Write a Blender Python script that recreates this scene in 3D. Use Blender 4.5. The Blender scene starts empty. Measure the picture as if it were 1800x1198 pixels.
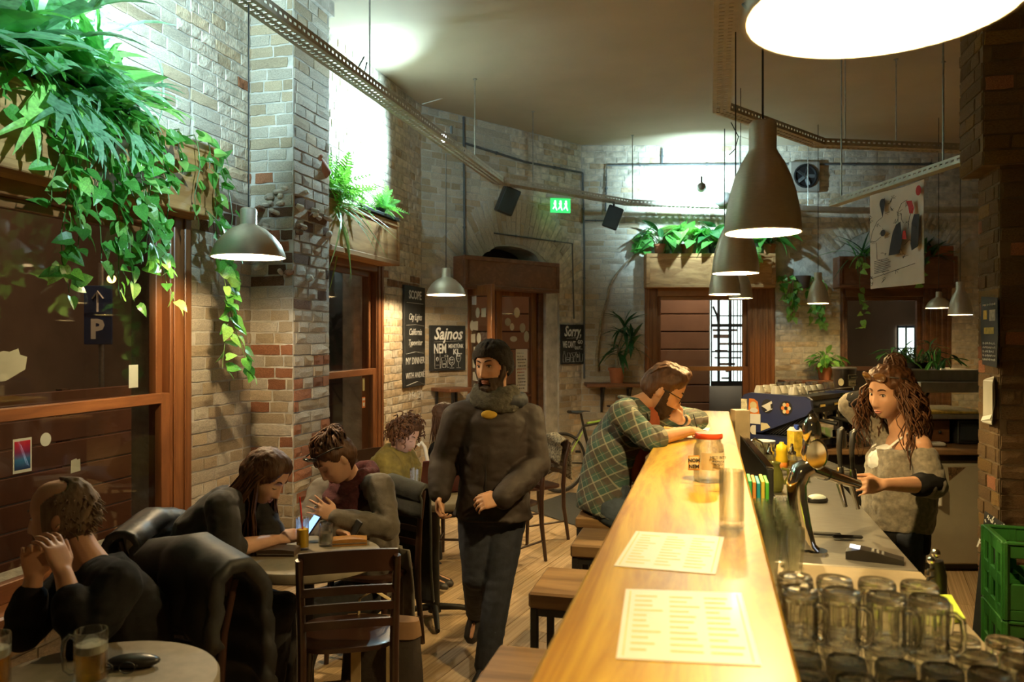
import bpy, math, random
from mathutils import Vector, Matrix, Euler, Quaternion, noise
S = bpy.context.scene
C = bpy.context.collection
PI = math.pi
R = random.Random(7)
# ---------------------------------------------------------------- camera (room axes: +y runs along the bar, +x to the right)
YAW = math.atan(0.2486); CA, SA = math.cos(YAW), math.sin(YAW); EYE = 1.70; FPX = 1400.0
cam = bpy.data.cameras.new('camera'); co = bpy.data.objects.new('camera', cam); C.objects.link(co)
co.location = (0, 0, EYE); co.rotation_euler = (PI/2, 0, YAW)
cam.sensor_width = 36; cam.lens = 36*FPX/1800; cam.shift_y = -5/1800; cam.clip_start = .05
cam.dof.use_dof = True; cam.dof.focus_distance = 4.6; cam.dof.aperture_fstop = 3.2
S.camera = co
# ---------------------------------------------------------------- world, exposure
W = bpy.data.worlds.new('night'); S.world = W; W.use_nodes = True
W.node_tree.nodes['Background'].inputs[0].default_value = (.25, .30, .42, 1)
W.node_tree.nodes['Background'].inputs[1].default_value = .02
S.view_settings.view_transform = 'Standard'; S.view_settings.look = 'None'
S.view_settings.exposure = 1.0; S.view_settings.gamma = 1; S.view_settings.use_curve_mapping = False
S.cycles.use_denoising = True; S.cycles.max_bounces = 10; S.cycles.transparent_max_bounces = 16
S.cycles.transmission_bounces = 10; S.cycles.diffuse_bounces = 5; S.cycles.glossy_bounces = 4
S.cycles.sample_clamp_indirect = 4; S.cycles.caustics_refractive = False; S.cycles.caustics_reflective = False
WARM = (1, .70, .29); TABLE = (1, .73, .40); COOL = (.58, .90, 1)
def lamp(name, kind, loc, power, color, size=.05, aim=None, spot=None, blend=.5):
    l = bpy.data.lights.new(name, kind); l.energy = power; l.color = color
    if kind == 'AREA': l.size = size
    else: l.shadow_soft_size = size
    if spot: l.spot_size = math.radians(spot); l.spot_blend = blend
    o = bpy.data.objects.new(name, l); o.location = loc
    if aim is not None: o.rotation_euler = (Vector(aim)-Vector(loc)).to_track_quat('-Z', 'Y').to_euler()
    C.objects.link(o); return o
# ---------------------------------------------------------------- geometry of the view: pixel -> point at a depth, at a height, on a wall
def ray(x, y):
    a, b = (x-900)/FPX, (594-y)/FPX
    return Vector((a*CA-SA, a*SA+CA, b))
def P(x, y, t): return Vector((0, 0, EYE)) + t*ray(x, y)
def G(x, y, z): return P(x, y, (z-EYE)*FPX/(594-y))
def cs(l, t, z=0): return Vector((l*CA-t*SA, l*SA+t*CA, z))        # lateral, depth, height
class Wall:                                                          # a vertical plane seen from inside; s runs to the viewer's right
    def __init__(s, o, e):
        s.o = Vector((o[0], o[1], 0)); s.e = Vector((e[0], e[1], 0)).normalized(); s.n = Vector((s.e.y, -s.e.x, 0))
    def pt(s, a, z, d=0): return s.o + a*s.e + d*s.n + Vector((0, 0, z))
    def uv(s, x, y, d=0):
        r = ray(x, y); n2 = s.n; k = (s.o.dot(n2)+d)/r.dot(n2); p = Vector((0, 0, EYE))+k*r
        return (p-s.o).dot(s.e), p.z
    def M(s, a, z, d=0):
        m = Matrix((s.e, Vector((0, 0, 1)), s.n)).transposed().to_4x4(); m.translation = s.pt(a, z, d); return m
# ---------------------------------------------------------------- mesh builder
def rot(x=0, y=0, z=0): return Euler((x, y, z)).to_matrix()
def frame(d):
    d = d.normalized(); u = d.cross(Vector((0, 0, 1)) if abs(d.z) < .95 else Vector((1, 0, 0))).normalized(); return u, u.cross(d)
class MB:
    def __init__(s): s.v = []; s.f = []; s.m = []; s.k = 0
    def add(s, vs, fs):
        o = len(s.v); s.v += [tuple(v) for v in vs]; s.f += [tuple(i+o for i in f) for f in fs]; s.m += [s.k]*len(fs); return s
    def box(s, c, sz, r=None, ch=0):
        h = [abs(a)/2 for a in sz]; ch = min(ch, .49*2*min(h)); c = Vector(c)
        if ch <= 0:
            vs = [Vector((x*h[0], y*h[1], z*h[2])) for x in (-1, 1) for y in (-1, 1) for z in (-1, 1)]
            fs = [(0, 1, 3, 2), (4, 6, 7, 5), (0, 4, 5, 1), (2, 3, 7, 6), (0, 2, 6, 4), (1, 5, 7, 3)]
        else:
            vs = []; ix = {}
            for x in (-1, 1):
                for y in (-1, 1):
                    for z in (-1, 1):
                        for a in range(3):
                            q = [x*(h[0]-ch), y*(h[1]-ch), z*(h[2]-ch)]; q[a] = (x, y, z)[a]*h[a]
                            ix[x, y, z, a] = len(vs); vs.append(Vector(q))
            fs = []
            for a in range(3):
                b, d = (a+1) % 3, (a+2) % 3
                for sg in (-1, 1):
                    def key(p, q):
                        k = [0, 0, 0]; k[a] = sg; k[b] = p; k[d] = q; return tuple(k)
                    l = [ix[key(p, q)+(a,)] for p, q in ((-1, -1), (1, -1), (1, 1), (-1, 1))]
                    fs.append(l if sg > 0 else l[::-1])
                for p in (-1, 1):
                    for q in (-1, 1):
                        def k2(e):
                            k = [0, 0, 0]; k[a] = e; k[b] = p; k[d] = q; return tuple(k)
                        l = [ix[k2(-1)+(b,)], ix[k2(1)+(b,)], ix[k2(1)+(d,)], ix[k2(-1)+(d,)]]
                        fs.append(l if p*q > 0 else l[::-1])
            for x in (-1, 1):
                for y in (-1, 1):
                    for z in (-1, 1):
                        l = [ix[x, y, z, a] for a in range(3)]; fs.append(l if x*y*z > 0 else l[::-1])
        if r is not None: vs = [r @ v for v in vs]
        return s.add([v+c for v in vs], fs)
    def bx(s, x0, x1, y0, y1, z0, z1, ch=0): return s.box(((x0+x1)/2, (y0+y1)/2, (z0+z1)/2), (x1-x0, y1-y0, z1-z0), None, ch)
    def tube(s, pts, r, n=8, cap=True, flat=None):
        pts = [Vector(p) for p in pts]; m = len(pts); rs = r if isinstance(r, (list, tuple)) else [r]*m
        rings = []; u = None
        for i, p in enumerate(pts):
            d = (pts[min(i+1, m-1)]-pts[max(i-1, 0)])
            d = d.normalized() if d.length > 1e-9 else Vector((0, 0, 1))
            if u is None: u, _ = frame(d)
            u = (u-d*u.dot(d)); u = u.normalized() if u.length > 1e-6 else frame(d)[0]
            w = d.cross(u); fl = flat or 1
            rings.append([p+rs[i]*(math.cos(k*2*PI/n)*u+math.sin(k*2*PI/n)*w*fl) for k in range(n)])
        return s.loft(rings, cap)
    def loft(s, rings, cap=True, close=False):
        n = len(rings[0]); vs = [v for r in rings for v in r]; fs = []
        m = len(rings)
        for i in range(m if close else m-1):
            a, b = i*n, ((i+1) % m)*n
            for k in range(n): fs.append((a+k, a+(k+1) % n, b+(k+1) % n, b+k))
        if cap and not close: fs += [tuple(range(n))[::-1], tuple(range((m-1)*n, m*n))]
        return s.add(vs, fs)
    def cyl(s, p0, p1, r0, r1=None, n=12, cap=True): return s.tube([p0, p1], [r0, r0 if r1 is None else r1], n, cap)
    def lathe(s, prof, o=(0, 0, 0), n=24, M=None, cap=False, lo=0, hi=2*PI):
        o = Vector(o); rings = [[Vector((r*math.cos(k*2*PI/n), r*math.sin(k*2*PI/n), z)) for k in range(n)] for r, z in prof]
        rings = [[(M @ v if M is not None else v)+o for v in q] for q in rings]
        return s.loft(rings, cap)
    def sph(s, c, r, n=12, m=8, rm=None):
        r = (r, r, r) if not isinstance(r, (tuple, list)) else r; c = Vector(c)
        vs = []; 
        for j in range(1, m):
            a = PI*j/m
            for k in range(n):
                b = 2*PI*k/n; vs.append(Vector((r[0]*math.sin(a)*math.cos(b), r[1]*math.sin(a)*math.sin(b), r[2]*math.cos(a))))
        vs += [Vector((0, 0, r[2])), Vector((0, 0, -r[2]))]; T, B = len(vs)-2, len(vs)-1; fs = []
        for k in range(n):
            k2 = (k+1) % n
            fs.append((T, k, k2)); fs.append((B, (m-2)*n+k2, (m-2)*n+k))
            for j in range(m-2): fs.append((j*n+k, (j+1)*n+k, (j+1)*n+k2, j*n+k2))
        if rm is not None: vs = [rm @ v for v in vs]
        return s.add([v+c for v in vs], fs)
    def prism(s, poly, M, h):
        n = len(poly); vs = [M @ Vector((x, y, 0)) for x, y in poly]+[M @ Vector((x, y, h)) for x, y in poly]
        return s.add(vs, [tuple(range(n))[::-1], tuple(range(n, 2*n))]+[(k, (k+1) % n, n+(k+1) % n, n+k) for k in range(n)])
    def pts(s, fn): s.v = [tuple(fn(Vector(v))) for v in s.v]; return s
    def mesh(s, name, mats, smooth=None):
        me = bpy.data.meshes.new(name); me.from_pydata(s.v, [], s.f)
        for m in (mats if isinstance(mats, (list, tuple)) else [mats]): me.materials.append(m)
        if any(s.m): me.polygons.foreach_set('material_index', s.m)
        if smooth is not None:
            me.polygons.foreach_set('use_smooth', [True]*len(s.f))
            if smooth < 180: me.set_sharp_from_angle(angle=math.radians(smooth))
        me.update(); return me
    def build(s, name, mats, parent=None, smooth=40, loc=None, rz=0, **kw):
        """parent=None: a thing of its own, world coordinates, origin moved to its base. With a parent: world coordinates if the thing is unrotated."""
        org = Vector((0, 0, 0))
        if parent is not None:
            q = parent
            while q is not None: org = org+q.location; q = q.parent
            if parent.get('local'): org = Vector((0, 0, 0))
        elif loc is None and kw.get('kind') != 'structure':
            xs, ys, zs = zip(*s.v); org = Vector(((min(xs)+max(xs))/2, (min(ys)+max(ys))/2, min(zs)))
        if org.length: s.v = [(x-org.x, y-org.y, z-org.z) for x, y, z in s.v]
        o = bpy.data.objects.new(name, s.mesh(name, mats, smooth)); C.objects.link(o)
        if parent is not None:
            o.parent = parent
            if parent.get('local'): o['local'] = 1
        else: o.location = org if loc is None else loc; o.rotation_euler = (0, 0, rz)
        return tag(o, **kw)
def tag(o, label=None, cat=None, group=None, kind=None):
    if label: o['label'] = label
    if cat: o['category'] = cat
    if group: o['group'] = group
    if kind: o['kind'] = kind
    return o
def thing(name, label, cat, loc=(0, 0, 0), rz=0, group=None, kind=None, local=False):
    o = bpy.data.objects.new(name, None); C.objects.link(o); o.location = loc; o.rotation_euler = (0, 0, rz); o.empty_display_size = .1
    if local or rz: o['local'] = 1
    return tag(o, label, cat, group, kind)
def kids(o): return [c for c in bpy.data.objects if c.parent == o]
def dup(o, loc=None, rz=None, label=None, group=None, parent=None):
    c = o.copy(); C.objects.link(c)
    if parent is not None: c.parent = parent
    if loc is not None: c.location = loc
    if rz is not None: c.rotation_euler = (0, 0, rz)
    if label: c['label'] = label
    if group: c['group'] = group
    for k in kids(o): dup(k, parent=c)
    return c
def text(s, M, size, m, parent, shear=0, align='CENTER', bold=0, name='lettering', ext=.0006, sx=1):
    cu = bpy.data.curves.new(name, 'FONT'); cu.body = s; cu.size = size; cu.shear = shear; cu.align_x = align; cu.offset = bold; cu.extrude = ext
    cu.resolution_u = 2; tmp = bpy.data.objects.new(name+'_outline', cu); C.objects.link(tmp)
    me = bpy.data.meshes.new_from_object(tmp); bpy.data.objects.remove(tmp); me.materials.clear(); me.materials.append(m); me.name = name
    o = bpy.data.objects.new(name, me); C.objects.link(o); o['kind'] = 'stuff'
    if parent is not None:
        o.parent = parent; q = parent; org = Vector((0, 0, 0))
        if not parent.get('local'):
            while q is not None: org = org+q.location; q = q.parent
        M = M.copy(); M.translation = M.translation-org
    o.matrix_local = M @ Matrix.Diagonal((sx, 1, 1, 1)); return o
def vis(p):
    d = p.y*CA-p.x*SA; l = p.x*CA+p.y*SA
    if d < .1: return False
    return -40 < 900+FPX*l/d < 1840 and -40 < 594-FPX*(p.z-EYE)/d < 1240
def scatter(parent, name, items, mats, limit=285, variants=None):
    """items: (variant, matrix, material index). The ones that show largest become parts that share meshes, the rest one part of kind stuff."""
    cache = {}; rest = MB(); n = 0; off = Matrix.Translation(-parent.location)
    items = sorted(items, key=lambda it: it[1].translation.length if vis(it[1].translation) else 99)
    for va, M, mi in items:
        if n < limit and vis(M.translation):
            n += 1; k = (va, mi)
            if k not in cache:
                b = MB(); b.v, b.f = list(variants[va][0]), list(variants[va][1]); b.m = [0]*len(b.f); cache[k] = b.mesh(name, mats[mi])
            o = bpy.data.objects.new(name, cache[k]); C.objects.link(o); o.parent = parent; o.matrix_local = off @ M
        else:
            rest.k = mi; rest.add([M @ Vector(v) for v in variants[va][0]], variants[va][1])
    if rest.v: rest.build('further_'+name+'s', mats, parent, smooth=None, kind='stuff')
# ---------------------------------------------------------------- materials
MATS = {}
def nt(name):
    m = bpy.data.materials.new(name); m.use_nodes = True; t = m.node_tree; b = t.nodes['Principled BSDF']; MATS[name] = m; return m, t, b
def rgb(h):
    h = h.lstrip('#'); c = [int(h[i:i+2], 16)/255 for i in (0, 2, 4)]
    return tuple((x/12.92 if x <= .04045 else ((x+.055)/1.055)**2.4) for x in c)
def node(t, ty, **kw):
    n = t.nodes.new('ShaderNode'+ty)
    for k, v in kw.items():
        if k in n.inputs: n.inputs[k].default_value = v
        else: setattr(n, k, v)
    return n
def coords(t, scale=(1, 1, 1), kind='Object', rnd=True):
    tc = node(t, 'TexCoord'); mp = node(t, 'Mapping'); t.links.new(tc.outputs[kind], mp.inputs[0]); mp.inputs['Scale'].default_value = scale
    if rnd:
        oi = node(t, 'ObjectInfo'); mu = node(t, 'Math', operation='MULTIPLY'); mu.inputs[1].default_value = 37.0
        t.links.new(oi.outputs['Random'], mu.inputs[0]); t.links.new(mu.outputs[0], mp.inputs['Location'])
    return mp
def ramp(t, fac, stops):
    r = node(t, 'ValToRGB'); e = r.color_ramp.elements
    while len(e) < len(stops): e.new(.5)
    for q, (p, c) in zip(e, stops): q.position = p; q.color = (*c, 1)
    t.links.new(fac, r.inputs[0]); return r
def pm(name, c, rough=.5, metal=0, var=.12, sc=12, bump=0, bsc=60, rnd=0, spec=.5, sheen=0, stretch=(1, 1, 1), coat=0, trans=0, sub=0, detail=4):
    """noise-varied principled material; var = how far the colour wanders, rnd = per-object / per-island spread of brightness"""
    if isinstance(c, str): c = rgb(c)
    m, t, b = nt(name); L = t.links
    mp = coords(t, stretch); nz = node(t, 'TexNoise', Scale=sc, Detail=detail); L.new(mp.outputs[0], nz.inputs['Vector'])
    lo = tuple(max(0, x*(1-var)) for x in c); hi = tuple(min(1, x*(1+var)) for x in c)
    r = ramp(t, nz.outputs['Fac'], [(.3, lo), (.7, hi)]); out = r.outputs[0]
    if rnd:
        oi = node(t, 'ObjectInfo'); ge = node(t, 'NewGeometry'); ad = node(t, 'Math', operation='ADD'); fr = node(t, 'Math', operation='FRACT')
        L.new(oi.outputs['Random'], ad.inputs[0]); L.new(ge.outputs['Random Per Island'], ad.inputs[1]); L.new(ad.outputs[0], fr.inputs[0])
        mr = node(t, 'MapRange'); mr.inputs[3].default_value = 1-rnd; mr.inputs[4].default_value = 1+rnd; L.new(fr.outputs[0], mr.inputs[0])
        hs = node(t, 'HueSaturation'); L.new(mr.outputs[0], hs.inputs['Value']); L.new(out, hs.inputs['Color']); out = hs.outputs[0]
    L.new(out, b.inputs['Base Color'])
    b.inputs['Roughness'].default_value = rough; b.inputs['Metallic'].default_value = metal; b.inputs['Specular IOR Level'].default_value = spec
    if coat: b.inputs['Coat Weight'].default_value = coat; b.inputs['Coat Roughness'].default_value = .15
    if sheen: b.inputs['Sheen Weight'].default_value = sheen
    if sub: b.inputs['Subsurface Weight'].default_value = sub; b.inputs['Subsurface Radius'].default_value = (.012, .005, .003)
    if bump:
        n2 = node(t, 'TexNoise', Scale=bsc, Detail=6); L.new(mp.outputs[0], n2.inputs['Vector'])
        bp = node(t, 'Bump', Strength=bump, Distance=.01); L.new(n2.outputs['Fac'], bp.inputs['Height']); L.new(bp.outputs[0], b.inputs['Normal'])
    return m
def wood(name, c1, c2, axis=0, rough=.45, sc=3, bump=.08, rings=6, coat=0, rnd=.12):
    m, t, b = nt(name); L = t.links
    c1, c2 = [rgb(c) if isinstance(c, str) else c for c in (c1, c2)]
    st = [sc*4]*3; st[axis] = sc*.35; mp = coords(t, st)
    nz = node(t, 'TexNoise', Scale=1, Detail=8, Distortion=.6); nz.inputs['Roughness'].default_value = .62; L.new(mp.outputs[0], nz.inputs['Vector'])
    wv = node(t, 'Math', operation='MULTIPLY'); wv.inputs[1].default_value = rings; L.new(nz.outputs['Fac'], wv.inputs[0])
    pp = node(t, 'Math', operation='PINGPONG'); pp.inputs[1].default_value = 1; L.new(wv.outputs[0], pp.inputs[0])
    r = ramp(t, pp.outputs[0], [(0, c1), (1, c2)])
    oi = node(t, 'ObjectInfo'); ge = node(t, 'NewGeometry'); ad = node(t, 'Math', operation='ADD'); fr = node(t, 'Math', operation='FRACT')
    L.new(oi.outputs['Random'], ad.inputs[0]); L.new(ge.outputs['Random Per Island'], ad.inputs[1]); L.new(ad.outputs[0], fr.inputs[0])
    mr = node(t, 'MapRange'); mr.inputs[3].default_value = 1-rnd; mr.inputs[4].default_value = 1+rnd; L.new(fr.outputs[0], mr.inputs[0])
    hs = node(t, 'HueSaturation'); L.new(mr.outputs[0], hs.inputs['Value']); L.new(r.outputs[0], hs.inputs['Color']); L.new(hs.outputs[0], b.inputs['Base Color'])
    b.inputs['Roughness'].default_value = rough
    if coat: b.inputs['Coat Weight'].default_value = coat; b.inputs['Coat Roughness'].default_value = .2
    bp = node(t, 'Bump', Strength=bump, Distance=.004); L.new(nz.outputs['Fac'], bp.inputs['Height']); L.new(bp.outputs[0], b.inputs['Normal'])
    return m
def emit(name, c, s):
    m, t, b = nt(name); b.inputs['Base Color'].default_value = (*c, 1); b.inputs['Emission Color'].default_value = (*c, 1); b.inputs['Emission Strength'].default_value = s; return m
def glass(name, c=(1, 1, 1), rough=0.0, ior=1.45, clear=.3):
    m, t, b = nt(name); b.inputs['Base Color'].default_value = (*c, 1); b.inputs['Transmission Weight'].default_value = 1; b.inputs['Roughness'].default_value = rough; b.inputs['IOR'].default_value = ior
    tr = node(t, 'BsdfTransparent'); tr.inputs[0].default_value = (*c, 1); mx = node(t, 'MixShader'); mx.inputs[0].default_value = clear
    o = [n for n in t.nodes if n.type == 'OUTPUT_MATERIAL'][0]; t.links.new(b.outputs[0], mx.inputs[1]); t.links.new(tr.outputs[0], mx.inputs[2]); t.links.new(mx.outputs[0], o.inputs[0]); return m
def pane_mat(name, tint=(.9, .95, .93), refl=1.0):
    m = bpy.data.materials.new(name); m.use_nodes = True; t = m.node_tree; t.nodes.clear(); L = t.links
    o = node(t, 'OutputMaterial'); mx = node(t, 'MixShader'); tr = node(t, 'BsdfTransparent'); gl = node(t, 'BsdfGlossy'); lw = node(t, 'LayerWeight'); p5 = node(t, 'Math', operation='POWER'); p5.inputs[1].default_value = 5; fr = node(t, 'Math', operation='MULTIPLY_ADD'); fr.inputs[1].default_value = .92; fr.inputs[2].default_value = .05
    L.new(lw.outputs['Facing'], p5.inputs[0]); L.new(p5.outputs[0], fr.inputs[0]); tr.inputs[0].default_value = (*tint, 1); gl.inputs['Roughness'].default_value = .01
    nz = node(t, 'TexNoise', Scale=40); mp = coords(t); L.new(mp.outputs[0], nz.inputs['Vector']); mr = node(t, 'MapRange'); mr.inputs[3].default_value = .008; mr.inputs[4].default_value = .03
    L.new(nz.outputs['Fac'], mr.inputs[0]); L.new(mr.outputs[0], gl.inputs['Roughness'])
    L.new(fr.outputs[0], mx.inputs[0]); L.new(tr.outputs[0], mx.inputs[1]); L.new(gl.outputs[0], mx.inputs[2]); L.new(mx.outputs[0], o.inputs[0]); MATS[name] = m; return m
# ================================================================ MATERIALS OF THE ROOM
m_mortar = pm('mortar', (.50, .47, .41), .95, var=.25, sc=9, bump=.9, bsc=38, spec=.2)
m_bp = pm('brick_pale', (.56, .50, .40), .92, var=.28, sc=14, bump=.7, bsc=55, rnd=.13, spec=.2)
m_bt = pm('brick_tan', (.50, .40, .27), .92, var=.25, sc=16, bump=.7, bsc=55, rnd=.18, spec=.2)
m_br = pm('brick_red', (.36, .155, .08), .92, var=.4, sc=18, bump=.7, bsc=55, rnd=.3, spec=.2)
m_bd = pm('brick_broken', (.27, .16, .10), .95, var=.4, sc=20, bump=1, bsc=60, rnd=.3, spec=.1)
m_ceil = pm('ceiling_paint', (.48, .41, .31), .9, var=.05, sc=2, bump=.05, bsc=30, spec=.2)
m_plaster = pm('plaster_dark', (.30, .26, .20), .9, var=.15, sc=3, bump=.2)
m_fl = wood('floor_board', (.42, .28, .15), (.62, .45, .27), 1, .6, 2.2, .15, 5, rnd=.22)
m_gap = pm('floor_gap', (.05, .035, .02), .9)
m_pine = wood('planter_pine', (.30, .14, .045), (.50, .27, .10), 1, .68, 2.6, .1, 5, rnd=.1)
m_pinex = wood('planter_pine_crosswise', (.30, .14, .045), (.50, .27, .10), 0, .68, 2.6, .1, 5, rnd=.1)
m_frame = wood('window_wood', (.17, .062, .02), (.32, .13, .042), 2, .38, 2.6, .08, 4, coat=.25, rnd=.12)
m_frameh = wood('window_wood_crosswise', (.17, .062, .02), (.32, .13, .042), 1, .38, 2.6, .08, 4, coat=.25, rnd=.12)
m_dkwood = wood('dark_brown_wood', (.085, .034, .014), (.17, .075, .03), 0, .45, 2.5, .08, 5)
m_pane = pane_mat('window_glass', (.95, .97, .95))
m_black = pm('black_paint', (.012, .012, .013), .5, var=.2)
m_steel = pm('galvanised_steel', (.36, .35, .32), .42, .85, var=.15, sc=30, bump=.02)
m_tray = pm('tray_enamel', (.42, .38, .30), .5, .25, var=.12, sc=20)
m_conduit = pm('grey_conduit', (.11, .12, .125), .55, .2, var=.2, sc=15)
m_cord = pm('black_cord', (.02, .018, .016), .6)
m_street = pm('street_asphalt', (.06, .055, .05), .9, var=.2, sc=4, bump=.2)
m_facade = pm('far_facade', (.30, .20, .13), .9, var=.15, sc=2, bump=.1)
m_white = pm('white_paint', (.78, .77, .73), .5, var=.04)
# ================================================================ WALLS
WL = Wall((-3.10, 0), (0, 1)); A = WL.pt(WL.uv(740, 185)[0], 0)
CEIL = 4.271
B = cs((1022-900)/FPX*10.62, 10.62); WC = Wall(A.xy, (B-A).xy); LC = (B-A).length
WB = Wall(B.xy, (CA, SA)); LB = 7.2
def make_wall(name, w, s0, s1, ops, label, th=.42, z1=CEIL+.1):
    """masonry slab with true openings; ops = (s0, s1, z0, z1)"""
    b = MB(); ss = sorted({s0, s1, *[v for o in ops for v in o[:2]]}); zs = sorted({-.1, z1, *[v for o in ops for v in o[2:4]]})
    rz = math.atan2(w.e.y, w.e.x); r = rot(0, 0, rz)
    for i in range(len(ss)-1):
        for j in range(len(zs)-1):
            cx, cz = (ss[i]+ss[i+1])/2, (zs[j]+zs[j+1])/2
            if any(o[0] < cx < o[1] and o[2] < cz < o[3] for o in ops): continue
            b.box(w.pt(cx, cz, -th/2), (ss[i+1]-ss[i], th, zs[j+1]-zs[j]), r)
    return b.build(name, m_mortar, kind='structure', label=label, cat='wall', smooth=None)
def brick_variants(n=7):
    out = []; q = random.Random(3)
    for _ in range(n):
        vs = []; NX, NZ = 4, 3
        for j in range(NZ):
            for i in range(NX):
                x, z = i/(NX-1)-.5, j/(NZ-1)-.5; e = (i in (0, NX-1)) or (j in (0, NZ-1))
                x += q.uniform(-.022, .022); z += q.uniform(-.05, .05)
                vs.append((x, z, q.uniform(.35, .75) if e else q.uniform(.75, 1.1)))
        fs = [(j*NX+i, j*NX+i+1, (j+1)*NX+i+1, (j+1)*NX+i) for j in range(NZ-1) for i in range(NX-1)]
        edge = [i for i in range(NX)]+[NX*j+NX-1 for j in range(1, NZ)]+[NX*(NZ-1)+i for i in range(NX-2, -1, -1)]+[NX*j for j in range(NZ-2, 0, -1)]
        o = len(vs); vs += [(vs[i][0]*1.02, vs[i][1]*1.04, -.3) for i in edge]
        for k in range(len(edge)): k2 = (k+1) % len(edge); fs.append((edge[k2], edge[k], o+k, o+k2))
        out.append((vs, fs))
    return out
BV = brick_variants(); BM = [m_bp, m_bt, m_br, m_bd]
def lay(w, s0, s1, z0, z1, ops=(), skip=None, d=0, tint=None, q=None, scars=()):
    """courses of bricks on a wall plane; returns scatter items"""
    q = q or random.Random(int(abs(w.o.x*100+s0*10))); items = []; cz = z0; row = 0; H = .079
    while cz < z1-.03:
        zc = cz+H/2; s = s0-q.uniform(0, .12)-(.07 if row % 2 else 0)
        while s < s1:
            ln = .29 if (row % 2 == 0) == (q.random() < .86) else .145
            a, b = max(s, s0), min(s+ln, s1)
            for o in ops:
                if o[2]-.01 < zc < o[3]+.01:
                    if a < o[0] < b: b = o[0]-.004
                    elif a < o[1] < b: a = o[1]+.004
                    elif o[0] <= a and b <= o[1]: a = b
            s += ln
            if b-a < .05 or (skip and skip((a+b)/2, zc)): continue
            mi = tint((a+b)/2, zc, q) if tint else (0 if q.random() < .72 else 1)
            for (sa, sb, za, zb) in scars:
                if sa < (a+b)/2 < sb and za < zc < zb and q.random() < .28: mi = 3
            dp = q.uniform(.006, .014)*(.5 if mi == 3 else 1)
            M = w.M((a+b)/2, zc, d) @ Matrix.Rotation(q.uniform(-.012, .012), 4, 'Z') @ Matrix.Diagonal((b-a-.014, H-.013, dp, 1))
            items.append((q.randrange(len(BV)), M, mi))
        cz += H; row += 1
    return items
def arch(w, sc, zc, r0, r1, a0, a1, n, d=0, q=R):
    items = []
    for k in range(n):
        a = a0+(a1-a0)*(k+.5)/n; rm = (r0+r1)/2; wd = rm*(a1-a0)/n
        for lo, hi in ((r0, r0+(r1-r0)*.49), (r0+(r1-r0)*.51, r1)) if k % 2 else ((r0, r1),):
            rr = (lo+hi)/2
            M = w.M(sc+rr*math.cos(a), zc+rr*math.sin(a), d) @ Matrix.Rotation(a, 4, 'Z') @ Matrix.Diagonal((hi-lo-.01, wd*rr/rm-.012, q.uniform(.006, .016), 1))
            items.append((q.randrange(len(BV)), M, 0 if q.random() < .75 else 1))
    return items
# openings
W1 = (2.30, 4.27, .50, 2.52); W2 = (5.62, 7.23, .50, 2.50)
PY0, PY1, PX = WL.uv(440, 500)[0], 5.46, .33                         # the pilaster between the two windows
DS0, DS1, DH = WC.uv(822, 700)[0], WC.uv(982, 700)[0], WC.uv(900, 448)[1]
X3a, X3b = WB.uv(1133, 600)[0], WB.uv(1362, 600)[0]; X4a, X4b = WB.uv(1477, 600)[0], WB.uv(1672, 600)[0]
Z34 = (.35, WB.uv(1250, 452)[1])
W3 = (X3a, X3b, .35, 2.45); W4 = (X4a, X4b, .35, 2.45)
wl = make_wall('wall_left', WL, -1.6, A.y, [W1, W2], 'long whitewashed brick wall with two tall windows under planter boxes')
AZ = WC.uv(897, 431)[1]; wc = make_wall('wall_corner', WC, 0, LC, [(DS0, DS1, -.1, AZ)], 'angled brick wall with the wooden entrance door and brick arch')
wb = make_wall('wall_back', WB, 0, LB, [W3, W4], 'far pale brick wall with two windows behind the bar')
def tint_l(s, z, q):  # tan bricks favoured low down: warm lamplight put into the wall colour
    if z < 1.75 and s > 4.9: return 2 if s < 5.6 and q.random() < .2 else (1 if q.random() < .55 else 0)
    return 1 if q.random() < (.6 if z < 1.9 else .14) else (2 if q.random() < .012 else 0)
vis_l = lay(WL, 4.27, A.y, 0, CEIL, [W2, (PY0+.02, PY1-.02, -1, 9)], tint=tint_l, scars=[(4.3, 4.9, 2.35, 2.6), (7.2, 8.2, 2.2, 2.35)])
vis_l += lay(WL, 2.0, 4.27, 2.52, CEIL, tint=tint_l)+lay(WL, 2.0, 4.27, 0, .5, tint=tint_l)
scatter(wl, 'brick', vis_l, BM, 290, BV)
sc_d = lambda s, z: (((s-(DS0+DS1)/2)**2+(z-DHC)**2) < RA1**2 and z > DHC) 
lerp_ = lambda a, b, t: a+(b-a)*t
acx = (DS0+DS1)/2; DHC = AZ-.86; RA0, RA1 = .90, 1.42
cit = lay(WC, 0, LC, 0, CEIL, [(DS0, DS1, -.1, AZ+.02)], skip=lambda s, z: z > 2.4 and math.hypot(s-acx, z-DHC) < RA1+.02, tint=lambda s, z, q: 1 if q.random() < (.5 if z < 1.6 else .3) else 0)
cit += arch(WC, acx, DHC, RA0-.02, RA1, .42, PI-.42, 34)
va, vb, zs_ = WC.uv(846, 447)[0], WC.uv(948, 459)[0], WC.uv(897, 455)[1]; inf = MB(); N_ = 16                       # masonry round the dark arched hollow
cv = [(lerp_(va, vb, k/N_), zs_+(AZ-.01-zs_)*math.sqrt(max(0, 1-(2*k/N_-1)**2))) for k in range(N_+1)]
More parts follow.
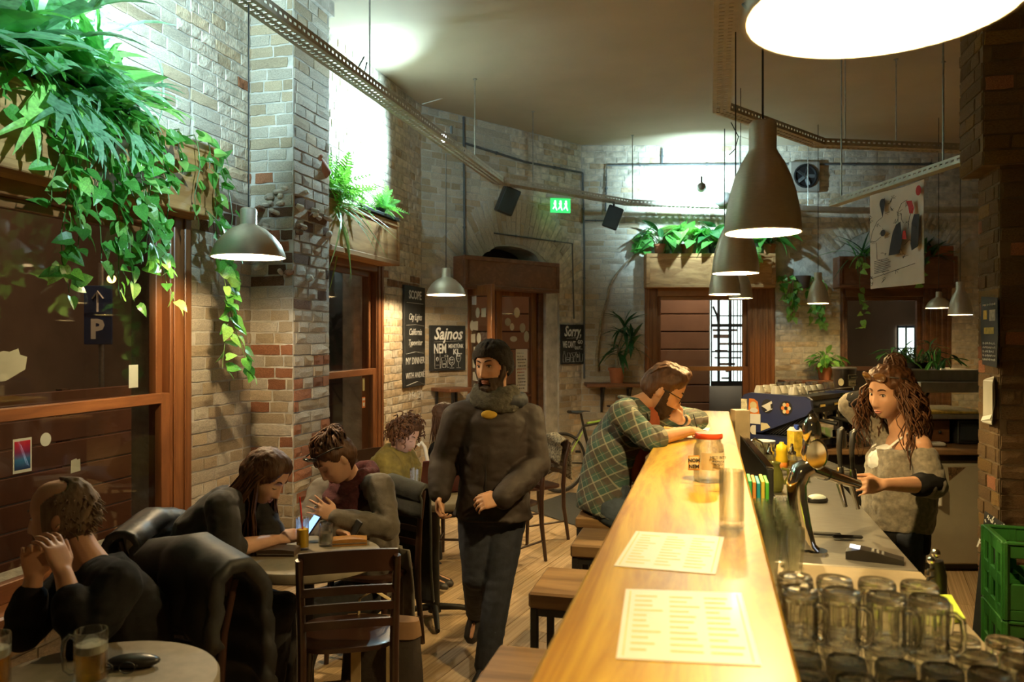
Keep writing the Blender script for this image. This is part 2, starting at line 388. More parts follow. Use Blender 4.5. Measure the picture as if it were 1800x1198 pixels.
for d0_, d1_ in ((-.38, .0),):
    for k in range(N_): (s0_, z0_), (s1_, z1_) = cv[k], cv[k+1]; inf.add([WC.pt(s0_, z0_, d1_), WC.pt(s1_, z1_, d1_), WC.pt(s1_, AZ+.03, d1_), WC.pt(s0_, AZ+.03, d1_), WC.pt(s0_, z0_, d0_), WC.pt(s1_, z1_, d0_), WC.pt(s1_, AZ+.03, d0_), WC.pt(s0_, AZ+.03, d0_)], [(0, 1, 2, 3), (0, 4, 5, 1), (7, 6, 5, 4)])
    for a_, b_ in ((DS0-.01, va), (vb, DS1+.01)): inf.box(WC.pt((a_+b_)/2, (2.42+AZ)/2, -.19), (b_-a_, .38, AZ-2.40), rot(0, 0, math.atan2(WC.e.y, WC.e.x)))
inf.build('arch_masonry', m_mortar, wc, smooth=None)
scatter(wc, 'brick', cit, BM, 290, BV)
bac = (X3a+X3b)/2; BHC, BR0, BR1 = 2.05, 1.13, 1.40; bac4 = (X4a+X4b)/2
bit = lay(WB, 0, LB, 0, CEIL, [W3, W4, (X3a+.12, X3b-.12, 2.4, 2.9)], skip=lambda s, z: (z > 2.5 and math.hypot(s-bac, z-BHC) < BR1+.02) or (z > 2.5 and math.hypot(s-bac4, z-BHC) < BR1+.02), tint=lambda s, z, q: 1 if q.random() < (.5 if z < 1.5 else .15) else 0)
bit += arch(WB, bac, BHC, BR0, BR1, .75, PI-.75, 30)+arch(WB, bac4, BHC, BR0, BR1, .75, PI-.75, 30)
bit = [i for i in bit]
scatter(wb, 'brick', bit, BM, 290, BV)
# pilaster: two faces in view, each with its own courses, and a broken ledge half way up
pil = MB(); pil.bx(-3.1, -3.1+PX, PY0, PY1, 0, CEIL); pil.bx(-3.1, -3.1+PX+.03, PY0-.03, PY1+.03, CEIL-.16, CEIL+.02)
pilo = pil.build('pillar_left', m_mortar, kind='structure', label='rough brick pilaster with broken ledge between the two left windows', cat='pillar', smooth=None)
PF = Wall((-3.1, PY0), (1, 0)); PSd = Wall((-3.1+PX, PY0), (0, 1))
def tint_p(s, z, q):
    if .5 < z < 1.65: return 2 if q.random() < .42 else (1 if q.random() < .6 else 0)
    return 1 if q.random() < .35 else (2 if q.random() < .04 else 0)
SC = [(-1, 1, 2.62, 2.78), (-1, 1, 2.1, 2.2), (.1, .5, 1.9, 2.6)]
pit = lay(PF, 0, PX, 0, CEIL, tint=tint_p, scars=SC, q=random.Random(5))+lay(PSd, 0, PY1-PY0, 0, CEIL, tint=tint_p, scars=SC, q=random.Random(9))
scatter(pilo, 'brick', pit, BM, 290, BV)
q = random.Random(21); led = MB()
for k in range(26):                                                  # crumbling ledge stones
    z = q.choice((2.60, 2.69, 2.16, 2.46)); onf = q.random() < .45
    p = PF.pt(q.uniform(.02, PX), z+q.uniform(-.04, .04), .01) if onf else PSd.pt(q.uniform(0, PY1-PY0), z+q.uniform(-.04, .04), .01)
    led.k = q.choice((0, 0, 0, 0, 1)); led.box(p, (q.uniform(.04, .1), q.uniform(.03, .07), q.uniform(.02, .045)), rot(q.uniform(-.4, .4), q.uniform(-.4, .4), q.uniform(0, 3)), .012)
led.build('broken_ledge', [m_bp, m_bd], pilo, smooth=None, kind='stuff')
# right brick pillar behind the bar
PRX, PRY0, PRY1 = 1.50, 4.75, 5.09
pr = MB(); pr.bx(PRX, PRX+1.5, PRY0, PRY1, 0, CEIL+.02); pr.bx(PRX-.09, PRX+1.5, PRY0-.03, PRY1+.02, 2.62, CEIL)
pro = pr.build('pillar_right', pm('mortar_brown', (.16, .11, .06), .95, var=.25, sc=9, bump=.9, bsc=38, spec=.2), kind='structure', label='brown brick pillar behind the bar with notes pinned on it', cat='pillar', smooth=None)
RF = Wall((PRX, PRY0), (1, 0)); RS = Wall((PRX, PRY1), (0, -1)); RFu = Wall((PRX-.09, PRY0-.03), (1, 0)); RSu = Wall((PRX-.09, PRY1+.02), (0, -1))
tr = lambda s, z, q: 0 if q.random() < .75 else (2 if q.random() < .25 else 1)
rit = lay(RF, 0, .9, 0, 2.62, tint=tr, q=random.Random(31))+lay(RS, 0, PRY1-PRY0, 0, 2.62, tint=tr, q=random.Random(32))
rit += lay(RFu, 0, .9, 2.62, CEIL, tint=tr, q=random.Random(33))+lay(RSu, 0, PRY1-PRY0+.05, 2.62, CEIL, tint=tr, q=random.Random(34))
# unseen sides of the room, plaster
MB().bx(4.6, 4.9, -1.6, 13, -.1, CEIL+.1).build('wall_right', m_plaster, kind='structure', label='plain plaster wall at the right end of the bar', cat='wall')
MB().bx(-3.6, 4.9, -2.0, -1.6, -.1, CEIL+.1).build('wall_front', m_plaster, kind='structure', label='plain plaster wall behind the photographer', cat='wall')
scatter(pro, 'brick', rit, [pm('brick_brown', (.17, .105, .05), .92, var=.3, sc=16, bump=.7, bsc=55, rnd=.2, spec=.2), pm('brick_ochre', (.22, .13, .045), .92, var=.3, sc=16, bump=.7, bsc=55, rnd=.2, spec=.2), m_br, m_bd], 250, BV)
# ceiling, with the slightly lower bay near the bar's front
poly = [(-3.6, -2), (4.9, -2), (4.9, 13), (-3.6, 13)]
ce = MB(); ce.prism(poly, Matrix.Translation((0, 0, CEIL)), .15); ce.bx(-3.1, 4.6, -1.6, 5.95, CEIL-.05, CEIL)
ce.build('ceiling', m_ceil, kind='structure', label='plain painted ceiling with a slightly lowered bay', cat='ceiling', smooth=None)
# floor boards
fl = MB().bx(-3.52, 4.9, -2, 13, -.12, -.022).build('floor', m_gap, kind='structure', label='worn wooden plank floor', cat='floor')
def plank_variants():
    out = []; qq = random.Random(2)
    for _ in range(4):
        b = MB().box((0, 0, -.5), (1, 1, 1), None, .012); out.append((b.v, b.f))
    return out
q = random.Random(12); fit = []; ang = math.radians(10.6); du = Vector((math.sin(ang), math.cos(ang), 0)); dv = Vector((du.y, -du.x, 0))
def inside(p): return -3.30 < p.x < 4.7 and -1.9 < p.y and (p.y*CA-p.x*SA) < 10.8 and (p-A).dot(WC.n) > -.25
for i in range(-42, 56):
    s = -4-q.uniform(0, 1.5)
    while s < 13:
        ln = q.uniform(1.1, 2.4); a, b = s, s+ln; s += ln
        while a < b-.1 and not inside(a*du+i*.128*dv): a += .06
        while b > a+.1 and not inside(b*du+i*.128*dv): b -= .06
        if b-a < .15: continue
        M = Matrix((dv, du, Vector((0, 0, 1)))).transposed().to_4x4(); M.translation = (a+b)/2*du+i*.128*dv+Vector((0, 0, q.uniform(-.002, 0)))
        fit.append((q.randrange(4), M @ Matrix.Diagonal((.124, b-a-.004, .02, 1)), 0))
scatter(fl, 'floor_plank', fit, [m_fl], 290, plank_variants())
# street outside
MB().bx(-30, -3.55, -8, 40, -.2, -.12).bx(-30, 30, 11.9, 40, -.24, -.16).build('ground', m_street, kind='structure', label='dark street pavement outside the windows', cat='ground')
# ================================================================ WINDOWS, DOOR, PLANTER BOXES
def wbox(b, w, s0, s1, z0, z1, d0, d1, ch=.004):
    return b.box(w.pt((s0+s1)/2, (z0+z1)/2, (d0+d1)/2), (abs(s1-s0), abs(d1-d0), z1-z0), rot(0, 0, math.atan2(w.e.y, w.e.x)), ch)
def sash(name, w, s0, s1, z0, z1, d, st, rb, rt, par, mv, mh, dep=.05):
    f = MB(); f.k = 0; wbox(f, w, s0, s0+st, z0, z1, d-dep, d); wbox(f, w, s1-st, s1, z0, z1, d-dep, d)
    f.k = 1; wbox(f, w, s0+st, s1-st, z0, z0+rb, d-dep, d); wbox(f, w, s0+st, s1-st, z1-rt, z1, d-dep, d)
    o = f.build(name, [mv, mh], par, smooth=30)
    wbox(MB(), w, s0+st-.01, s1-st+.01, z0+rb-.01, z1-rt+.01, d-dep/2-.003, d-dep/2+.003, 0).build('pane', m_pane, o, smooth=None)
    return o
def window(n, w, op, label, jl, jr, zm, mv=None, mh=None, head=.17, d=.015, dep=.14):
    mv = mv or m_frame; mh = mh or m_frameh; s0, s1, z0, z1 = op
    t = thing('window_%d' % n, label, 'window', w.pt((s0+s1)/2, z0, 0), kind='structure')
    for a, b in ((s0, s0+jl), (s1-jr, s1)):
        f = MB(); wbox(f, w, a, b, z0, z1, -dep, d, .006); k = max(1, int((b-a)/.07))
        for i in range(k): wbox(f, w, a+(b-a)*(i+.2)/k, a+(b-a)*(i+.75)/k, z0+.03, z1-.03, d, d+.012, .005)
        f.build('jamb', mv, t, smooth=30)
    f = MB(); wbox(f, w, s0+jl, s1-jr, z1-head, z1, -dep, d+.01, .006); f.build('head_board', mh, t)
    f = MB(); wbox(f, w, s0-.02, s1+.02, z0-.05, z0, -dep-.1, d+.14, .01); f.build('sill_board', mh, t)
    sash('upper_sash', w, s0+jl, s1-jr, zm, z1-head, d-.055, .055, .05, .05, t, mv, mh)
    sash('lower_sash', w, s0+jl, s1-jr, z0, zm+.055, d-.005, .07, .09, .06, t, mv, mh)
    return t
win1 = window(1, WL, W1, 'large brown wooden sash window under the trailing plants at left', .11, .2, 1.325)
win2 = window(2, WL, W2, 'narrow brown sash window behind the woman in the grey cardigan', .11, .17, 1.36)
win3 = window(3, WB, W3, 'brown sash window in the far wall under lit planter box', .17, .36, 1.27, m_frame, pm('rail_wood', (.30, .14, .045), .4), .19)
win4 = window(4, WB, W4, 'brown sash window in the far wall behind the hanging poster', .06, .38, 1.27, m_dkwood, m_dkwood, .2)
# handle hole, stickers and notes stuck on the panes
def decal(w, s, z, d, shape, m, name, label, cat, sz=(.1, .1), group=None, poly=None):
    b = MB(); M = w.M(s, z, d)
    pts = poly or ([(sz[0]/2*math.cos(k*PI/10), sz[1]/2*math.sin(k*PI/10)) for k in range(20)] if shape == 'o' else [(-sz[0]/2, -sz[1]/2), (sz[0]/2, -sz[1]/2), (sz[0]/2, sz[1]/2), (-sz[0]/2, sz[1]/2)])
    b.prism(pts, M, .0015); return b.build(name, m, None, None, label=label, cat=cat, group=group)
m_paper = pm('paper', (.80, .79, .74), .8, var=.05, sc=6)
m_paperd = pm('aged_paper', (.50, .47, .38), .85, var=.1, sc=6)
m_ink = pm('black_ink', (.02, .02, .022), .8)
m_chalk = pm('chalk', (.78, .80, .80), .9, var=.15, sc=40)
m_board = pm('chalkboard', (.016, .018, .019), .6, var=.5, sc=6)
def onwin(x, y, d): return WL.uv(x, y, d)
DG = -.021
s, z = onwin(233, 661, -.09); decal(WL, s, z, -.085, 'r', m_paper, 'paper_note', 'small blank white note on the upper pane of left window', 'note', (.075, .13))
s, z = onwin(39, 800, DG); pn = decal(WL, s, z, DG, 'r', m_paper, 'postcard', 'small red and blue poster stuck low on left window', 'postcard', (.105, .16))
def grad(name, st):
    m, t, b = nt(name); tc = node(t, 'TexCoord'); sp = node(t, 'SeparateXYZ'); t.links.new(tc.outputs['Generated'], sp.inputs[0])
    r = ramp(t, sp.outputs['Z'], st); t.links.new(r.outputs[0], b.inputs['Base Color']); b.inputs['Roughness'].default_value = .4; return m
b = MB(); b.prism([(-.044, -.065), (.044, -.065), (.044, .068), (-.044, .068)], WL.M(s, z, DG+.0016), .001)
b.build('printed_picture', grad('red_blue_print', [(.0, (.01, .02, .12)), (.35, (.02, .18, .45)), (.6, (.25, .02, .12)), (.9, (.6, .02, .06))]), pn, None)
s, z = onwin(80, 772, DG); decal(WL, s, z, DG, 'o', m_paper, 'round_sticker', 'white round sticker on the lower pane of left window', 'sticker', (.066, .066))
s, z = onwin(132, 818, DG); decal(WL, s, z, DG, 'r', m_paperd, 'torn_sticker', 'torn square paper scrap on the lower pane of left window', 'sticker', poly=[(-.03, -.035), (.034, -.03), (.032, .03), (.012, .028), (.008, .036), (-.028, .03)])
s, z = onwin(16, 650, -.085); decal(WL, s, z, -.085, 'r', m_paperd, 'torn_paper', 'ragged torn beige paper at the edge of left window', 'paper', poly=[(-.16, -.06), (-.02, -.05), (.09, .0), (.1, .06), (.06, .07), (.05, .1), (.0, .085), (-.03, .09), (-.16, .06)])
m_red = pm('red_print', (.55, .05, .03), .5)
s, z = onwin(639, 707, DG); o = decal(WL, s, z, DG, 'r', pm('orange_sticker_paper', (.75, .2, .06), .5), 'window_sticker', 'small orange sticker on the narrow left window', 'sticker', (.07, .1))
b = MB(); b.prism([(-.026, .02), (.026, .02), (.026, .04), (-.026, .04)], WL.M(s, z, DG+.0016), .001).prism([(-.02, -.035), (.02, -.035), (.02, 0), (-.02, 0)], WL.M(s, z, DG+.0016), .001).build('printed_block', m_paper, o, None)
s, z = onwin(639, 675, DG); decal(WL, s, z, DG, 'r', pm('yellow_sticker_paper', (.5, .42, .2), .5), 'window_sticker', 'tall narrow sticker strip on the narrow left window', 'sticker', (.045, .12))
# planter boxes
def planter(w, s0, s1, z0, z1, d, label, mh=m_pine, mv=m_pinex, split=()):
    t = thing('planter_box', label, 'planter', w.pt((s0+s1)/2, z0, d/2), group='wooden planter boxes over the windows and door')
    wbox(MB(), w, s0+.03, s1-.03, z0+.03, z1-.03, d-.03, d-.012).build('front_panel', mh, t, smooth=30)
    for a, b in ((z0, z0+.045), (z1-.05, z1)):
        f = MB(); wbox(f, w, s0, s1, a, b, d-.035, d, .005); f.build('front_rail', mh, t, smooth=30)
    for a in (s0, s1-.05, *split):
        f = MB(); wbox(f, w, a, a+.05, z0+.045, z1-.05, d-.035, d, .005); f.build('front_stile', mv, t, smooth=30)
    for a in (s0, s1-.025):
        f = MB(); wbox(f, w, a, a+.025, z0, z1-.005, .012, d-.035, .004); f.build('side_board', mv, t, smooth=30)
    f = MB(); wbox(f, w, s0+.025, s1-.025, z0, z0+.025, .012, d-.035, .003); f.build('bottom_board', mh, t, smooth=30)
    f = MB(); wbox(f, w, s0+.03, s1-.03, z1-.07, z1-.035, .02, d-.04, .003); f.build('shelf_board', m_dkwood, t, smooth=30)
    return t
PD = .22
m_pinedk = wood('planter_stained', (.14, .055, .025), (.24, .11, .05), 0, .45, 2.6, .1, 4)
planter(WL, 2.30, 4.25, 2.42, 2.84, PD, 'long pine planter box under the trailing plants above left window')
p2s1 = WL.uv(703, 400, PD)[0]; planter(WL, 5.50, p2s1, 2.39, 2.80, PD, 'pale pine planter box with ferns above the narrow left window')
d0, dz1 = WC.uv(817, 447, PD); d1, dz2 = WC.uv(984, 463, PD); dz0 = WC.uv(984, 515, PD)[1]
planter(WC, d0, d1, dz0, (dz1+dz2)/2, PD, 'empty dark-stained planter box above the entrance door', m_pinedk, m_pinedk)
PB0, bz1 = WB.uv(1136, 445, PD); PB1 = WB.uv(1364, 450, PD)[0]; bz0 = WB.uv(1138, 505, PD)[1]
planter(WB, PB0, PB1, bz0, bz1, PD, 'pine planter box of leafy pots above the far middle window', m_pinex, m_pinex, split=((PB0+PB1)/2,))
PC0, cz1 = WB.uv(1475, 450, PD); PC1 = WB.uv(1684, 450, PD)[0]
planter(WB, PC0, PC1, bz0, cz1, PD, 'dim brown planter box behind the hanging poster', m_pinedk, m_pinedk)
# entrance door: frame in the niche, right leaf shut, left leaf standing open into the room
dt = thing('door_1', 'wooden entrance door with glazed leaves, the left one standing open', 'door', WC.pt((DS0+DS1)/2, 0, 0), kind='structure')
sj = WC.uv(952, 600, -.1)[0]; NZ = 2.33
for a, b2 in ((DS0, DS0+.07), (sj-.09, sj)):
    f = MB(); wbox(f, WC, a, b2, 0, NZ+.08, -.2, -.06, .008); f.build('jamb', m_dkwood, dt)
f = MB(); wbox(f, WC, DS0, sj, NZ, NZ+.12, -.2, -.06, .008); f.build('head_board', m_dkwood, dt)
f = MB(); wbox(f, WC, DS0, DS1, NZ+.12, AZ+.02, -.36, -.34, 0); f.build('hollow_shade_sheet', m_black, dt)  # black sheet: the shade inside the arched hollow, put into the colour
q = random.Random(4)
rv = MB(); wbox(rv, WC, sj, DS1+.02, -.05, 2.4, -.34, -.02, .005); rvo = rv.build('reveal_masonry', m_mortar, dt, smooth=None)
def leaf(H, E, z1, parent, name, mat):
    H = Vector(H); E = Vector(E); w = Wall(H.xy, (E-H).xy); L = (E-H).length; st = .1
    o = MB(); 
    for a, b2, c, e in ((0, st, 0, z1), (L-st, L, 0, z1), (st, L-st, 0, .75), (st, L-st, z1-.12, z1), (st, L-st, .95, 1.0)): wbox(o, w, a, b2, c+.01, e, -.025, .025, .006)
    wbox(o, w, st+.05, L-st-.05, .2, .62, .02, .032, .01)
    o = o.build(name, mat, parent); g = MB(); wbox(g, w, st-.01, L-st+.01, .99, z1-.11, -.003, .003, 0); g.build('pane', m_pane, o, smooth=None)
    return w, L, o
s_a = WC.uv(872, 600, -.1)[0]
wr, Lr, lo = leaf(WC.pt(s_a, 0, -.12), WC.pt(sj-.09, 0, -.12), NZ, dt, 'door_leaf', m_frame)
hd = MB().cyl(wr.pt(.05, 1.02, .03), wr.pt(.05, 1.02, .07), .012).cyl(wr.pt(.05, 1.02, .065), wr.pt(.17, 1.02, .065), .01); hd.build('handle', m_steel, lo)
tH = 9.35; H2 = P(819, 594, tH); E2 = P(867, 594, tH-.55); H2.z = E2.z = 0
wo, Lo, loo = leaf(H2, E2, 2.30, dt, 'open_door_leaf', m_frame)
for k in range(15):
    x, z = q.uniform(.16, Lo-.16), 1.12+(k//2)*.145; g = MB(); M = wo.M(x, z, .005)
    pts = [(.05*math.cos(a*PI/8), .06*math.sin(a*PI/8)) for a in range(16)] if q.random() < .3 else [(-.05, -.05), (.05, -.055), (.052, .05), (-.05, .045)]
    g.prism(pts, M, .002).build('pane_sticker', q.choice((m_paper, m_paperd)), loo, None)
for x, z, rx, rz in ((.26, 2.02, .05, .065), (.2, 1.84, .035, .045), (.33, 1.83, .05, .06), (.15, 1.9, .05, .05), (.38, 1.72, .045, .07), (.22, 1.69, .06, .035)):
    MB().prism([(rx*math.cos(a*PI/9), rz*math.sin(a*PI/9)) for a in range(18)], wr.M(x*Lr/.5, z, .005), .002).build('pane_sticker', q.choice((m_paper, m_paperd)), lo, None)
# the handwritten notice on the door
nx, nz = wr.uv(916, 651, .02)
nb = MB().prism([(-.10, -.27), (.10, -.27), (.10, .27), (-.10, .27)], wr.M(nx, nz, .03), .0015).build('notice_sheet', m_paper, None, None, label='handwritten white notice with red lines on the door glass', cat='notice')
def scribble(parent, w, x0, x1, z, d, m, amp, q, r=.0016):
    b = MB(); x = x0
    while x < x1-.01:
        ln = q.uniform(.012, .035); n = max(3, int(ln/.004)); pts = [w.pt(min(x+ln*i/n, x1), z+amp*(1 if i % 2 else -1)*q.uniform(.3, 1), d) for i in range(n+1)]
        b.tube(pts, r, 3, False); x += ln+q.uniform(.006, .014)
    return b
al = MB(); rd = MB()
for k in range(12):
    bb = scribble(None, wr, nx-.085+q.uniform(0, .03), nx+.08-q.uniform(0, .05), nz+.22-k*.04, .0325, None, .009, q, .002)
    (rd if k in (5, 6) else al).add(bb.v, bb.f)
al.build('handwriting', m_ink, nb, None, kind='stuff'); rd.build('red_handwriting', m_red, nb, None, kind='stuff')
# ================================================================ CHALKBOARDS
def chalkboard(w, x0, y0, x1, y1, label, name='chalkboard'):
    s0, z1 = w.uv(x0, y0); s1, z0 = w.uv(x1, y1); b = MB(); wbox(b, w, s0, s1, z0, z1, .014, .036, .003)
    return b.build(name, m_board, None, 30, label=label, cat='sign', group='black chalkboards on the brick walls'), (s0, s1, z0, z1)
def strokes(w, parent, polys, s0, z0, sc, m=None, r=.004, name='chalk_drawing', d=.0365):
    b = MB()
    for pl in polys: b.tube([w.pt(s0+x*sc, z0+y*sc, d) for x, y in pl], r, 4, False, flat=.4)
    return b.build(name, m or m_chalk, parent, None, kind='stuff')
def circ(x, y, rx, ry, n=12, a0=0, a1=2*PI): return [(x+rx*math.cos(a0+(a1-a0)*k/n), y+ry*math.sin(a0+(a1-a0)*k/n)) for k in range(n+1)]
cb, (s0, s1, z0, z1) = chalkboard(WL, 705.5, 500, 742, 676, 'tall narrow chalkboard beside the narrow left window')
wd = s1-s0; scx = (s0+s1)/2
for tx, dz, sz, sh, bo in (('SCOPE', .135, .125, 0, .003), ('City Lights', .36, .10, .35, 0), ('California', .52, .10, .35, 0), ('Typewriter', .63, .09, .35, 0), ('MY DINNER', .83, .105, .1, 0), ('WITH ANDRÉ', .98, .09, .1, 0), ('3 FACES', 1.2, .11, .2, 0), ('7.30  17', 1.42, .075, .2, 0), ('Foodbox', 1.5, .075, .3, 0)):
    text(tx, WL.M(scx, z1-dz, .037), sz, m_chalk, cb, sh, bold=bo, sx=min(1, wd*.9/(len(tx)*sz*.56)))
strokes(WL, cb, [[(.04, 0), (wd*.5, .012), (wd-.04, 0)], [(.04, -.3), (wd*.5, -.28), (wd-.05, -.3)], [(.05, -.63), (wd*.6, -.6), (wd-.04, -.64)], [(.05, .24), (wd-.06, .24)]], s0, z1-.42, 1, r=.005)
GLASSES = [  # cartoon drinking glasses with faces
 [(.03, 0), (.03, .36), (.19, .36), (.19, 0), (.03, 0)], circ(.11, .22, .03, .05), [(.07, .08), (.15, .08)],
 [(.21, .0), (.23, .25), (.3, .26)], [(.27, .02), (.25, .18), (.38, .18), (.36, .02), (.27, .02)], circ(.3, .1, .012, .012), circ(.34, .1, .012, .012),
 circ(.38, .3, .05, .02), [(.33, .3), (.36, .2)], [(.43, .3), (.4, .02), (.46, .02)],
 circ(.55, .17, .09, .1), [(.55, .07), (.55, .02)], [(.48, .0), (.62, .0)], circ(.52, .2, .014, .014), circ(.58, .2, .014, .014), circ(.55, .15, .035, .03, 6, PI, 2*PI),
 circ(.76, .25, .07, .11), [(.76, .14), (.76, .02)], [(.7, .0), (.83, .0)], circ(.74, .29, .012, .014), circ(.79, .29, .012, .014), [(.73, .22), (.79, .22)]]
cb, (s0, s1, z0, z1) = chalkboard(WC, 752.5, 571.5, 814.5, 650, 'square chalkboard lettered Sajnos left of the entrance door')
wd = s1-s0; cx = (s0+s1)/2
text('Sajnos', WC.M(cx, z1-.155, .037), .19, m_chalk, cb, .3, bold=.004, sx=wd*.86/.52)
text('NEM', WC.M(s0+.05, z1-.31, .037), .15, m_chalk, cb, 0, 'LEFT', .003, sx=wd*.38/.33)
text('MEHETÜNK', WC.M(s1-.03, z1-.255, .037), .065, m_chalk, cb, 0, 'RIGHT', .0008, sx=wd*.42/.33)
text('KI...', WC.M(s1-.05, z1-.325, .037), .085, m_chalk, cb, 0, 'RIGHT', .002)
strokes(WC, cb, [[(.05, 0), (wd-.05, .012)]], s0, z1-.185, 1, r=.004)
strokes(WC, cb, GLASSES, s0+wd*.1, z0+.03, wd*.92, r=.0045)
cb, (s0, s1, z0, z1) = chalkboard(WC, 983, 570, 1023, 639, 'square chalkboard lettered Sorry right of the entrance door')
wd = s1-s0; cx = (s0+s1)/2
text('Sorry,', WC.M(cx, z1-.15, .037), .19, m_chalk, cb, .3, bold=.004, sx=wd*.8/.5)
text("WE CAN'T", WC.M(s0+.03, z1-.30, .037), .12, m_chalk, cb, 0, 'LEFT', .002, sx=wd*.58/.60)
text('GO', WC.M(s1-.025, z1-.25, .037), .065, m_chalk, cb, 0, 'RIGHT', .002); text('OUT...', WC.M(s1-.03, z1-.325, .037), .055, m_chalk, cb, 0, 'RIGHT', .001)
strokes(WC, cb, [[(.1, 0), (wd-.1, .012)]], s0, z1-.18, 1, r=.004)
strokes(WC, cb, [[(x, y) for x, y in pl] for pl in [[(.02, 0), (.02, .22), (.05, .28), (.05, .36), (.1, .36), (.1, .28), (.13, .22), (.13, 0), (.02, 0)], [(.17, 0), (.17, .15), (.33, .15), (.33, 0), (.17, 0)], circ(.22, .08, .012, .012), circ(.28, .08, .012, .012), [(.2, .15), (.24, .3), (.34, .3), (.38, .15)], [(.38, 0), (.38, .15), (.5, .15), (.5, 0), (.38, 0)], [(.42, .3), (.66, .3), (.54, .15), (.42, .3)], [(.54, .15), (.54, 0)], [(.48, 0), (.6, 0)], [(.66, 0), (.64, .32), (.82, .32), (.8, 0), (.66, 0)], circ(.73, .2, .03, .06), [(.86, 0), (.83, .26), (.98, .26), (.95, 0), (.86, 0)]]], s0+wd*.06, z0+.03, wd*.9, r=.0045)
# ================================================================ PIPES ON THE WALLS
def conduit(w, pts, label, r=.014, grp='grey electric conduits on the brick walls'):
    q3 = [w.pt(*w.uv(x, y), .03) for x, y in pts]; b = MB().tube(q3, r, 6)
    for i in range(len(q3)-1):
        L = (q3[i+1]-q3[i]).length; u = (q3[i+1]-q3[i]).normalized()
        for k in range(max(1, int(L/.8))): c = q3[i]+u*L*(k+.5)/max(1, int(L/.8)); b.cyl(c-u*.012, c+u*.012, r*1.5, n=6)
    return b.build('wall_conduit', m_conduit, None, 60, label=label, cat='pipe', group=grp)
conduit(WC, [(812, 206), (813, 330), (814, 470)], 'vertical grey conduit from the ceiling to the door planter')
conduit(WC, [(816, 253), (920, 285), (1020, 304)], 'sloping grey conduit along the top of the angled wall')
conduit(WC, [(1021, 304), (1024, 430), (1024, 665)], 'vertical grey conduit in the corner behind the Sorry chalkboard')
conduit(WC, [(866, 410), (940, 420), (1003, 428), (1006, 560)], 'grey conduit bending over the door arch', .01)
conduit(WB, [(1700, 290), (1300, 289), (1066, 291), (1064, 372)], 'grey conduit running under the ceiling of the far wall')
conduit(WB, [(1163, 262), (1163, 288)], 'short upright conduit at the top of the far wall')
conduit(WB, [(1028, 388), (1064, 388)], 'short level conduit behind the small speaker', .01)
# ================================================================ CABLE TRAYS
def tray(pts, label, rods, m=None, wdt=.13, h=.06, pitch=.05, rodz=CEIL):
    m = m or m_tray; pts = [Vector(p) for p in pts]; t = thing('cable_tray', label, 'cable tray', pts[0], group='perforated cable trays under the ceiling'); path = []
    for a, b in zip(pts, pts[1:]):
        u = (b-a).normalized(); r3 = Matrix((u, Vector((0, 0, 1)).cross(u).normalized(), u.cross(Vector((0, 0, 1)).cross(u)))).transposed().to_3x3(); L = (b-a).length
        k = MB(); mid = lambda x, y, z: a+r3 @ Vector((x, y, z))
        for y, w2 in ((-wdt/2+.014, .028), (wdt/2-.014, .028), (-.002, .022)): k.box(mid(L/2, y, 0), (L+.02, w2, .003), r3)
        n = int(L/pitch)
        for i in range(n+1):
            x = (i+.5)*L/(n+1)
            k.box(mid(x, 0, 0), (pitch*.45, wdt-.05, .003), r3)
            for sg in (-1, 1): k.box(mid(x, sg*wdt/2, h/2), (pitch*.5, .003, .02), r3)
        for sg in (-1, 1):
            for z in (h*.18, h*.82): k.box(mid(L/2, sg*wdt/2, z), (L+.02, .003, h*.36), r3)
        k.build('tray_section', m, t, smooth=None)
        path.append((a, b))
    for x in rods:                                                   # hanger rods at picked columns of the view
        best = None
        for a, b in path:
            for i in range(60):
                p = a.lerp(b, i/59); d = p.y*CA-p.x*SA
                if d > .3:
                    e = abs(900+FPX*(p.x*CA+p.y*SA)/d-x)
                    if best is None or e < best[0]: best = (e, p)
        p = best[1]; MB().cyl(p, (p.x, p.y, rodz), .006, n=6).cyl((p.x, p.y, rodz-.01), (p.x, p.y, rodz), .02, n=8).build('hanger_rod', m_steel, t)
    return t
TZ = 3.42
tl0 = (-2.38, -1.2, TZ+.05); tl1 = P(876, 322, 8.7); tl2 = P(1105, 360, 10.1); tl3 = P(1500, 374, 10.2); tl4 = P(1760, 372, 10.3)
tray([tl0, (-2.38, 3, TZ+.05), tl1, tl2, tl3, tl4], 'long perforated cable tray following the left and far walls', (647, 837, 937, 1109, 1300, 1420))
tm1 = P(1268, 196, 6.14); tm2 = P(1440, 257, 7.23); tm3 = P(1702, 267, 7.45)
tray([(.08, -1.2, 3.45), (.085, 2, 3.45), tm1, tm2, tm3], 'perforated cable tray above the bar bending to the pillar', (1280, 1484, 1573, 1660))
td1, td2 = P(1466, 362, 6.1), P(1716, 279, 4.62)
tray([td1, td2], 'pale slanting cable tray that carries the poster', (1480, 1660), pm('tray_pale', (.5, .56, .55), .5, .2), .07, .045)
# loose cables hanging by the trays
def cable(pts, label, r=.006, m=None, sag=None):
    return MB().tube([P(*p) for p in pts], r, 6).build('loose_cable', m or m_cord, None, 60, label=label, cat='cable')
cable([(837, 122, 8.42), (812, 152, 8.5), (780, 172, 8.55), (742, 183, 8.6)], 'thin white cable sagging below the ceiling corner', .005, m_white)
cable([(640, 100, 6.2), (630, 118, 6.1), (640, 130, 6.0), (645, 110, 5.9)], 'black cable looped on the left tray')
cable([(1320, 0, 3.3), (1306, 8, 3.3), (1316, 18, 3.25), (1333, 16, 3.2), (1330, -6, 3.2)], 'black cable coiled beside the near bar lamp')
cable([(1285, 215, 6.3), (1298, 240, 6.3), (1292, 262, 6.3), (1282, 272, 6.35)], 'dark cable looping down under the bar tray', .004)
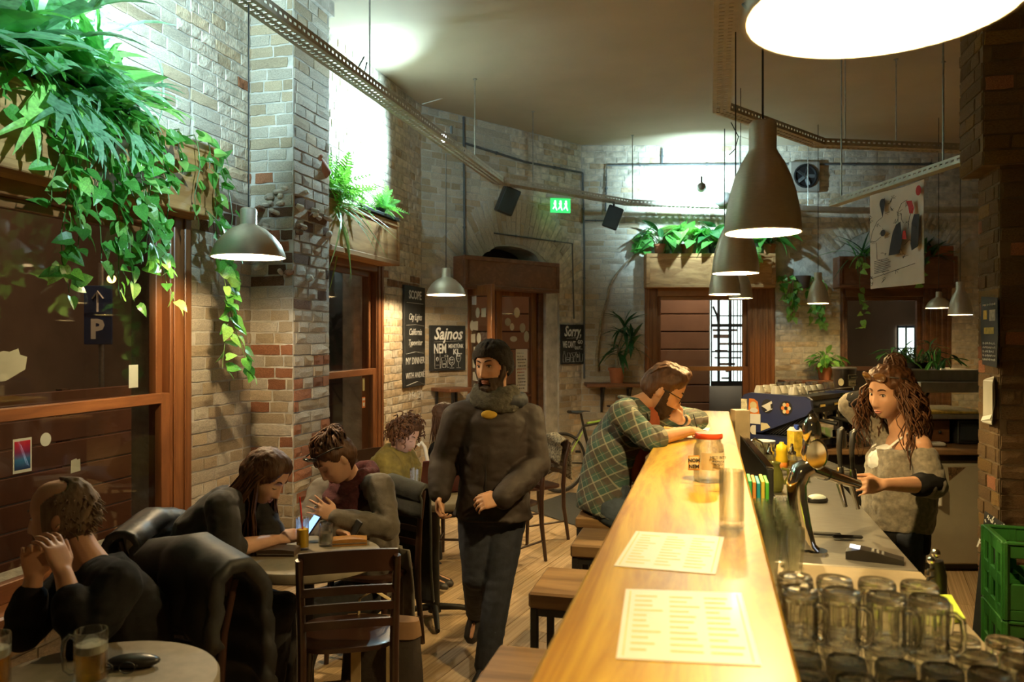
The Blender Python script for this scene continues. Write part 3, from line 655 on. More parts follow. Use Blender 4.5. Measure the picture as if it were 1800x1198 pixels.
# ================================================================ PENDANT LAMPS
m_alu = pm('brushed_aluminium', (.60, .53, .44), .42, .55, var=.08, sc=40, stretch=(1, 1, 12))
m_shin = pm('shade_inside_white', (.85, .83, .78), .6, var=.02)
DOME = [(.19, 0), (.188, .014), (.168, .065), (.135, .108), (.092, .146), (.05, .168), (.043, .174), (.043, .25), (.036, .258), (.012, .26)]
BELL = [(.125, 0), (.1245, .02), (.119, .075), (.107, .135), (.09, .19), (.07, .235), (.05, .268), (.045, .28), (.045, .365), (.038, .372), (.01, .374)]
def pendant(prof, loc, top, label, power, color, group, W=None, bulb=25):
    k = (W/2/prof[0][0]) if W else 1; pf = [(r*k, z*k) for r, z in prof]
    t = thing('pendant_lamp', label, 'lamp', loc, group=group); t['local'] = 1
    MB().lathe(pf, n=40).build('shade', m_alu, t, 50)
    i0 = [p for p in pf if p[0] > .05*k]; MB().lathe([(r-.003, z+(.0005 if i == 0 else -.002)) for i, (r, z) in enumerate(i0)]+[(.004, i0[-1][1])], n=40).build('shade_lining', m_shin, t, 60)
    MB().lathe([(pf[0][0]+.001, -.001), (pf[0][0]+.001, .004), (pf[0][0]-.004, .004), (pf[0][0]-.004, -.001), (pf[0][0]+.001, -.001)], n=40).build('rim', m_white, t, 40)
    c = MB().cyl((0, 0, pf[-1][1]-.01), (0, 0, top-loc[2]), .004, n=6); c.build('cord', m_cord, t, 60)
    zb = .062*k
    MB().sph((0, 0, zb+(.07 if prof is BELL else .045)*k), .03*k, 16, 10).build('bulb', emit('bulb_'+str(len(MATS)), color, bulb), t, 180)
    if power: lamp('lamp_light', 'POINT', (loc[0], loc[1], loc[2]+((.095 if loc[1] < 1.5 else .06) if prof is BELL else .04)*k), power, color, .028)
    return t
LT1 = P(437, 452, 4.2); LT2 = P(784, 518, 7.7)
pendant(DOME, LT1, TZ+.05, 'wide aluminium dome lamp over the two women near the left window', 34, TABLE, 'dome lamps over the tables', .38)
pendant(DOME, LT2, TZ+.06, 'wide aluminium dome lamp in front of the Sajnos chalkboard', 32, TABLE, 'dome lamps over the tables', .38)
BG = 'bell lamps in a row over the bar'
bl = [(.166, .87, 2.03), (.18, 2.93, 2.07), (.142, 4.72, 2.07), (.12, 6.97, 2.07)]
for (x, y, z), lb, pw in zip(bl, ('huge near bell lamp at the top edge over the bar', 'second bell lamp over the bar, largest fully seen', 'third bell lamp over the bar, behind the large one', 'farthest bell lamp over the bar, low and half hidden'), (34, 60, 64, 56)):
    pendant(BELL, (x, y, z), 3.47, lb, pw, WARM, BG, .262)
pendant(BELL, P(1438, 533, 9.6), CEIL, 'bell lamp hanging alone before the far wall plants', 14, WARM, 'lamps hanging before the far wall', .25)
pendant(DOME, P(1650, 541, 9.3), CEIL, 'small dome lamp before the far window beside a bell lamp', 12, WARM, 'lamps hanging before the far wall', .28)
pendant(BELL, P(1688, 553, 8.6), CEIL, 'bell lamp nearest the right pillar before the far window', 12, WARM, 'lamps hanging before the far wall', .24)
pendant(BELL, P(1302, 524, 8.2), CEIL, 'small bell lamp almost hidden behind the bar lamps', 8, WARM, 'lamps hanging before the far wall', .24)
# ================================================================ SPOT FIXTURES AIMED AT THE PLANTS
def spot(loc, aim, power, label, ang=60, color=COOL, blend=.7):
    t = thing('spotlight', label, 'spotlight', loc, group='small spotlights clamped on the cable trays')
    d = (Vector(aim)-Vector(loc)).normalized(); p = Vector(loc); u, v = frame(d)
    MB().tube([p-d*.10, p-d*.09, p-d*.03, p+d*.03], [.02, .045, .05, .058], 14).build('lamp_head', m_steel, t)
    MB().tube([p+d*.029, p+d*.032], [.05, .05], 14).build('lens', emit('lens', (.9, .97, 1), 6), t)
    MB().box(p-d*.05+Vector((0, 0, .06)), (.02, .02, .12)).build('clamp', m_black, t)
    lamp('spot_light', 'SPOT', p+d*.06, power, color, .03, aim, ang, blend)
spot(P(785, 243, 7.55), WL.pt(6.45, 3.55), 235, 'chrome spotlight on the left tray lighting the ferns', 150, blend=1)
spot((-2.36, 2.55, TZ+.2), WL.pt(3.95, 3.45), 210, 'spotlight above the left tray lighting the trailing plants', 104, blend=.7)
spot((.08, 2.0, 3.38), (-3.0, 3.4, 2.95), 330, 'spotlight under the bar tray aimed at the hanging plants', 40, blend=.8)
spot(P(1277, 348, 10.0)+Vector((-.3, -.55, .05)), WB.pt(bac-.15, 3.55), 190, 'spotlight on the far tray lighting the leafy pots', 140, blend=1)
MB().sph(P(1272, 350, 9.9), (.13, .1, .09), 14, 8).build('round_speaker', m_steel, label='rounded grey fixture on the far tray beside a cable', cat='fixture')
# ================================================================ SPEAKERS, EXIT SIGN, FAN
def speaker(c, rz, ry, label, h=.3):
    t = thing('wall_speaker', label, 'speaker', c, group='small black loudspeakers under the tray'); r = rot(0, 0, rz) @ rot(0, ry, 0) @ rot(.18, 0, 0)
    MB().box(c, (.19, .19, h), r, .012).build('cabinet', m_black, t)
    MB().box(c+r @ Vector((0, -.097, 0)), (.17, .008, h-.03), r, .003).build('grille', pm('speaker_grille', (.03, .045, .05), .7), t)
    MB().tube([c+Vector((0, 0, .05)), c+Vector((0, .12, .12)), c+Vector((0, .14, .24))], .012, 6).build('bracket', m_black, t)
speaker(P(892, 353, 9.0), .5, .35, 'black speaker tilted under the tray left of the exit sign')
speaker(P(1077, 382, 9.9), .2, .35, 'black speaker tilted beside the far leafy pots', .28)
ex = P(985, 357, 9.95); xt = thing('exit_sign', 'green lit exit sign hanging under the tray', 'sign', ex); r = rot(0, 0, .45)
MB().box(ex+Vector((0, 0, .09)), (.36, .08, .05), r, .006).build('housing', pm('exit_housing', (.45, .42, .36), .5), xt)
MB().box(ex-Vector((0, 0, .03)), (.26, .012, .18), r, .002).build('lit_panel', emit('exit_green', (.05, .75, .18), .55), xt)
wx = Wall((ex+r @ Vector((-.13, -.008, 0))).xy, (r @ Vector((1, 0, 0))).xy); pc = MB()
for x0 in (.06, .13, .2):
    M = wx.M(x0, ex.z-.03, .001); pc.prism(circ(0, .05, .013, .013, 8)[:-1], M, .002).prism([(-.02, .03), (.015, .035), (.01, -.01), (.028, -.06), (.016, -.062), (0, -.02), (-.026, -.05), (-.032, -.042), (-.008, -.005)], M, .002)
pc.build('running_figure', emit('exit_white', (.7, 1, .8), 1.6), xt, None)
fs, fz = WB.uv(1411, 312); ft = thing('wall_fan', 'square extractor fan high on the far wall', 'fan', WB.pt(fs, fz, .05))
b = MB(); wbox(b, WB, fs-.2, fs+.2, fz-.2, fz+.2, .0, .09, .015); b.build('housing', pm('fan_grey', (.3, .27, .23), .7), ft)
Mf = WB.M(fs, fz, .09); rm = Mf.to_3x3()
MB().lathe([(.15, .0), (.16, .02), (.14, .025), (.13, .002), (.02, .001)], WB.pt(fs, fz, .09), 24, rm).build('ring', m_black, ft)
for k in range(5):
    a = k*2*PI/5; MB().box(WB.pt(fs+.07*math.cos(a), fz+.07*math.sin(a), .1), (.11, .05, .004), rm @ rot(0, 0, a) @ rot(.5, 0, 0)).build('blade', m_conduit, ft)
# ================================================================ WALL LEDGES
lz = 1.15; la = WC.pt(-.0, lz); b = MB(); s1 = WC.uv(800, 690)[0]; wbox(b, WC, .12, s1, lz-.04, lz, .02, .36, .006)
lg = thing('wall_ledge', 'narrow wooden drinks ledge under the Sajnos chalkboard', 'shelf', WC.pt(.4, lz-.6)); b.build('ledge_board', m_pinedk, lg)
for s in (.16, s1-.05):
    for d in (.05, .33):
        b = MB(); wbox(b, WC, s, s+.025, 0.0, lz-.04, d, d+.025, 0); b.build('leg', m_black, lg)
lz2 = 1.115; lg2 = thing('wall_ledge', 'wooden wall ledge carrying the potted dracaena', 'shelf', WB.pt(.6, lz2-.4))
b = MB(); wbox(b, WB, .03, X3a-.02, lz2-.045, lz2, .02, .4, .006); b.build('ledge_board', m_pinedk, lg2)
for s in (.25, .6):
    b = MB(); wbox(b, WB, s, s+.03, lz2-.4, lz2-.045, .02, .05, 0); wbox(b, WB, s, s+.03, lz2-.08, lz2-.045, .02, .34, 0); b.tube([WB.pt(s+.015, lz2-.38, .04), WB.pt(s+.015, lz2-.07, .32)], .012, 6); b.build('bracket', m_black, lg2)
# ================================================================ OUTSIDE THE WINDOWS
fa = MB(); fa.bx(-10.3, -10, -8, 30, -.2, 9); fa.build('far_wall_street', m_facade, kind='structure', label='dim house front across the street', cat='wall')
# shuttered shop front across the lane: slats, lit glazed doorway with dark grille
sh = thing('shop_front', 'brown slatted shop shutter with a brightly lit glazed doorway outside', 'shop front', WB.pt(bac, -.2, -2.2))
m_shut = pm('shutter_brown', (.30, .135, .06), .6, var=.12, sc=3)
wo2 = Wall(WB.pt(0, 0, -2.2).xy, WB.e.xy); sx = wo2.uv(1250, 600)[0]
z = .1
while z < 3.0:
    b = MB(); wbox(b, wo2, -1.5, sx-.03, z, z+.27, -.03, .02, .01); b.build('shutter_slat', m_shut, sh); z += .285
b = MB(); wbox(b, wo2, -1.5, sx-.02, -.1, 3.2, -.08, -.04, 0); b.build('shutter_backing', m_black, sh)
sx2 = wo2.uv(1316, 600)[0]
b = MB(); wbox(b, wo2, sx, sx2, wo2.uv(1280, 678)[1], 3.0, -.06, -.04, 0); b.build('lit_pane', emit('shop_light', (.80, .92, .90), 1.15), sh)
b = MB(); L = sx2-sx; zb = wo2.uv(1280, 678)[1]; zt = wo2.uv(1280, 571)[1]
for f0, f1 in ((0, .02), (.17, .23), (.47, .54), (.96, 1.03)): wbox(b, wo2, sx+L*f0, sx+L*f1, zb, 3.0, -.03, .02)
for f0 in (.6, .7, .78, .87): wbox(b, wo2, sx+L*f0, sx+L*f0+.012, zb, 3.0, -.03, -.015, 0)
for zz, hh in ((zt-.03, .05), (zb, .08), ((zb+zt)/2+.05, .025), (2.05, .02)): wbox(b, wo2, sx, sx2, zz, zz+hh, -.03, .02)
b.tube([wo2.pt(sx+L*.2, zt, 0), wo2.pt(sx+L*.16, zt+.15, 0), wo2.pt(sx+L*.05, zt+.3, 0)], .02, 6).build('door_grille', m_black, sh)
b = MB(); q = random.Random(8)
for k in range(9): wbox(b, wo2, sx+L*q.uniform(.03, .4), sx+L*q.uniform(.45, .9), zb+k*.11, zb+k*.11+q.uniform(.02, .06), -.04, -.035, 0)
b.build('goods_inside', pm('goods', (.25, .16, .12), .8, var=.6, sc=9), sh)
b = MB(); wbox(b, wo2, sx2+.0, 4.2, -.2, 3.4, -.08, 0, 0); b.build('side_wall', m_facade, sh)
b = MB(); sy = WB.uv(1575, 600)[0]; wo4 = Wall(WB.pt(0, 0, -2.6).xy, WB.e.xy); u0, u1 = wo4.uv(1577, 600)[0], wo4.uv(1622, 600)[0]; zq0, zq1 = wo4.uv(1600, 637)[1], wo4.uv(1600, 576)[1]
sh2 = thing('lit_shop_window', 'small bright shop window seen through the far right window', 'shop window', wo4.pt((u0+u1)/2, zq0))
wbox(b, wo4, u0, u1, zq0, zq1, -.02, 0, 0); b.build('lit_pane', MATS['shop_light'], sh2)
b = MB()
for f in (.0, .33, .68, .72, 1): wbox(b, wo4, u0+(u1-u0)*f-.012, u0+(u1-u0)*f+.012, zq0-.05, zq1+.04, 0, .03)
wbox(b, wo4, u0, u1, zq0-.05, zq0, 0, .04); wbox(b, wo4, u0, u1, (zq0+zq1)/2-.06, (zq0+zq1)/2-.04, 0, .03); b.build('window_bars', m_black, sh2)
b = MB(); wbox(b, wo4, -2, u0, -.2, 4, -.1, -.02, 0); wbox(b, wo4, u1, 7, -.2, 4, -.1, -.02, 0); wbox(b, wo4, u0, u1, -.2, zq0-.05, -.1, -.02, 0); wbox(b, wo4, u0, u1, zq1+.04, 4, -.1, -.02, 0); b.build('lane_wall', m_facade, sh2)
hb_ = thing('hoarding', 'reddish brown board fence outside the left window', 'fence', (-4.9, 4.5, -.12)); q = random.Random(14)
for k in range(7): MB().bx(-4.92, -4.9, 1.0, 9.0, -.1+k*.2, .09+k*.2, .006).build('fence_board', pm('fence_brown', (.20, .07, .03), .7, var=.2, sc=3) if k == 0 else MATS['fence_brown'], hb_)
for y in (1.2, 3.2, 5.2, 7.2): MB().bx(-4.98, -4.92, y, y+.08, -.12, 1.3).build('fence_post', m_dkwood, hb_)
# parking sign and a lamp in the street
pp = P(178, 565, 8.5); m_blue = pm('sign_blue', (.015, .035, .12), .6)
st = thing('parking_sign', 'blue parking sign post seen through the left window', 'sign', (pp.x, pp.y, -.12))
MB().cyl((pp.x, pp.y, -.12), (pp.x, pp.y, 2.5), .03).build('post', m_steel, st)
wq = Wall((pp.x, pp.y), (CA, SA))
for z, tx in ((P(176, 530, 8.5).z, '↑'), (P(174, 577, 8.5).z, 'P')):
    b = MB(); wbox(b, wq, -.16, .14, z-.17, z+.17, .035, .05); pl = b.build('sign_plate', m_blue, st)
    if tx == 'P': text('P', wq.M(-.02, z-.1, .052), .28, m_white, pl, bold=.012)
    else: strokes(wq, pl, [[(-.01, -.11), (-.01, .1)], [(-.07, .03), (-.01, .11), (.05, .03)]], 0, z, 1, m_white, .018, 'arrow', .052)
lp = P(196, 490, 9.5); b = MB().sph(lp, .05, 12, 8).build('street_light', emit('street_bulb', (1, .6, .15), 4), label='glowing orange street light seen through the left window', cat='lamp')
lamp('street_fill', 'POINT', (-6.6, 6, 4.0), 45, (1, .6, .3), .3); lamp('street_fill', 'POINT', (-4.0, 7.5, 3.9), 50, (1, .62, .35), .2)  # unseen fill lamps, added to light the house front and the board fence
lamp('lane_glow', 'POINT', WB.pt(2.2, 2.9, -1.3), 22, (1, .85, .7), .2)
# ================================================================ BAR COUNTER
m_bar = wood('bar_oak', (.33, .155, .010), (.60, .385, .040), 1, .36, 1.5, .05, 9, coat=.35, rnd=0)
m_barfr = wood('bar_front_boards', (.10, .05, .022), (.2, .1, .05), 2, .5, 2)
m_inox = pm('worn_stainless', (.42, .40, .36), .34, .8, var=.12, sc=14, stretch=(1, 8, 1), bump=.02)
m_chrome = pm('chrome', (.72, .70, .66), .07, 1, var=.03)
m_greytop = pm('grey_brown_worktop', (.32, .26, .17), .5, var=.2, sc=6)
m_dark = pm('dark_plastic', (.02, .019, .018), .35, var=.2)
BX0, BX1, BY1, BZ = -.284, .143, 6.22, 1.15
bar = thing('bar_counter', 'long oak-topped bar counter running into the room', 'bar', (-.07, 3, 0))
MB().bx(BX0, BX1, -.9, BY1, BZ-.055, BZ, .008).build('bar_top', m_bar, bar)
for i in range(24):
    y = -.8+i*.285; MB().bx(BX0+.16, BX0+.19, y, y+.28, .02, BZ-.055, .006).build('front_board', m_barfr, bar)
MB().bx(.02, .06, -.8, BY1-.05, .0, BZ-.055).build('back_panel', m_barfr, bar)
MB().bx(BX0+.16, .06, BY1-.05, BY1-.02, 0, BZ-.055).build('end_panel', m_barfr, bar)
q = random.Random(6)
for (x, y) in ((.0, 3.3), (-.03, 3.05), (-.05, 3.85), (.02, 2.95), (.05, 3.9), (-.15, 2.0)):          # knots and splits in the oak
    b = MB(); L = q.uniform(.04, .09); b.add([(x-L*.4+L*.8*(k/6)+0, y+q.uniform(-.004, .004)+(.005 if k % 2 else -.003)*(1 if j else -1), BZ+.0006) for j in (0, 1) for k in range(7)], [(k, k+1, k+8, k+7) for k in range(6)])
    b.build('split_knot', m_dkwood, bar, None)
# working side: steel top, then a grey-brown board, on a base
wk = thing('worktop', 'steel and grey worktop on the serving side of the bar', 'counter', (.4, 3, 0))
MB().bx(.065, .70, 3.0, 5.97, .862, .9, .004).build('steel_top', m_inox, wk)
MB().bx(.065, .705, .3, 2.995, .86, .898, .004).build('board_top', m_greytop, wk)
MB().bx(.065, .62, .3, 5.9, .05, .86).build('base_panel', m_dark, wk)
MB().bx(.066, .08, .3, 5.45, .9, .97).build('upstand', m_inox, wk)
# back counter under the coffee machine, and its lower front
def csbox(b, l0, l1, t0, t1, z0, z1, ch=.004): return b.box(cs((l0+l1)/2, (t0+t1)/2, (z0+z1)/2), (l1-l0, t1-t0, z1-z0), rot(0, 0, YAW), ch)
bc = thing('back_counter', 'brown wooden back counter under the coffee machine and food warmer', 'counter', cs(2.6, 6.1))
csbox(MB(), 1.62, 3.75, 5.72, 6.75, .86, .9, .006).build('counter_top', wood('counter_brown', (.16, .085, .035), (.28, .16, .075), 0, .4, 2), bc)
csbox(MB(), 1.66, 2.95, 5.8, 6.7, 0, .86).build('counter_base', m_dark, bc)
csbox(MB(), 3.58, 3.72, 5.8, 6.7, 0, .86).build('end_post', m_dark, bc)
# ---------------------------------------------------------------- menus and papers on the bar
def onbar(x, y): p = G(x, y, BZ); return (p.x, p.y)
def sheet(px, label, name='menu_sheet', cat='menu', mk=True, m=None, z=BZ):
    pg = [Vector((*G(x, y, z).xy, z+.0008)) for x, y in px]; ctr = sum(pg, Vector())/4
    o = MB().prism([(p.x-ctr.x, p.y-ctr.y) for p in pg], Matrix.Translation(ctr), .0012).build(name, m or m_paper, None, None, label=label, cat=cat)
    if mk:
        b = MB(); qq = random.Random(name+label); a, bb, c, d = pg
        def bil(u, v): return a*(1-u)*(1-v)+bb*u*(1-v)+c*u*v+d*(1-u)*v+Vector((0, 0, .0015))
        for col in range(3):
            for r in range(11):
                u0 = .09+col*.29; u1 = u0+qq.uniform(.1, .25); v = .1+r*.077; b.add([bil(u0, v), bil(u1, v), bil(u1, v+.022), bil(u0, v+.022)], [(0, 1, 2, 3)])
        b.add([bil(.04, .03), bil(.05, .03), bil(.05, .97), bil(.04, .97)], [(0, 1, 2, 3)]); b.add([bil(.95, .03), bil(.96, .03), bil(.96, .97), bil(.95, .97)], [(0, 1, 2, 3)])
        b.build('printed_lines', pm('pale_print', (.72, .58, .25), .7), o, None, kind='stuff')
    return o
m_menu = pm('menu_card', (.82, .79, .76), .45, var=.02, coat=.3)
sheet(((1083, 1158), (1338, 1171), (1303, 1043), (1100, 1036)), 'nearest white printed menu sheet flat on the bar', m=m_menu)
sheet(((1079, 995), (1258, 1010), (1273, 944), (1118, 934)), 'farther white printed menu sheet flat on the bar', m=m_menu)
sheet(((1165, 768), (1240, 771), (1248, 752), (1185, 750)), 'sheet of paper under the bearded man’s writing hand', 'paper_sheet', 'paper', False)
# ---------------------------------------------------------------- jar with label and tag, empty straight glass
m_gl = glass('clear_glass', (.97, .98, .96), clear=.6); m_glg = glass('greenish_glass', (.90, .95, .88))
def vessel(b, prof, th, n=28, base=.008):
    """closed glass wall from an outer profile (r, z), wall th, solid foot"""
    inner = [(max(r-th, .002), max(z, base)) for r, z in prof if z >= base]; inner = [(inner[0][0], base)]+[p for p in inner if p[1] > base]
    return b.lathe([(.001, 0)]+prof+[(inner[-1][0], prof[-1][1])]+inner[::-1]+[(.001, base)], n=n)
def put(o, x, y, z): o.location = (x, y, z); return o
jx, jy = onbar(1246, 845); jt = thing('jar', 'big glass jar with red lid, paper label and a tag on the bar', 'jar', (jx, jy, BZ), local=True)
jr = .058
vessel(MB(), [(jr*.93, .0), (jr, .012), (jr, .12), (jr*.93, .142), (jr*.82, .15), (jr*.82, .168)], .004).build('glass_body', m_gl, jt, 50)
m_redlid = pm('red_lid', (.62, .07, .02), .35)
MB().lathe([(.001, .165), (jr*.88, .165), (jr*.9, .17), (jr*.9, .18), (jr*.86, .186), (.001, .186)], n=28).build('lid', m_redlid, jt, 50)
lb = MB(); a0 = -PI/2+YAW-.75
lb.add([(jr*1.012*math.cos(a0+1.75*k/12), jr*1.012*math.sin(a0+1.75*k/12), z) for z in (.05, .115) for k in range(13)], [(k, k+1, k+14, k+13) for k in range(12)])
lbo = lb.build('paper_label', pm('label_paper', (.80, .66, .42), .7), jt, 180)
wj = Wall((jr*1.05*math.cos(-PI/2+YAW+.12), jr*1.05*math.sin(-PI/2+YAW+.12)), (CA, SA))
for tx, z, sz in (('METI BITI', .094, .015), ('TRAPPISTA', .08, .010), ('NEVEZD', .070, .010), ('add ki magad itt', .058, .006)): text(tx, wj.M(.012, z, 0), sz, m_ink, lbo)
tg = MB(); tg.prism([(-.022, 0), (.02, 0), (.02, .055), (-.022, .055)], wj.M(-.078, .052, .0), .002); tgo = tg.build('paper_tag', pm('tag_paper', (.70, .32, .05), .7), jt, None)
MB().prism([(-.018, .004), (.016, .004), (.016, .051), (-.018, .051)], wj.M(-.078, .052, .002), .0008).build('tag_face', MATS['label_paper'], tgo, None)
text('NOM', wj.M(-.079, .083, .003), .019, m_ink, tgo, bold=.0006); text('NEM', wj.M(-.079, .060, .003), .019, m_ink, tgo, bold=.0006)
gx, gy = onbar(1286, 925)
o = vessel(MB(), [(.034, 0), (.036, .004), (.036, .165)], .0025, base=.02).build('drinking_glass', m_gl, loc=(gx, gy, BZ), smooth=50, label='tall empty straight glass on the bar edge', cat='glass')
# ================================================================ SERVING SIDE: mugs, glasses, tap, small things
WZ = .9
def mug_mesh(h=.122, r=.041, n=48):
    """upside-down dimpled mug: fluted wall, thick foot on top"""
    t = MB(); prof = [(r*.97, 0), (r, .006), (r, h*.1), (r, h*.16), (r*.985, h*.2), (r*.985, h*.35), (r*.985, h*.5), (r*.985, h*.65), (r*.985, h*.78), (r, h*.84), (r*1.0, h*.90), (r*.98, h*.95), (r*.9, h)]
    rings = []
    for rr, z in prof:
        fl = .10 if h*.18 < z < h*.8 else .015
        rings.append([Vector((rr*(1-fl*(.5+.5*math.cos(k*2*PI/n*8)))*math.cos(k*2*PI/n), rr*(1-fl*(.5+.5*math.cos(k*2*PI/n*8)))*math.sin(k*2*PI/n), z)) for k in range(n)])
    inn = [(r*.9, 0), (r*.88, h*.5), (r*.86, h*.88), (.002, h*.9)]
    ir = [[Vector((a*math.cos(k*2*PI/n), a*math.sin(k*2*PI/n), z)) for k in range(n)] for a, z in inn]
    allr = [*ir[::-1], *rings, [Vector((r*.6*math.cos(k*2*PI/n), r*.6*math.sin(k*2*PI/n), h*.975)) for k in range(n)], [Vector((.002*math.cos(k*2*PI/n), .002*math.sin(k*2*PI/n), h*.975)) for k in range(n)]]
    t.loft(allr, False); return t
mg = thing('beer_mug', 'x', 'beer mug', (.2, 1.5, WZ), local=True)
m_mug = glass('mug_glass', (.97, .97, .93), 0, 1.48, .12); mug_mesh().build('mug_body', m_mug, mg, None)
hp = [(.038, 0, .026), (.056, 0, .019), (.070, 0, .031), (.074, 0, .061), (.070, 0, .092), (.056, 0, .101), (.038, 0, .096)]
MB().tube(hp, .0065, 8).build('handle', m_mug, mg, 60)
GM = 'clear beer mugs stacked upside down beside the bar'; first = True; q = random.Random(77)
rows = []
for r in range(5):
    for c in range(7): rows.append((.192+c*.0905+q.uniform(-.003, .003), 2.0-r*.098+q.uniform(-.005, .005), WZ, 'lower'))
for r in range(2):
    for c in range(4): rows.append((.192+c*.0885+q.uniform(-.003, .003), 1.97-r*.098+q.uniform(-.003, .003), WZ+.1235, 'upper'))
ordn = ('first', 'second', 'third', 'fourth', 'fifth', 'sixth', 'seventh')
cnt = {}
for x, y, z, tier in rows:
    r = round((2.0-y)/.098); c = round((x-.192)/.09); lab = 'clear upside-down beer mug, %s layer, %s row back, %s from the bar' % (tier, ordn[r], ordn[c])
    a = -PI/4+q.uniform(-.07, .07)
    if first: mg.location = (x, y, z); mg.rotation_euler = (0, 0, a); mg['label'] = lab; mg['group'] = GM; first = False
    else: dup(mg, (x, y, z), a, lab, GM)
# tall tulip glasses, mouth down, between the bar and the tap
def tulip():
    return vessel(MB(), [(.030, 0), (.031, .004), (.024, .02), (.024, .05), (.031, .10), (.034, .15), (.032, .18)], .002, 24, .012)
tg0 = None; k = 0
for r in range(6):
    for c in range(2):
        x, y = .19+c*.078, 2.72+r*.095+c*.03; lab = 'tall tulip glass by the bar, %s row from the tap foot, %s' % (ordn[r], ('bar side', 'tap side')[c])
        if tg0 is None: tg0 = tulip().build('beer_glass', m_gl, loc=(x, y, WZ+.001), smooth=60, label=lab, cat='glass', group='tall glasses standing along the bar')
        else: dup(tg0, (x, y, WZ+.001), None, lab)
# beer tap tower
TP = P(1427, 985, 2.97); tp = thing('beer_tap', 'chrome cobra beer tap tower with two black handles', 'beer tap', (TP.x, TP.y, WZ))
def tpp(x, y, dt=0): return P(x, y, 2.97+dt)
nk = [Vector((TP.x, TP.y, WZ)), tpp(1418, 960), tpp(1409, 920), tpp(1402, 880), tpp(1400, 850), tpp(1408, 828), tpp(1424, 820)]
MB().tube(nk, [.034, .034, .034, .035, .037, .04, .038], 16).build('neck', m_chrome, tp, 60)
MB().cyl((TP.x, TP.y, WZ), (TP.x, TP.y, WZ+.012), .055, n=24).build('foot', m_chrome, tp)
arm = [tpp(1424, 822), tpp(1450, 832, .1), tpp(1480, 842, .2), tpp(1506, 850, .3)]
MB().tube(arm, [.030, .026, .024, .022], 14).build('arm', m_chrome, tp, 60)
MB().tube([tpp(1441, 829, .07), tpp(1451, 832, .105)], .0275, 14).build('collar', m_dark, tp, 60)
for x0, y0, dt in ((1478, 838, .19), (1500, 842, .27)):
    h = MB(); h.tube([tpp(x0, y0, dt), tpp(x0-1, y0-18, dt)], [.016, .013], 10); h.build('valve', m_chrome, tp, 60)
    MB().tube([tpp(x0-1, y0-17, dt), tpp(x0-3, y0-50, dt), tpp(x0-1, y0-82, dt), tpp(x0+4, y0-86, dt)], [.011, .015, .018, .012], 10, flat=.7).build('tap_handle', m_dark, tp, 60)
    s_ = MB(); s_.tube([tpp(x0-4, y0+8, dt), tpp(x0+2, y0+30, dt), tpp(x0+8, y0+52, dt)], [.013, .011, .009], 10); s_.build('spout', m_chrome, tp, 60)
c1 = tpp(1437, 797, -.02); rr = rot(0, 0, YAW-.5) @ rot(PI/2, 0, 0)
MB().lathe([(.001, 0), (.05, 0), (.056, .012), (.056, .022), (.05, .03), (.001, .03)], c1, 26, rr @ Matrix.Diagonal((.7, 1, 1))).build('medallion', m_chrome, tp, 50)
c2 = tpp(1427, 757, -.02); MB().sph(c2, (.034, .022, .056), 18, 12, rot(0, 0, YAW-.3)).build('badge', m_chrome, tp, 180)
MB().tube([tpp(1420, 820), tpp(1415, 795), tpp(1420, 770)], [.02, .028, .016], 12, flat=.6).build('badge_stem', m_chrome, tp, 60)
# small black tap at the worktop's edge
st = P(1650, 1050, 2.5); sm = thing('drinks_tap', 'small black and chrome tap at the worktop edge', 'tap', (st.x, st.y, WZ-.1))
MB().tube([(st.x, st.y, WZ-.12), P(1650, 1010, 2.5), P(1646, 985, 2.5)], [.026, .024, .02], 12).build('tap_body', m_dark, sm, 60)
MB().sph(P(1645, 972, 2.5), .014, 12, 8).build('knob', m_chrome, sm, 180)
MB().sph(P(1637, 984, 2.49), .013, 12, 8).build('knob', m_chrome, sm, 180)
for dy in (0, 14): MB().tube([P(1648, 1000+dy, 2.5), P(1632, 1002+dy, 2.48), P(1630, 1010+dy, 2.48)], .006, 8).build('spout', m_chrome, sm, 60)
# card terminal, bottle openers, notepad, mouse, keyboard
def onw(x, y): p = G(x, y, WZ); return p
c = onw(1540, 985); tm = thing('card_terminal', 'black card payment terminal lying on the steel worktop', 'card terminal', (c.x, c.y, WZ), YAW-.45, local=True)
b = MB(); prof = [(-.10, .02, .03), (-.05, .03, .034), (.0, .025, .032), (.09, .012, .03)]
b.loft([[Vector((x, -w2, 0)), Vector((x, w2, 0)), Vector((x, w2*.95, h*1.4)), Vector((x, -w2*.95, h*1.4))] for x, h, w2 in prof]).build('terminal_body', m_dark, tm, 30)
MB().box((-.07, 0, .043), (.035, .05, .003), rot(0, .1, 0)).build('screen', emit('terminal_screen', (.6, .65, .8), .6), tm)
for i in range(3):
    for j in range(3): MB().box((-.01+i*.016, -.015+j*.015, .0365-.0035*i), (.011, .011, .005), rot(0, .15, 0), .002).build('key', pm('key_grey', (.2, .2, .2), .5) if 'key_grey' not in MATS else MATS['key_grey'], tm)
def opener(x, y, a, label):
    c = onw(x, y); t = thing('corkscrew', label, 'corkscrew', (c.x, c.y, WZ), a, local=True, group='corkscrews on the steel worktop')
    MB().box((0, 0, .012), (.115, .014, .014), None, .005).build('handle', m_dark, t); MB().box((.0, .012, .008), (.06, .006, .008), None, .002).build('lever', m_chrome, t)
    MB().tube([(-.03+.005*k/2, .018+.004*math.cos(k), .008+.004*math.sin(k)) for k in range(24)], .0018, 5).build('worm', m_chrome, t, 60)
opener(1452, 943, YAW-.25, 'corkscrew on the worktop nearest the tap'); opener(1490, 948, YAW-.15, 'corkscrew on the worktop nearest the card terminal')
np_ = [(1615, 1052), (1672, 1050), (1697, 1093), (1628, 1095)]; pg = [G(x, y, WZ) for x, y in np_]; ctr = sum(pg, Vector())/4
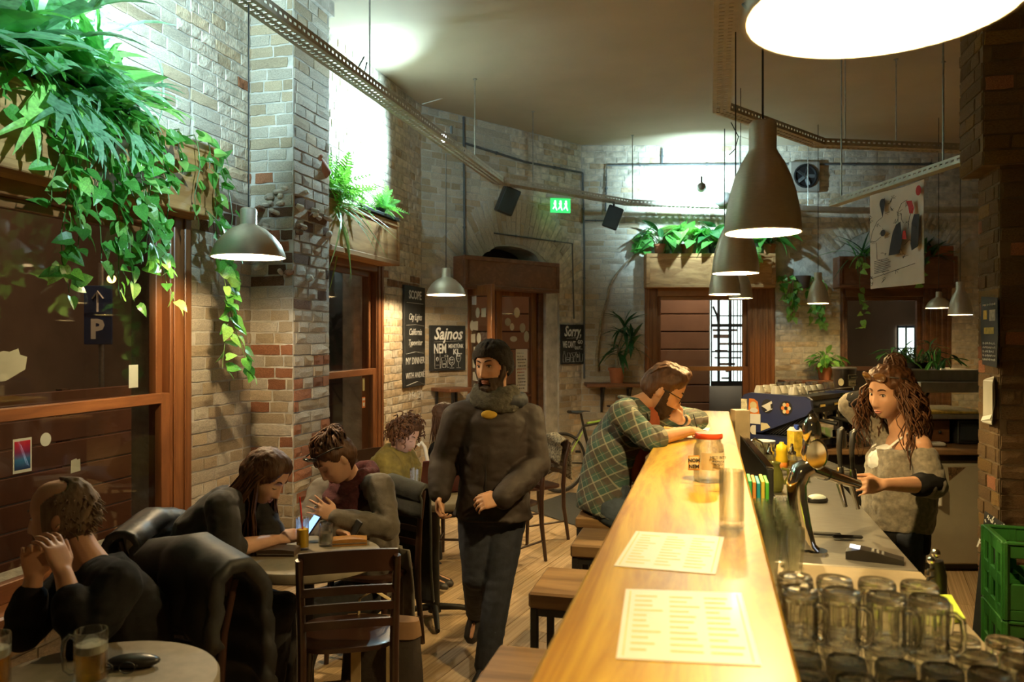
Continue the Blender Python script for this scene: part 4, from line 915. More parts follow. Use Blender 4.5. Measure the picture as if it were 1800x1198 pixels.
MB().prism([(p.x-ctr.x, p.y-ctr.y) for p in pg][::-1], Matrix.Translation((ctr.x, ctr.y, WZ-.001)), .012).build('notepad', pm('acid_yellow_paper', (.66, .85, .10), .7, var=.03), label='acid-yellow notepad behind the beer mugs', cat='notepad', smooth=None)
c = onw(1436, 882); ms = thing('computer_mouse', 'white and turquoise computer mouse on the worktop', 'mouse', (c.x, c.y, WZ), YAW, local=True)
MB().sph((0, 0, .012), (.055, .032, .024), 18, 10).pts(lambda v: (v.x, v.y, max(v.z, 0))).build('mouse_base', m_dark, ms, 180)
MB().sph((0, 0, .015), (.05, .031, .025), 18, 10).pts(lambda v: (v.x, v.y, max(v.z, .016))).build('mouse_shell', pm('mouse_white', (.62, .72, .70), .35), ms, 180)
c = onw(1368, 884); kb = thing('keyboard', 'dark keyboard lying behind the tall glasses', 'keyboard', (c.x, c.y, WZ), YAW+.1, local=True)
MB().box((0, 0, .012), (.2, .11, .016), None, .004).build('keyboard_body', m_dark, kb)
for i in range(10):
    for j in range(4): MB().box((-.083+i*.0185, -.04+j*.026, .023), (.015, .02, .007), None, .002).build('key', MATS['key_grey'], kb)
# touch screen leaning below the bar edge, folders, napkin box, faucet
t0, t1 = P(1304, 790, 4.75), P(1352, 880, 3.55); ts = thing('till_screen', 'black touch-screen till leaning along the bar edge', 'screen', ((t0.x+t1.x)/2, (t0.y+t1.y)/2, WZ))
d = (t1-t0); d.z = 0; wS = Wall((t0.x, t0.y), (-d.x, -d.y)); L = d.length
wS = Wall((t1.x, t1.y), (t0.x-t1.x, t0.y-t1.y))
b = MB(); wbox(b, wS, 0, L, WZ+.02, 1.12, -.01, .02, .006); b.build('screen_case', m_dark, ts)
b = MB(); wbox(b, wS, 0, L, 1.12, 1.128, -.012, .022, .002); b.build('silver_edge', m_chrome, ts)
b = MB(); wbox(b, wS, L*.3, L*.7, WZ, WZ+.03, -.06, .08, .006); b.build('stand', m_dark, ts)
q = random.Random(5)
for i, (col, nm) in enumerate((((.05, .45, .12), 'green'), ((.75, .30, .05), 'orange'), ((.02, .35, .45), 'teal'), ((.75, .60, .08), 'yellow'), ((.1, .5, .05), 'bright green'))):
    x, y = .156+i*.0165, 0
    MB().box((x, 3.42, WZ+.115), (.0135, .18, .225-.008*(i % 3)), None, .002).build('folder', pm('folder_'+str(i), col, .55), label='%s folder standing in the row between the bar and tall glasses' % nm, cat='folder', group='coloured folders beside the bar')
nb_ = P(1301, 775, 5.35); b = MB(); b.box((nb_.x, nb_.y, WZ+.16), (.1, .12, .32), rot(0, 0, YAW), .004); b.build('napkin_box', pm('napkin_box', (.32, .25, .15), .5, .3), label='tall beige metal box at the far end of the bar edge', cat='box')
fc = P(1318, 800, 5.0); ft_ = thing('faucet', 'small chrome arched faucet behind the bar', 'faucet', (fc.x, fc.y, WZ))
MB().tube([(fc.x, fc.y, WZ)]+[P(x, y, 5.0) for x, y in ((1310, 788), (1316, 776), (1328, 772), (1338, 778), (1340, 786))], .011, 10).build('spout', m_chrome, ft_, 60)
MB().cyl((fc.x, fc.y, WZ), (fc.x, fc.y, WZ+.03), .02, n=14).build('base', m_chrome, ft_)
# green jug, drip tray, tumblers, sugar pourers, honey bottle, carton, plates
m_jug = pm('olive_glaze', (.16, .17, .03), .25, var=.15, coat=.4)
c = onw(1358, 863); jg = thing('jug', 'olive green ceramic jug on the worktop', 'jug', (c.x, c.y, WZ), local=True)
vessel(MB(), [(.045, 0), (.055, .02), (.058, .06), (.048, .105), (.038, .125), (.036, .14), (.042, .152)], .004, 26).build('jug_body', m_jug, jg, 60)
MB().tube([(.045, 0, .12), (.075, 0, .115), (.08, 0, .08), (.056, 0, .04)], .008, 8).build('handle', m_jug, jg, 60)
MB().tube([(-.036, 0, .135), (-.05, 0, .146), (-.06, 0, .153)], [.012, .009, .005], 8).build('lip', m_jug, jg, 60)
MB().box(P(1405, 838, 4.45).xy[:]+(WZ+.02,), (.1, .07, .04), rot(0, 0, YAW), .006).build('steel_dish', m_inox, label='small steel dish beside the olive jug', cat='dish')
gr = thing('drip_tray', 'steel slatted drip tray under the small tumblers', 'tray', cs(1.75, 4.95, WZ))
csbox(MB(), 1.56, 2.0, 4.65, 5.2, WZ, WZ+.02).build('tray_pan', m_inox, gr)
for i in range(14): csbox(MB(), 1.57, 1.99, 4.67+i*.038, 4.69+i*.038, WZ+.02, WZ+.03, .001).build('slat', m_inox, gr)
tum = None; GT = 'small tumblers on the drip tray'
for i in range(3):
    for j in range(3):
        p = P(1322+i*15, 822-j*7, 4.85+j*.12); lab = 'small tumbler on the drip tray, %s column from the bar, %s from front' % (ordn[i], ordn[j])
        if tum is None: tum = vessel(MB(), [(.024, 0), (.026, .004), (.030, .09)], .0022, 20, .01).build('tumbler', m_gl, loc=(p.x, p.y, WZ+.032), smooth=60, label=lab, cat='glass', group=GT)
        else: dup(tum, (p.x, p.y, WZ+.032), None, lab)
m_cane = pm('brown_sugar', (.52, .33, .08), .8, var=.2, sc=60)
for x, y, nm in ((1353, 815, 'left of the honey bottle'), (1392, 812, 'right of the honey bottle')):
    p = P(x, y, 4.75); s_ = thing('sugar_pourer', 'glass sugar pourer with chrome spout %s' % nm, 'sugar pourer', (p.x, p.y, WZ+.031), local=True, group='sugar pourers on the drip tray')
    vessel(MB(), [(.032, 0), (.036, .02), (.034, .05), (.022, .08)], .003, 18).build('glass_pot', m_gl, s_, 60)
    MB().lathe([(.001, .009), (.031, .009), (.031, .04), (.001, .04)], n=18).build('sugar', m_cane, s_, 60)
    MB().lathe([(.024, .078), (.024, .092), (.012, .1), (.008, .14), (.001, .14)], n=16).build('chrome_top', m_chrome, s_, 60)
p = P(1374, 818, 4.75); hb = thing('honey_bottle', 'bright yellow squeezy bottle with orange foot on drip tray', 'bottle', (p.x, p.y, WZ+.031), local=True)
MB().lathe([(.001, 0), (.034, 0), (.036, .03), (.03, .034)], n=20).build('foot', pm('orange_plastic', (.6, .2, .02), .4), hb, 60)
MB().lathe([(.034, .032), (.036, .05), (.031, .075), (.035, .1), (.03, .13), (.014, .14), (.012, .15), (.001, .15)], n=20).build('bottle_body', pm('yellow_plastic', (.85, .58, .02), .4), hb, 60)
pl = None
for k in range(7):
    p = P(1341, 780, 5.25); lab = ('topmost' if k == 6 else ordn[k]+' from the bottom')+' saucer in the white stack behind the bar'
    if pl is None: pl = MB().lathe([(.001, 0), (.045, 0), (.05, .003), (.078, .012), (.079, .015), (.05, .008), (.001, .006)], n=28).build('saucer', m_white, loc=(p.x, p.y, WZ+.06), smooth=60, label=lab, cat='saucer', group='stack of white saucers')
    else: dup(pl, (p.x, p.y, WZ+.06+k*.0085), None, lab)
csbox(MB(), 1.55, 1.78, 5.16, 5.36, WZ, WZ+.059).build('saucer_stand', m_inox, label='low steel stand carrying the white saucers', cat='stand')
p = P(1397, 778, 5.3); ct = thing('drink_carton', 'yellow and white carton with blue cap behind the bar', 'carton', (p.x, p.y, WZ), YAW+.3, local=True)
MB().bx(-.036, .036, -.036, .036, 0, .185, .004).build('carton_body', pm('yellow_carton', (.78, .52, .05), .5, var=.35, sc=30), ct)
MB().loft([[Vector((-.036, -.036, .185)), Vector((.036, -.036, .185)), Vector((.036, .036, .185)), Vector((-.036, .036, .185))], [Vector((-.03, -.01, .21)), Vector((.03, -.01, .21)), Vector((.03, .01, .21)), Vector((-.03, .01, .21))]]).build('carton_top', m_white, ct, None)
MB().cyl((0, -.014, .195), (0, -.018, .225), .016, n=16).build('cap', pm('blue_cap', (.03, .07, .4), .4), ct)
# ================================================================ ESPRESSO MACHINE
m_navy = pm('navy_enamel', (.025, .035, .11), .3, var=.05, coat=.3)
ang = YAW+math.radians(45); eo = P(1316, 800, 5.98); em = thing('espresso_machine', 'navy sided espresso machine covered in stickers with cups on top', 'coffee machine', (eo.x, eo.y, .9), ang, local=True)
def mach(pts, x0, x1):   # profile in (y forward, z) extruded along x; y forward is -Y local
    b = MB(); M = Matrix(((0, 0, 1, x0), (-1, 0, 0, 0), (0, 1, 0, 0), (0, 0, 0, 1))); b.prism(pts, M, x1-x0); return b
EP = [(-.05, .10), (-.05, .34), (-.02, .38), (.03, .395), (.45, .385), (.49, .36), (.50, .30), (.46, .25), (.27, .17), (.12, .105)]
ep1 = mach(EP, -.03, 0).build('end_panel', m_navy, em, None); mach(EP, .80, .83).build('end_panel', m_navy, em, None)
mach([(-.04, .1), (-.04, .36), (.45, .365), (.47, .3), (.44, .26), (.26, .18), (.12, .12)], 0, .80).build('machine_body', m_dark, em, None)
mach([(-.05, .04), (-.05, .095), (.52, .07), (.52, .03)], -.03, .83).build('base_tray', m_navy, em, None)
mach([(.12, .08), (.12, .09), (.53, .085), (.53, .075)], .02, .78).build('drip_grid', m_chrome, em, None)
mach([(.40, .375), (.47, .385), (.5, .36), (.49, .355), (.465, .375), (.40, .367)], .0, .8).build('chrome_brow', m_chrome, em, None)
for k in range(9):
    y0 = .12+k*.022; mach([(y0, .098), (y0+.012, .098), (y0+.16, .225 if k > 4 else .18+.01*k), (y0+.148, .225 if k > 4 else .18+.01*k)], .002, .014).build('side_louvre', m_black, em, None)
for x in (.06, .74):
    for y in (-.02, .45): MB().cyl((x, -y, 0), (x, -y, .05), .018, n=10).build('foot', m_chrome, em)
for x in (.16, .40, .64):
    g_ = MB().cyl((x, -.40, .29), (x, -.40, .22), .035, n=18); go = g_.build('group_head', m_chrome, em)
    pf = MB().cyl((x, -.40, .225), (x, -.40, .195), .034, n=18).build('portafilter', m_chrome, go)
    MB().tube([(x, -.43, .21), (x, -.50, .205), (x, -.60, .19)], [.009, .013, .015], 10).build('portafilter_handle', m_dark, em, 60)
    MB().box((x, -.492, .315), (.09, .012, .025), None, .004).build('control_plate', m_chrome, em)
for x in (.03, .77): MB().tube([(x, -.47, .30), (x, -.52, .24), (x, -.53, .12)], .006, 8).build('steam_wand', m_chrome, em, 60)
MB().tube([(0, -.46, .40), (0, -.46, .42), (.8, -.46, .42), (.8, -.46, .40)], .005, 8).build('cup_rail', m_chrome, em, 60)
# stickers on the navy end panel (its outside faces local -x)
def stick(parent, poly, m, d=.001, name='sticker'):
    M = Matrix(((0, 0, -1, -.03-d), (-1, 0, 0, 0), (0, 1, 0, 0), (0, 0, 0, 1))); return MB().prism([(x, y) for x, y in poly], M, .001).build(name, m, parent, None)
m_or = pm('orange_print', (.75, .22, .03), .5); m_cream = pm('cream_sticker', (.72, .62, .36), .5)
stick(em, [(-.045, .13), (.005, .11), (.005, .345), (-.045, .345)], pm('striped_sticker', (.72, .68, .5), .5, var=.4, sc=40))
o1 = stick(em, [(.012, .235), (.105, .235), (.09, .33), (.06, .35), (.02, .352)], m_or)
stick(o1, circ(.055, .30, .028, .03, 14)[:-1], m_cream, .002, 'pale_patch'); stick(o1, circ(.06, .265, .034, .018, 14)[:-1], m_white, .003, 'white_patch')
stick(em, [(.012, .165), (.112, .165), (.112, .24), (.012, .236)], m_white, .002)
stick(em, circ(.053, .12, .024, .034, 14, PI/2, 1.5*PI)+[(.075, .086), (.075, .154)], m_white)
stick(em, [(.115, .115), (.19, .148), (.165, .175), (.115, .178)], m_cream)
o2 = stick(em, circ(.165, .30, .046, .052, 20)[:-1], m_black); stick(o2, [(.12, .30), (.17, .325), (.2, .342), (.205, .325), (.19, .315), (.195, .285), (.17, .27), (.15, .285)], m_white, .002, 'bird_shape'); stick(o2, [(.15, .262), (.152, .257), (.206, .282), (.204, .287)], m_white, .002, 'branch_line')
o3 = stick(em, circ(.31, .295, .048, .055, 20)[:-1], m_black)
for k in range(6): stick(o3, circ(.31+.024*math.cos(k*PI/3), .295+.028*math.sin(k*PI/3), .013, .015, 10)[:-1], m_or if k % 2 else m_cream, .002, 'petal_mark')
# cups and glasses on top
m_cup = pm('white_china', (.72, .68, .58), .3, var=.04, coat=.3)
cup = None; Rm = Matrix.Rotation(ang, 3, 'Z'); q = random.Random(15); nC = 0
for i in range(7):
    for j in range(3):
        if q.random() < .12: continue
        p = eo+Rm @ Vector((.07+i*.108, -.05-j*.135, 0)); nC += 1; glassy = (i > 2 and j == 0) or i > 4
        lab = ('upturned clear glass' if glassy else 'white china cup')+' on the coffee machine, %s row from the bar end, %s from back' % (('first', 'second', 'third', 'fourth', 'fifth', 'sixth', 'seventh')[i], ordn[j])
        prof = [(.032, 0), (.033, .004), (.028, .06), (.022, .07)] if glassy else [(.038, 0), (.036, .02), (.026, .05), (.024, .056)]
        if glassy:
            o = MB().lathe(prof+[(.001, .07), (.001, .064), (.025, .06), (.029, .004)], n=18).build('upturned_glass', m_gl, loc=(p.x, p.y, 1.288), smooth=60, label=lab, cat='glass', group='cups and glasses on the coffee machine')
        else:
            o = thing('cup', lab, 'cup', (p.x, p.y, 1.288), q.uniform(0, 6), group='cups and glasses on the coffee machine', local=True)
            MB().lathe([(r, z) for r, z in prof]+[(.001, .056), (.001, .05), (.033, .0)], n=18).build('bowl', m_cup, o, 60)
            MB().tube([(.034, 0, .015), (.05, 0, .018), (.05, 0, .036), (.03, 0, .042)], .004, 6).build('handle', m_cup, o, 60)
# coffee grinder with labelled hopper, milk pitchers
g0 = P(1484, 766, 6.5); gd = thing('coffee_grinder', 'black coffee grinder with a labelled hopper', 'grinder', (g0.x, g0.y, .9))
hz0, hz1 = 1.27, 1.45
MB().lathe([(.001, hz0-.9), (.075, hz0-.9), (.092, hz1-.9-.01), (.094, hz1-.9), (.001, hz1-.9)], g0*Vector((1, 1, 0)) if False else (g0.x, g0.y, .9), 26).build('hopper', pm('hopper_brown', (.03, .02, .014), .3), gd, 50)
MB().lathe([(.096, 0), (.098, .008), (.09, .014), (.001, .014)], (g0.x, g0.y, hz1), 26).build('hopper_lid', m_steel, gd, 50)
MB().box((g0.x, g0.y, 1.085), (.13, .15, .37), rot(0, 0, YAW), .02).build('grinder_body', m_dark, gd)
csx = Wall((g0.x, g0.y), (CA, SA))
b = MB(); wbox(b, csx, -.03, .09, 1.245, 1.26, .05, .11, .003); b.build('yellow_handle', pm('yellow_grip', (.75, .55, .02), .4), gd)
for k in range(2): MB().cyl(csx.pt(.0, 1.02, .07), csx.pt(.0, 1.0, .13), .02, n=12).build('chute', m_chrome, gd)
def curved(b, w, a0, a1, z0, z1, r=.0905, n=8, rt=None):
    b.add([w.pt(r*math.sin(a0+(a1-a0)*k/n), z, r*math.cos(a0+(a1-a0)*k/n)) for z in (z0, z1) for k in range(n+1)], [(k, k+1, k+n+2, k+n+1) for k in range(n)]); return b
curved(MB(), csx, -.03, .95, 1.315, 1.36, .0895).build('cream_label', m_cream, gd, 180)
curved(MB(), csx, -.08, 1.02, 1.367, 1.406, .0925).build('name_label_border', m_cream, gd, 180); curved(MB(), csx, -.04, .97, 1.371, 1.402, .0932).build('name_label', m_ink, gd, 180)
lw = Wall(csx.pt(.039, 0, .087).xy, (csx.e*math.cos(.45)-csx.n*math.sin(.45)).xy)
text('CARINGS', lw.M(0, 1.379, .0065), .017, m_cream, gd); text('Collective', lw.M(0, 1.33, .004), .021, m_ink, gd, .35)
MB().prism(circ(0, .0, .022, .03, 20)[:-1], Wall(csx.pt(-.055, 0, .073).xy, (csx.e*math.cos(.65)+csx.n*math.sin(.65)).xy).M(0, 1.345, .004), .001).build('round_label', m_cream, gd, None)
for i, (x, nm) in enumerate(((1476, 'larger steel milk pitcher left of the grinder foot'), (1503, 'smaller steel milk pitcher with a spoon in it'))):
    p = P(x, 783, 5.79+.06*i); mp = thing('milk_pitcher', nm, 'pitcher', (p.x, p.y, .9), local=True, group='steel milk pitchers on the back counter')
    vessel(MB(), [(.05, 0), (.055, .03), (.048, .09), (.05, .13)], .002, 24).build('pitcher_body', m_chrome, mp, 60)
    MB().tube([(.05, 0, .11), (.085, 0, .105), (.085, 0, .05), (.055, 0, .03)], .006, 8).build('handle', m_chrome, mp, 60)
    if i: MB().tube([(0, 0, .02), (.03, -.02, .13), (.06, -.03, .19)], [.006, .003, .004], 8).build('spoon', m_chrome, loc=(p.x, p.y, .9), label='steel spoon leaning in the smaller milk pitcher', cat='spoon', smooth=60)
# ================================================================ FOOD WARMER, DRAWERS, FRIDGE
fw = thing('food_warmer', 'steel food warmer with glass sides and a lit tray', 'food warmer', cs(3.25, 6.2, .9))
csbox(MB(), 2.98, 3.62, 5.9, 6.6, 1.10, 1.135).build('warmer_shelf', m_inox, fw)
csbox(MB(), 2.98, 3.55, 5.93, 6.5, 1.135, 1.155).build('pastry_tray', pm('pastry_yellow', (.62, .40, .08), .6, var=.35, sc=40), fw)
csbox(MB(), 3.0, 3.62, 5.85, 6.6, 1.30, 1.375).build('hood_front', m_inox, fw); csbox(MB(), 3.0, 3.58, 6.0, 6.62, 1.375, 1.46).build('hood_top', m_inox, fw)
for l in (3.12, 3.6):
    MB().tube([cs(l-.1, 5.95, 1.15), cs(l, 5.95, 1.31)], .012, 6).build('glass_prop', m_dark, fw)
csbox(MB(), 2.96, 3.61, 5.88, 5.885, 1.16, 1.30, 0).build('front_glass', m_pane, fw)
csbox(MB(), 2.96, 3.61, 6.58, 6.6, .9, 1.10).build('back_panel', m_inox, fw)
for l in (2.96, 3.6): csbox(MB(), l-.012, l+.012, 5.92, 6.56, .9, 1.10).build('side_panel', m_dark, fw)
dr = thing('drawer_unit', 'small wooden two-drawer box under the food warmer', 'drawer box', cs(3.15, 6.2, .9))
csbox(MB(), 2.98, 3.32, 6.05, 6.5, .905, 1.09).build('drawer_case', m_pine, dr)
for l in (3.065, 3.235):
    o = csbox(MB(), l-.08, l+.08, 6.03, 6.05, .915, 1.08).build('drawer', m_pinedk, dr); MB().sph(cs(l, 6.02, .99), .012, 10, 6).build('knob', m_dark, o, 180)
mw = thing('small_oven', 'small black glass-fronted oven beside the wooden drawers', 'oven', cs(3.47, 6.15, .9))
csbox(MB(), 3.36, 3.58, 6.0, 6.4, .905, 1.08).build('oven_body', m_dark, mw); csbox(MB(), 3.375, 3.565, 5.99, 6.0, .93, 1.06, .002).build('oven_door', pm('oven_glass', (.02, .025, .03), .1), mw)
csbox(MB(), 2.96, 3.2, 5.86, 5.95, .9, .93, .01).build('wrapped_roll', pm('white_roll', (.5, .48, .44), .6), label='small white wrapped roll on the back counter', cat='packet')
f0 = thing('fridge', 'old cream fridge with a vertical handle under the back counter', 'fridge', cs(3.25, 6.1, 0))
m_fr = pm('cream_enamel', (.36, .33, .25), .4, var=.04, coat=.2)
csbox(MB(), 3.02, 3.56, 5.84, 6.4, .05, .80, .012).build('fridge_body', m_fr, f0); dd = csbox(MB(), 3.025, 3.555, 5.775, 5.835, .06, .79, .012).build('fridge_door', m_fr, f0)
b = MB(); b.tube([cs(3.08, 5.772, .66), cs(3.08, 5.73, .65), cs(3.08, 5.73, .50), cs(3.08, 5.772, .49)], .014, 8); b.build('handle', m_white, dd, 60)
MB().prism([(-.06, .0), (.07, .0), (-.05, -.1)], Wall(cs(3.22, 5.774).xy, (CA, SA)).M(0, .765, 0), .001).build('corner_sticker', pm('brown_check', (.12, .07, .03), .6, var=.8, sc=60), dd, None)
csbox(MB(), 3.03, 3.55, 5.85, 6.4, 0, .05).build('plinth', m_dark, f0)
# ================================================================ RIGHT PILLAR: notes, chalk menu, shelf boards, crates, leaning board
s, z = RS.uv(1741, 580, .02); M = RS.M(s, z, .02)
mp = MB().prism([(-.12, -.19), (.11, -.2), (.13, -.02), (.12, .17), (-.14, .19), (-.15, 0)], M, .004).build('chalk_menu', m_board, None, None, label='dark bent menu card on the brick pillar above the papers', cat='menu')
for k, (x, zz, w2, h2) in enumerate(((-.1, .06, .06, .05), (.0, .05, .09, .06), (-.09, -.02, .16, .035))): MB().prism([(x, zz), (x+w2, zz), (x+w2, zz+h2), (x, zz+h2)], RS.M(s, z, .0245), .001).build('menu_picture', pm('menu_print_%d' % k, ((.6, .4, .05), (.4, .36, .28), (.5, .35, .06))[k], .5, var=.4, sc=40), mp, None)
b = MB(); q = random.Random(3)
for k in range(6): bb = scribble(mp, RS, s-.11, s+.09, z-.05-k*.022 if k > 0 else z+.14, .0255, None, .007, q, .0015); b.add(bb.v, bb.f)
b.build('chalk_lines', m_chalk, mp, None, kind='stuff')
s, z = RS.uv(1737, 702, .03)
for k in range(4):
    M = RS.M(s+.006*k, z-.006*k, .02+.006*k) @ Matrix.Rotation(.16-.05*k, 4, 'Z')
    g_ = MB(); g_.loft([[M @ Vector((x, y, .03*(max(0, -y)/.11)**2*(1-.3*k)+o_)) for x, y in ((-.075, yy), (.075, yy))]+[M @ Vector((x, y, .03*(max(0, -y)/.11)**2*(1-.3*k)+o_-.001)) for x, y in ((.075, yy), (-.075, yy))] for yy, o_ in ((-.11, 0), (-.07, 0), (-.03, 0), (.03, 0), (.12, 0))])
    g_.build('pinned_paper', m_paperd if k % 2 else m_paper, None, None, label='%s curling sheet of white paper pinned on the brick pillar' % ('hindmost', 'second', 'third', 'front')[k], cat='paper', group='papers pinned on the pillar')
for k, (y0, y1) in enumerate(((556, 572), (660, 672), (759, 771), (868, 880))):
    s0, z1 = RF.uv(1789, y0, .0); z0 = RF.uv(1789, y1, .0)[1]; b = MB(); wbox(b, RF, s0+.03, s0+.6, z0, z1, .0, .16, .004)
    b.build('shelf_board', m_pine, None, 40, label='%s short wooden shelf on the dark pillar side' % ('topmost', 'second', 'third', 'lowest')[k], cat='shelf', group='shelf boards at the right pillar')
m_cr = pm('crate_green', (.025, .13, .02), .42, var=.15, sc=8)
k0, k1 = P(1765, 594, 3.1), P(1733, 594, 3.36); CRA = math.atan2(-(k1-k0).x, (k1-k0).y); ck = (k0+k1)/2+Matrix.Rotation(CRA, 3, 'Z') @ Vector((.2, 0, 0))
def crate(z, lab):
    t = thing('beer_crate', lab, 'crate', (ck.x, ck.y, z), CRA, group='green plastic crates stacked by the pillar', local=True); W2, D2 = .2, .15
    for sx in (-1, 1):
        f = MB()
        for zz, h in ((.02, .04), (.14, .05), (.265, .05), (.297, .012)): f.box((sx*W2, 0, zz), (.014 if h > .02 else .022, 2*D2, h), None, .003)
        for yy in (-D2, -D2*.35, D2*.35, D2): f.box((sx*W2, yy, .15), (.016, .03, .3), None, .003)
        f.box((sx*(W2-.006), 0, .13), (.004, D2*1.1, .06)); f.build('side_wall', m_cr, t)
    for sy in (-1, 1):
        f = MB()
        for zz, h in ((.02, .04), (.09, .10), (.265, .05), (.297, .012)): f.box((0, sy*D2, zz), (2*W2, .014 if h > .02 else .022, h), None, .003)
        for xx in (-W2, -W2*.5, W2*.5, W2): f.box((xx, sy*D2, .15), (.03, .016, .3), None, .003)
        f.build('end_wall', m_cr, t)
    f = MB(); f.box((0, 0, .01), (2*W2-.02, 2*D2-.02, .012)); 
    for k in range(1, 4): f.box((-W2+k*.1, 0, .07), (.004, 2*D2-.02, .12))
    for k in range(1, 3): f.box((0, -D2+k*.1, .07), (2*W2-.02, .004, .12))
    f.build('bottle_grid', m_cr, t)
for k, n_ in enumerate(('bottom green crate of the stack standing on the floor', 'middle green crate, just under the top one', 'topmost green crate of the stack, open and empty')): crate(k*.305, n_)
cb0 = [P(1702, 1200, 3.35), P(1757, 1200, 3.35)]; lt = thing('leaning_chalkboard', 'tall narrow chalkboard lettered Fröccs leaning behind the green crates', 'sign', (*P(1730, 1100, 3.5).xy, 0))
A0, A1, T0, T1 = P(1692, 594, 3.5), P(1760, 594, 3.42), P(1731, 594, 3.62), P(1768, 594, 3.52)
zt = EYE-(897-594)/FPX*3.62; zt1 = zt-.04
v = [Vector((A0.x, A0.y, 0)), Vector((A1.x, A1.y, 0)), Vector((T1.x, T1.y, zt1)), Vector((T0.x, T0.y, zt))]; nn = (v[1]-v[0]).cross(v[3]-v[0]).normalized()
MB().add([p for p in v]+[p-nn*.018 for p in v], [(0, 1, 2, 3), (7, 6, 5, 4), (0, 4, 5, 1), (1, 5, 6, 2), (2, 6, 7, 3), (3, 7, 4, 0)]).build('board', m_board, lt, None)
def lb_pt(u, w2): return (v[0]*(1-u)*(1-w2)+v[1]*u*(1-w2)+v[2]*u*w2+v[3]*(1-u)*w2)+nn*.003
xa = (v[1]-v[0]).normalized(); ya = nn.cross(xa)
Mt = Matrix((xa, ya, nn)).transposed().to_4x4(); Mt.translation = lb_pt(.5, .85); text('Fröccs', Mt, .05, m_chalk, lt, .3, bold=.001)
q = random.Random(2); b = MB()
for k in range(22): c = lb_pt(q.uniform(.08, .92), q.uniform(.92, .985) if k % 2 else q.uniform(.80, .985)); b.tube([c, c+ya*.014+xa*q.uniform(-.008, .008)], .003, 4)
for a0_, a1_, c0, c1 in ((.18, .55, .66, .75), (.2, .75, .42, .58), (.25, .8, .2, .36)):
    b.tube([lb_pt(a0_, c0), lb_pt(a1_, c0), lb_pt(a1_, c1), lb_pt(a0_, c1), lb_pt(a0_, c0)], .0035, 4)
b.build('chalk_drawing', m_chalk, lt, None, kind='stuff')
# ================================================================ PLANTS
def leaf_mat(name, c, tr=.3, rough=.35):
    m, t, b = nt(name); L = t.links; mp = coords(t); nz = node(t, 'TexNoise', Scale=14); L.new(mp.outputs[0], nz.inputs['Vector'])
    r = ramp(t, nz.outputs['Fac'], [(.3, tuple(x*.75 for x in c)), (.7, tuple(x*1.25 for x in c))])
    oi = node(t, 'ObjectInfo'); mr = node(t, 'MapRange'); mr.inputs[3].default_value = .65; mr.inputs[4].default_value = 1.35; L.new(oi.outputs['Random'], mr.inputs[0])
    hs = node(t, 'HueSaturation'); L.new(mr.outputs[0], hs.inputs['Value']); L.new(r.outputs[0], hs.inputs['Color'])
    L.new(hs.outputs[0], b.inputs['Base Color']); b.inputs['Roughness'].default_value = rough
    tl = node(t, 'BsdfTranslucent'); mx = node(t, 'MixShader'); mx.inputs[0].default_value = tr; g2 = node(t, 'HueSaturation', Value=1.8); L.new(hs.outputs[0], g2.inputs['Color']); L.new(g2.outputs[0], tl.inputs[0])
    o = [n for n in t.nodes if n.type == 'OUTPUT_MATERIAL'][0]; L.new(b.outputs[0], mx.inputs[1]); L.new(tl.outputs[0], mx.inputs[2]); L.new(mx.outputs[0], o.inputs[0]); return m
m_pothos = leaf_mat('pothos_leaf', (.10, .34, .06)); m_pothos2 = leaf_mat('pothos_leaf_pale', (.25, .50, .12)); m_dkleaf = leaf_mat('dark_leaf', (.025, .10, .03), .15)
m_stag = leaf_mat('staghorn_leaf', (.26, .50, .30), .4, .4); m_fern = leaf_mat('fern_leaf', (.13, .34, .04), .4, .5); m_strap = leaf_mat('spider_leaf', (.25, .42, .12), .35)
m_stem = pm('green_stem', (.10, .20, .05), .5); m_bark = pm('twisted_stem', (.30, .24, .16), .8, var=.3, sc=30, bump=.4); m_terra = pm('terracotta', (.34, .12, .05), .8, var=.15, sc=10); m_soil = pm('soil', (.03, .02, .014), .95, bump=.5)
def leafv(wf, n=6, fold=.25, droop=.25, lobes=None):
    """one leaf of unit length along +y, upper side +z"""
    vs = []; fs = []
    for i in range(n+1):
        t = i/n; w = wf(t); z = -droop*t*t; vs += [(-w, t-(.06 if i == 0 and lobes else 0)*0, z+fold*w), (0, t, z), (w, t, z+fold*w)]
    for i in range(n):
        a = i*3; fs += [(a, a+1, a+4, a+3), (a+1, a+2, a+5, a+4)]
    return vs, fs
def heart(t): return .02 if t <= 0 else .42*math.sin(PI*min(1, (t+.16)/1.16)**.62)*(1-t*.12) if t < 1 else 0
def heartv(fold, droop):
    vs = []; xs = [(0, -.08), (.30, -.12), (.43, .12), (.40, .36), (.27, .62), (.12, .85), (0, 1)]
    fs = []; mid = [(0, .0), (0, .06), (0, .2), (0, .4), (0, .64), (0, .86), (0, 1)]
    for (w, y), (_, ym) in zip(xs, mid):
        z = -droop*max(y, 0)**2; vs += [(-w, y, z+fold*w), (0, ym if w else y, -droop*ym*ym), (w, y, z+fold*w)]
    for i in range(6): a = i*3; fs += [(a, a+1, a+4, a+3), (a+1, a+2, a+5, a+4)]
    return vs, fs
HEART = [heartv(.25, .2), heartv(.1, .35), heartv(.4, .1), heartv(.2, .5)]
LANCE = [leafv(lambda t: .10*math.sin(PI*min(1, t*.96+.04))**.8, 6, .3, d) for d in (.15, .45, .8)]
STRAP = [leafv(lambda t: .028*(1-t**3)+.002, 8, .4, d) for d in (.3, .8, 1.4)]
OVATE = [leafv(lambda t: .24*math.sin(PI*min(1, t*.97+.03))**.75, 7, .25, d) for d in (.2, .45)]
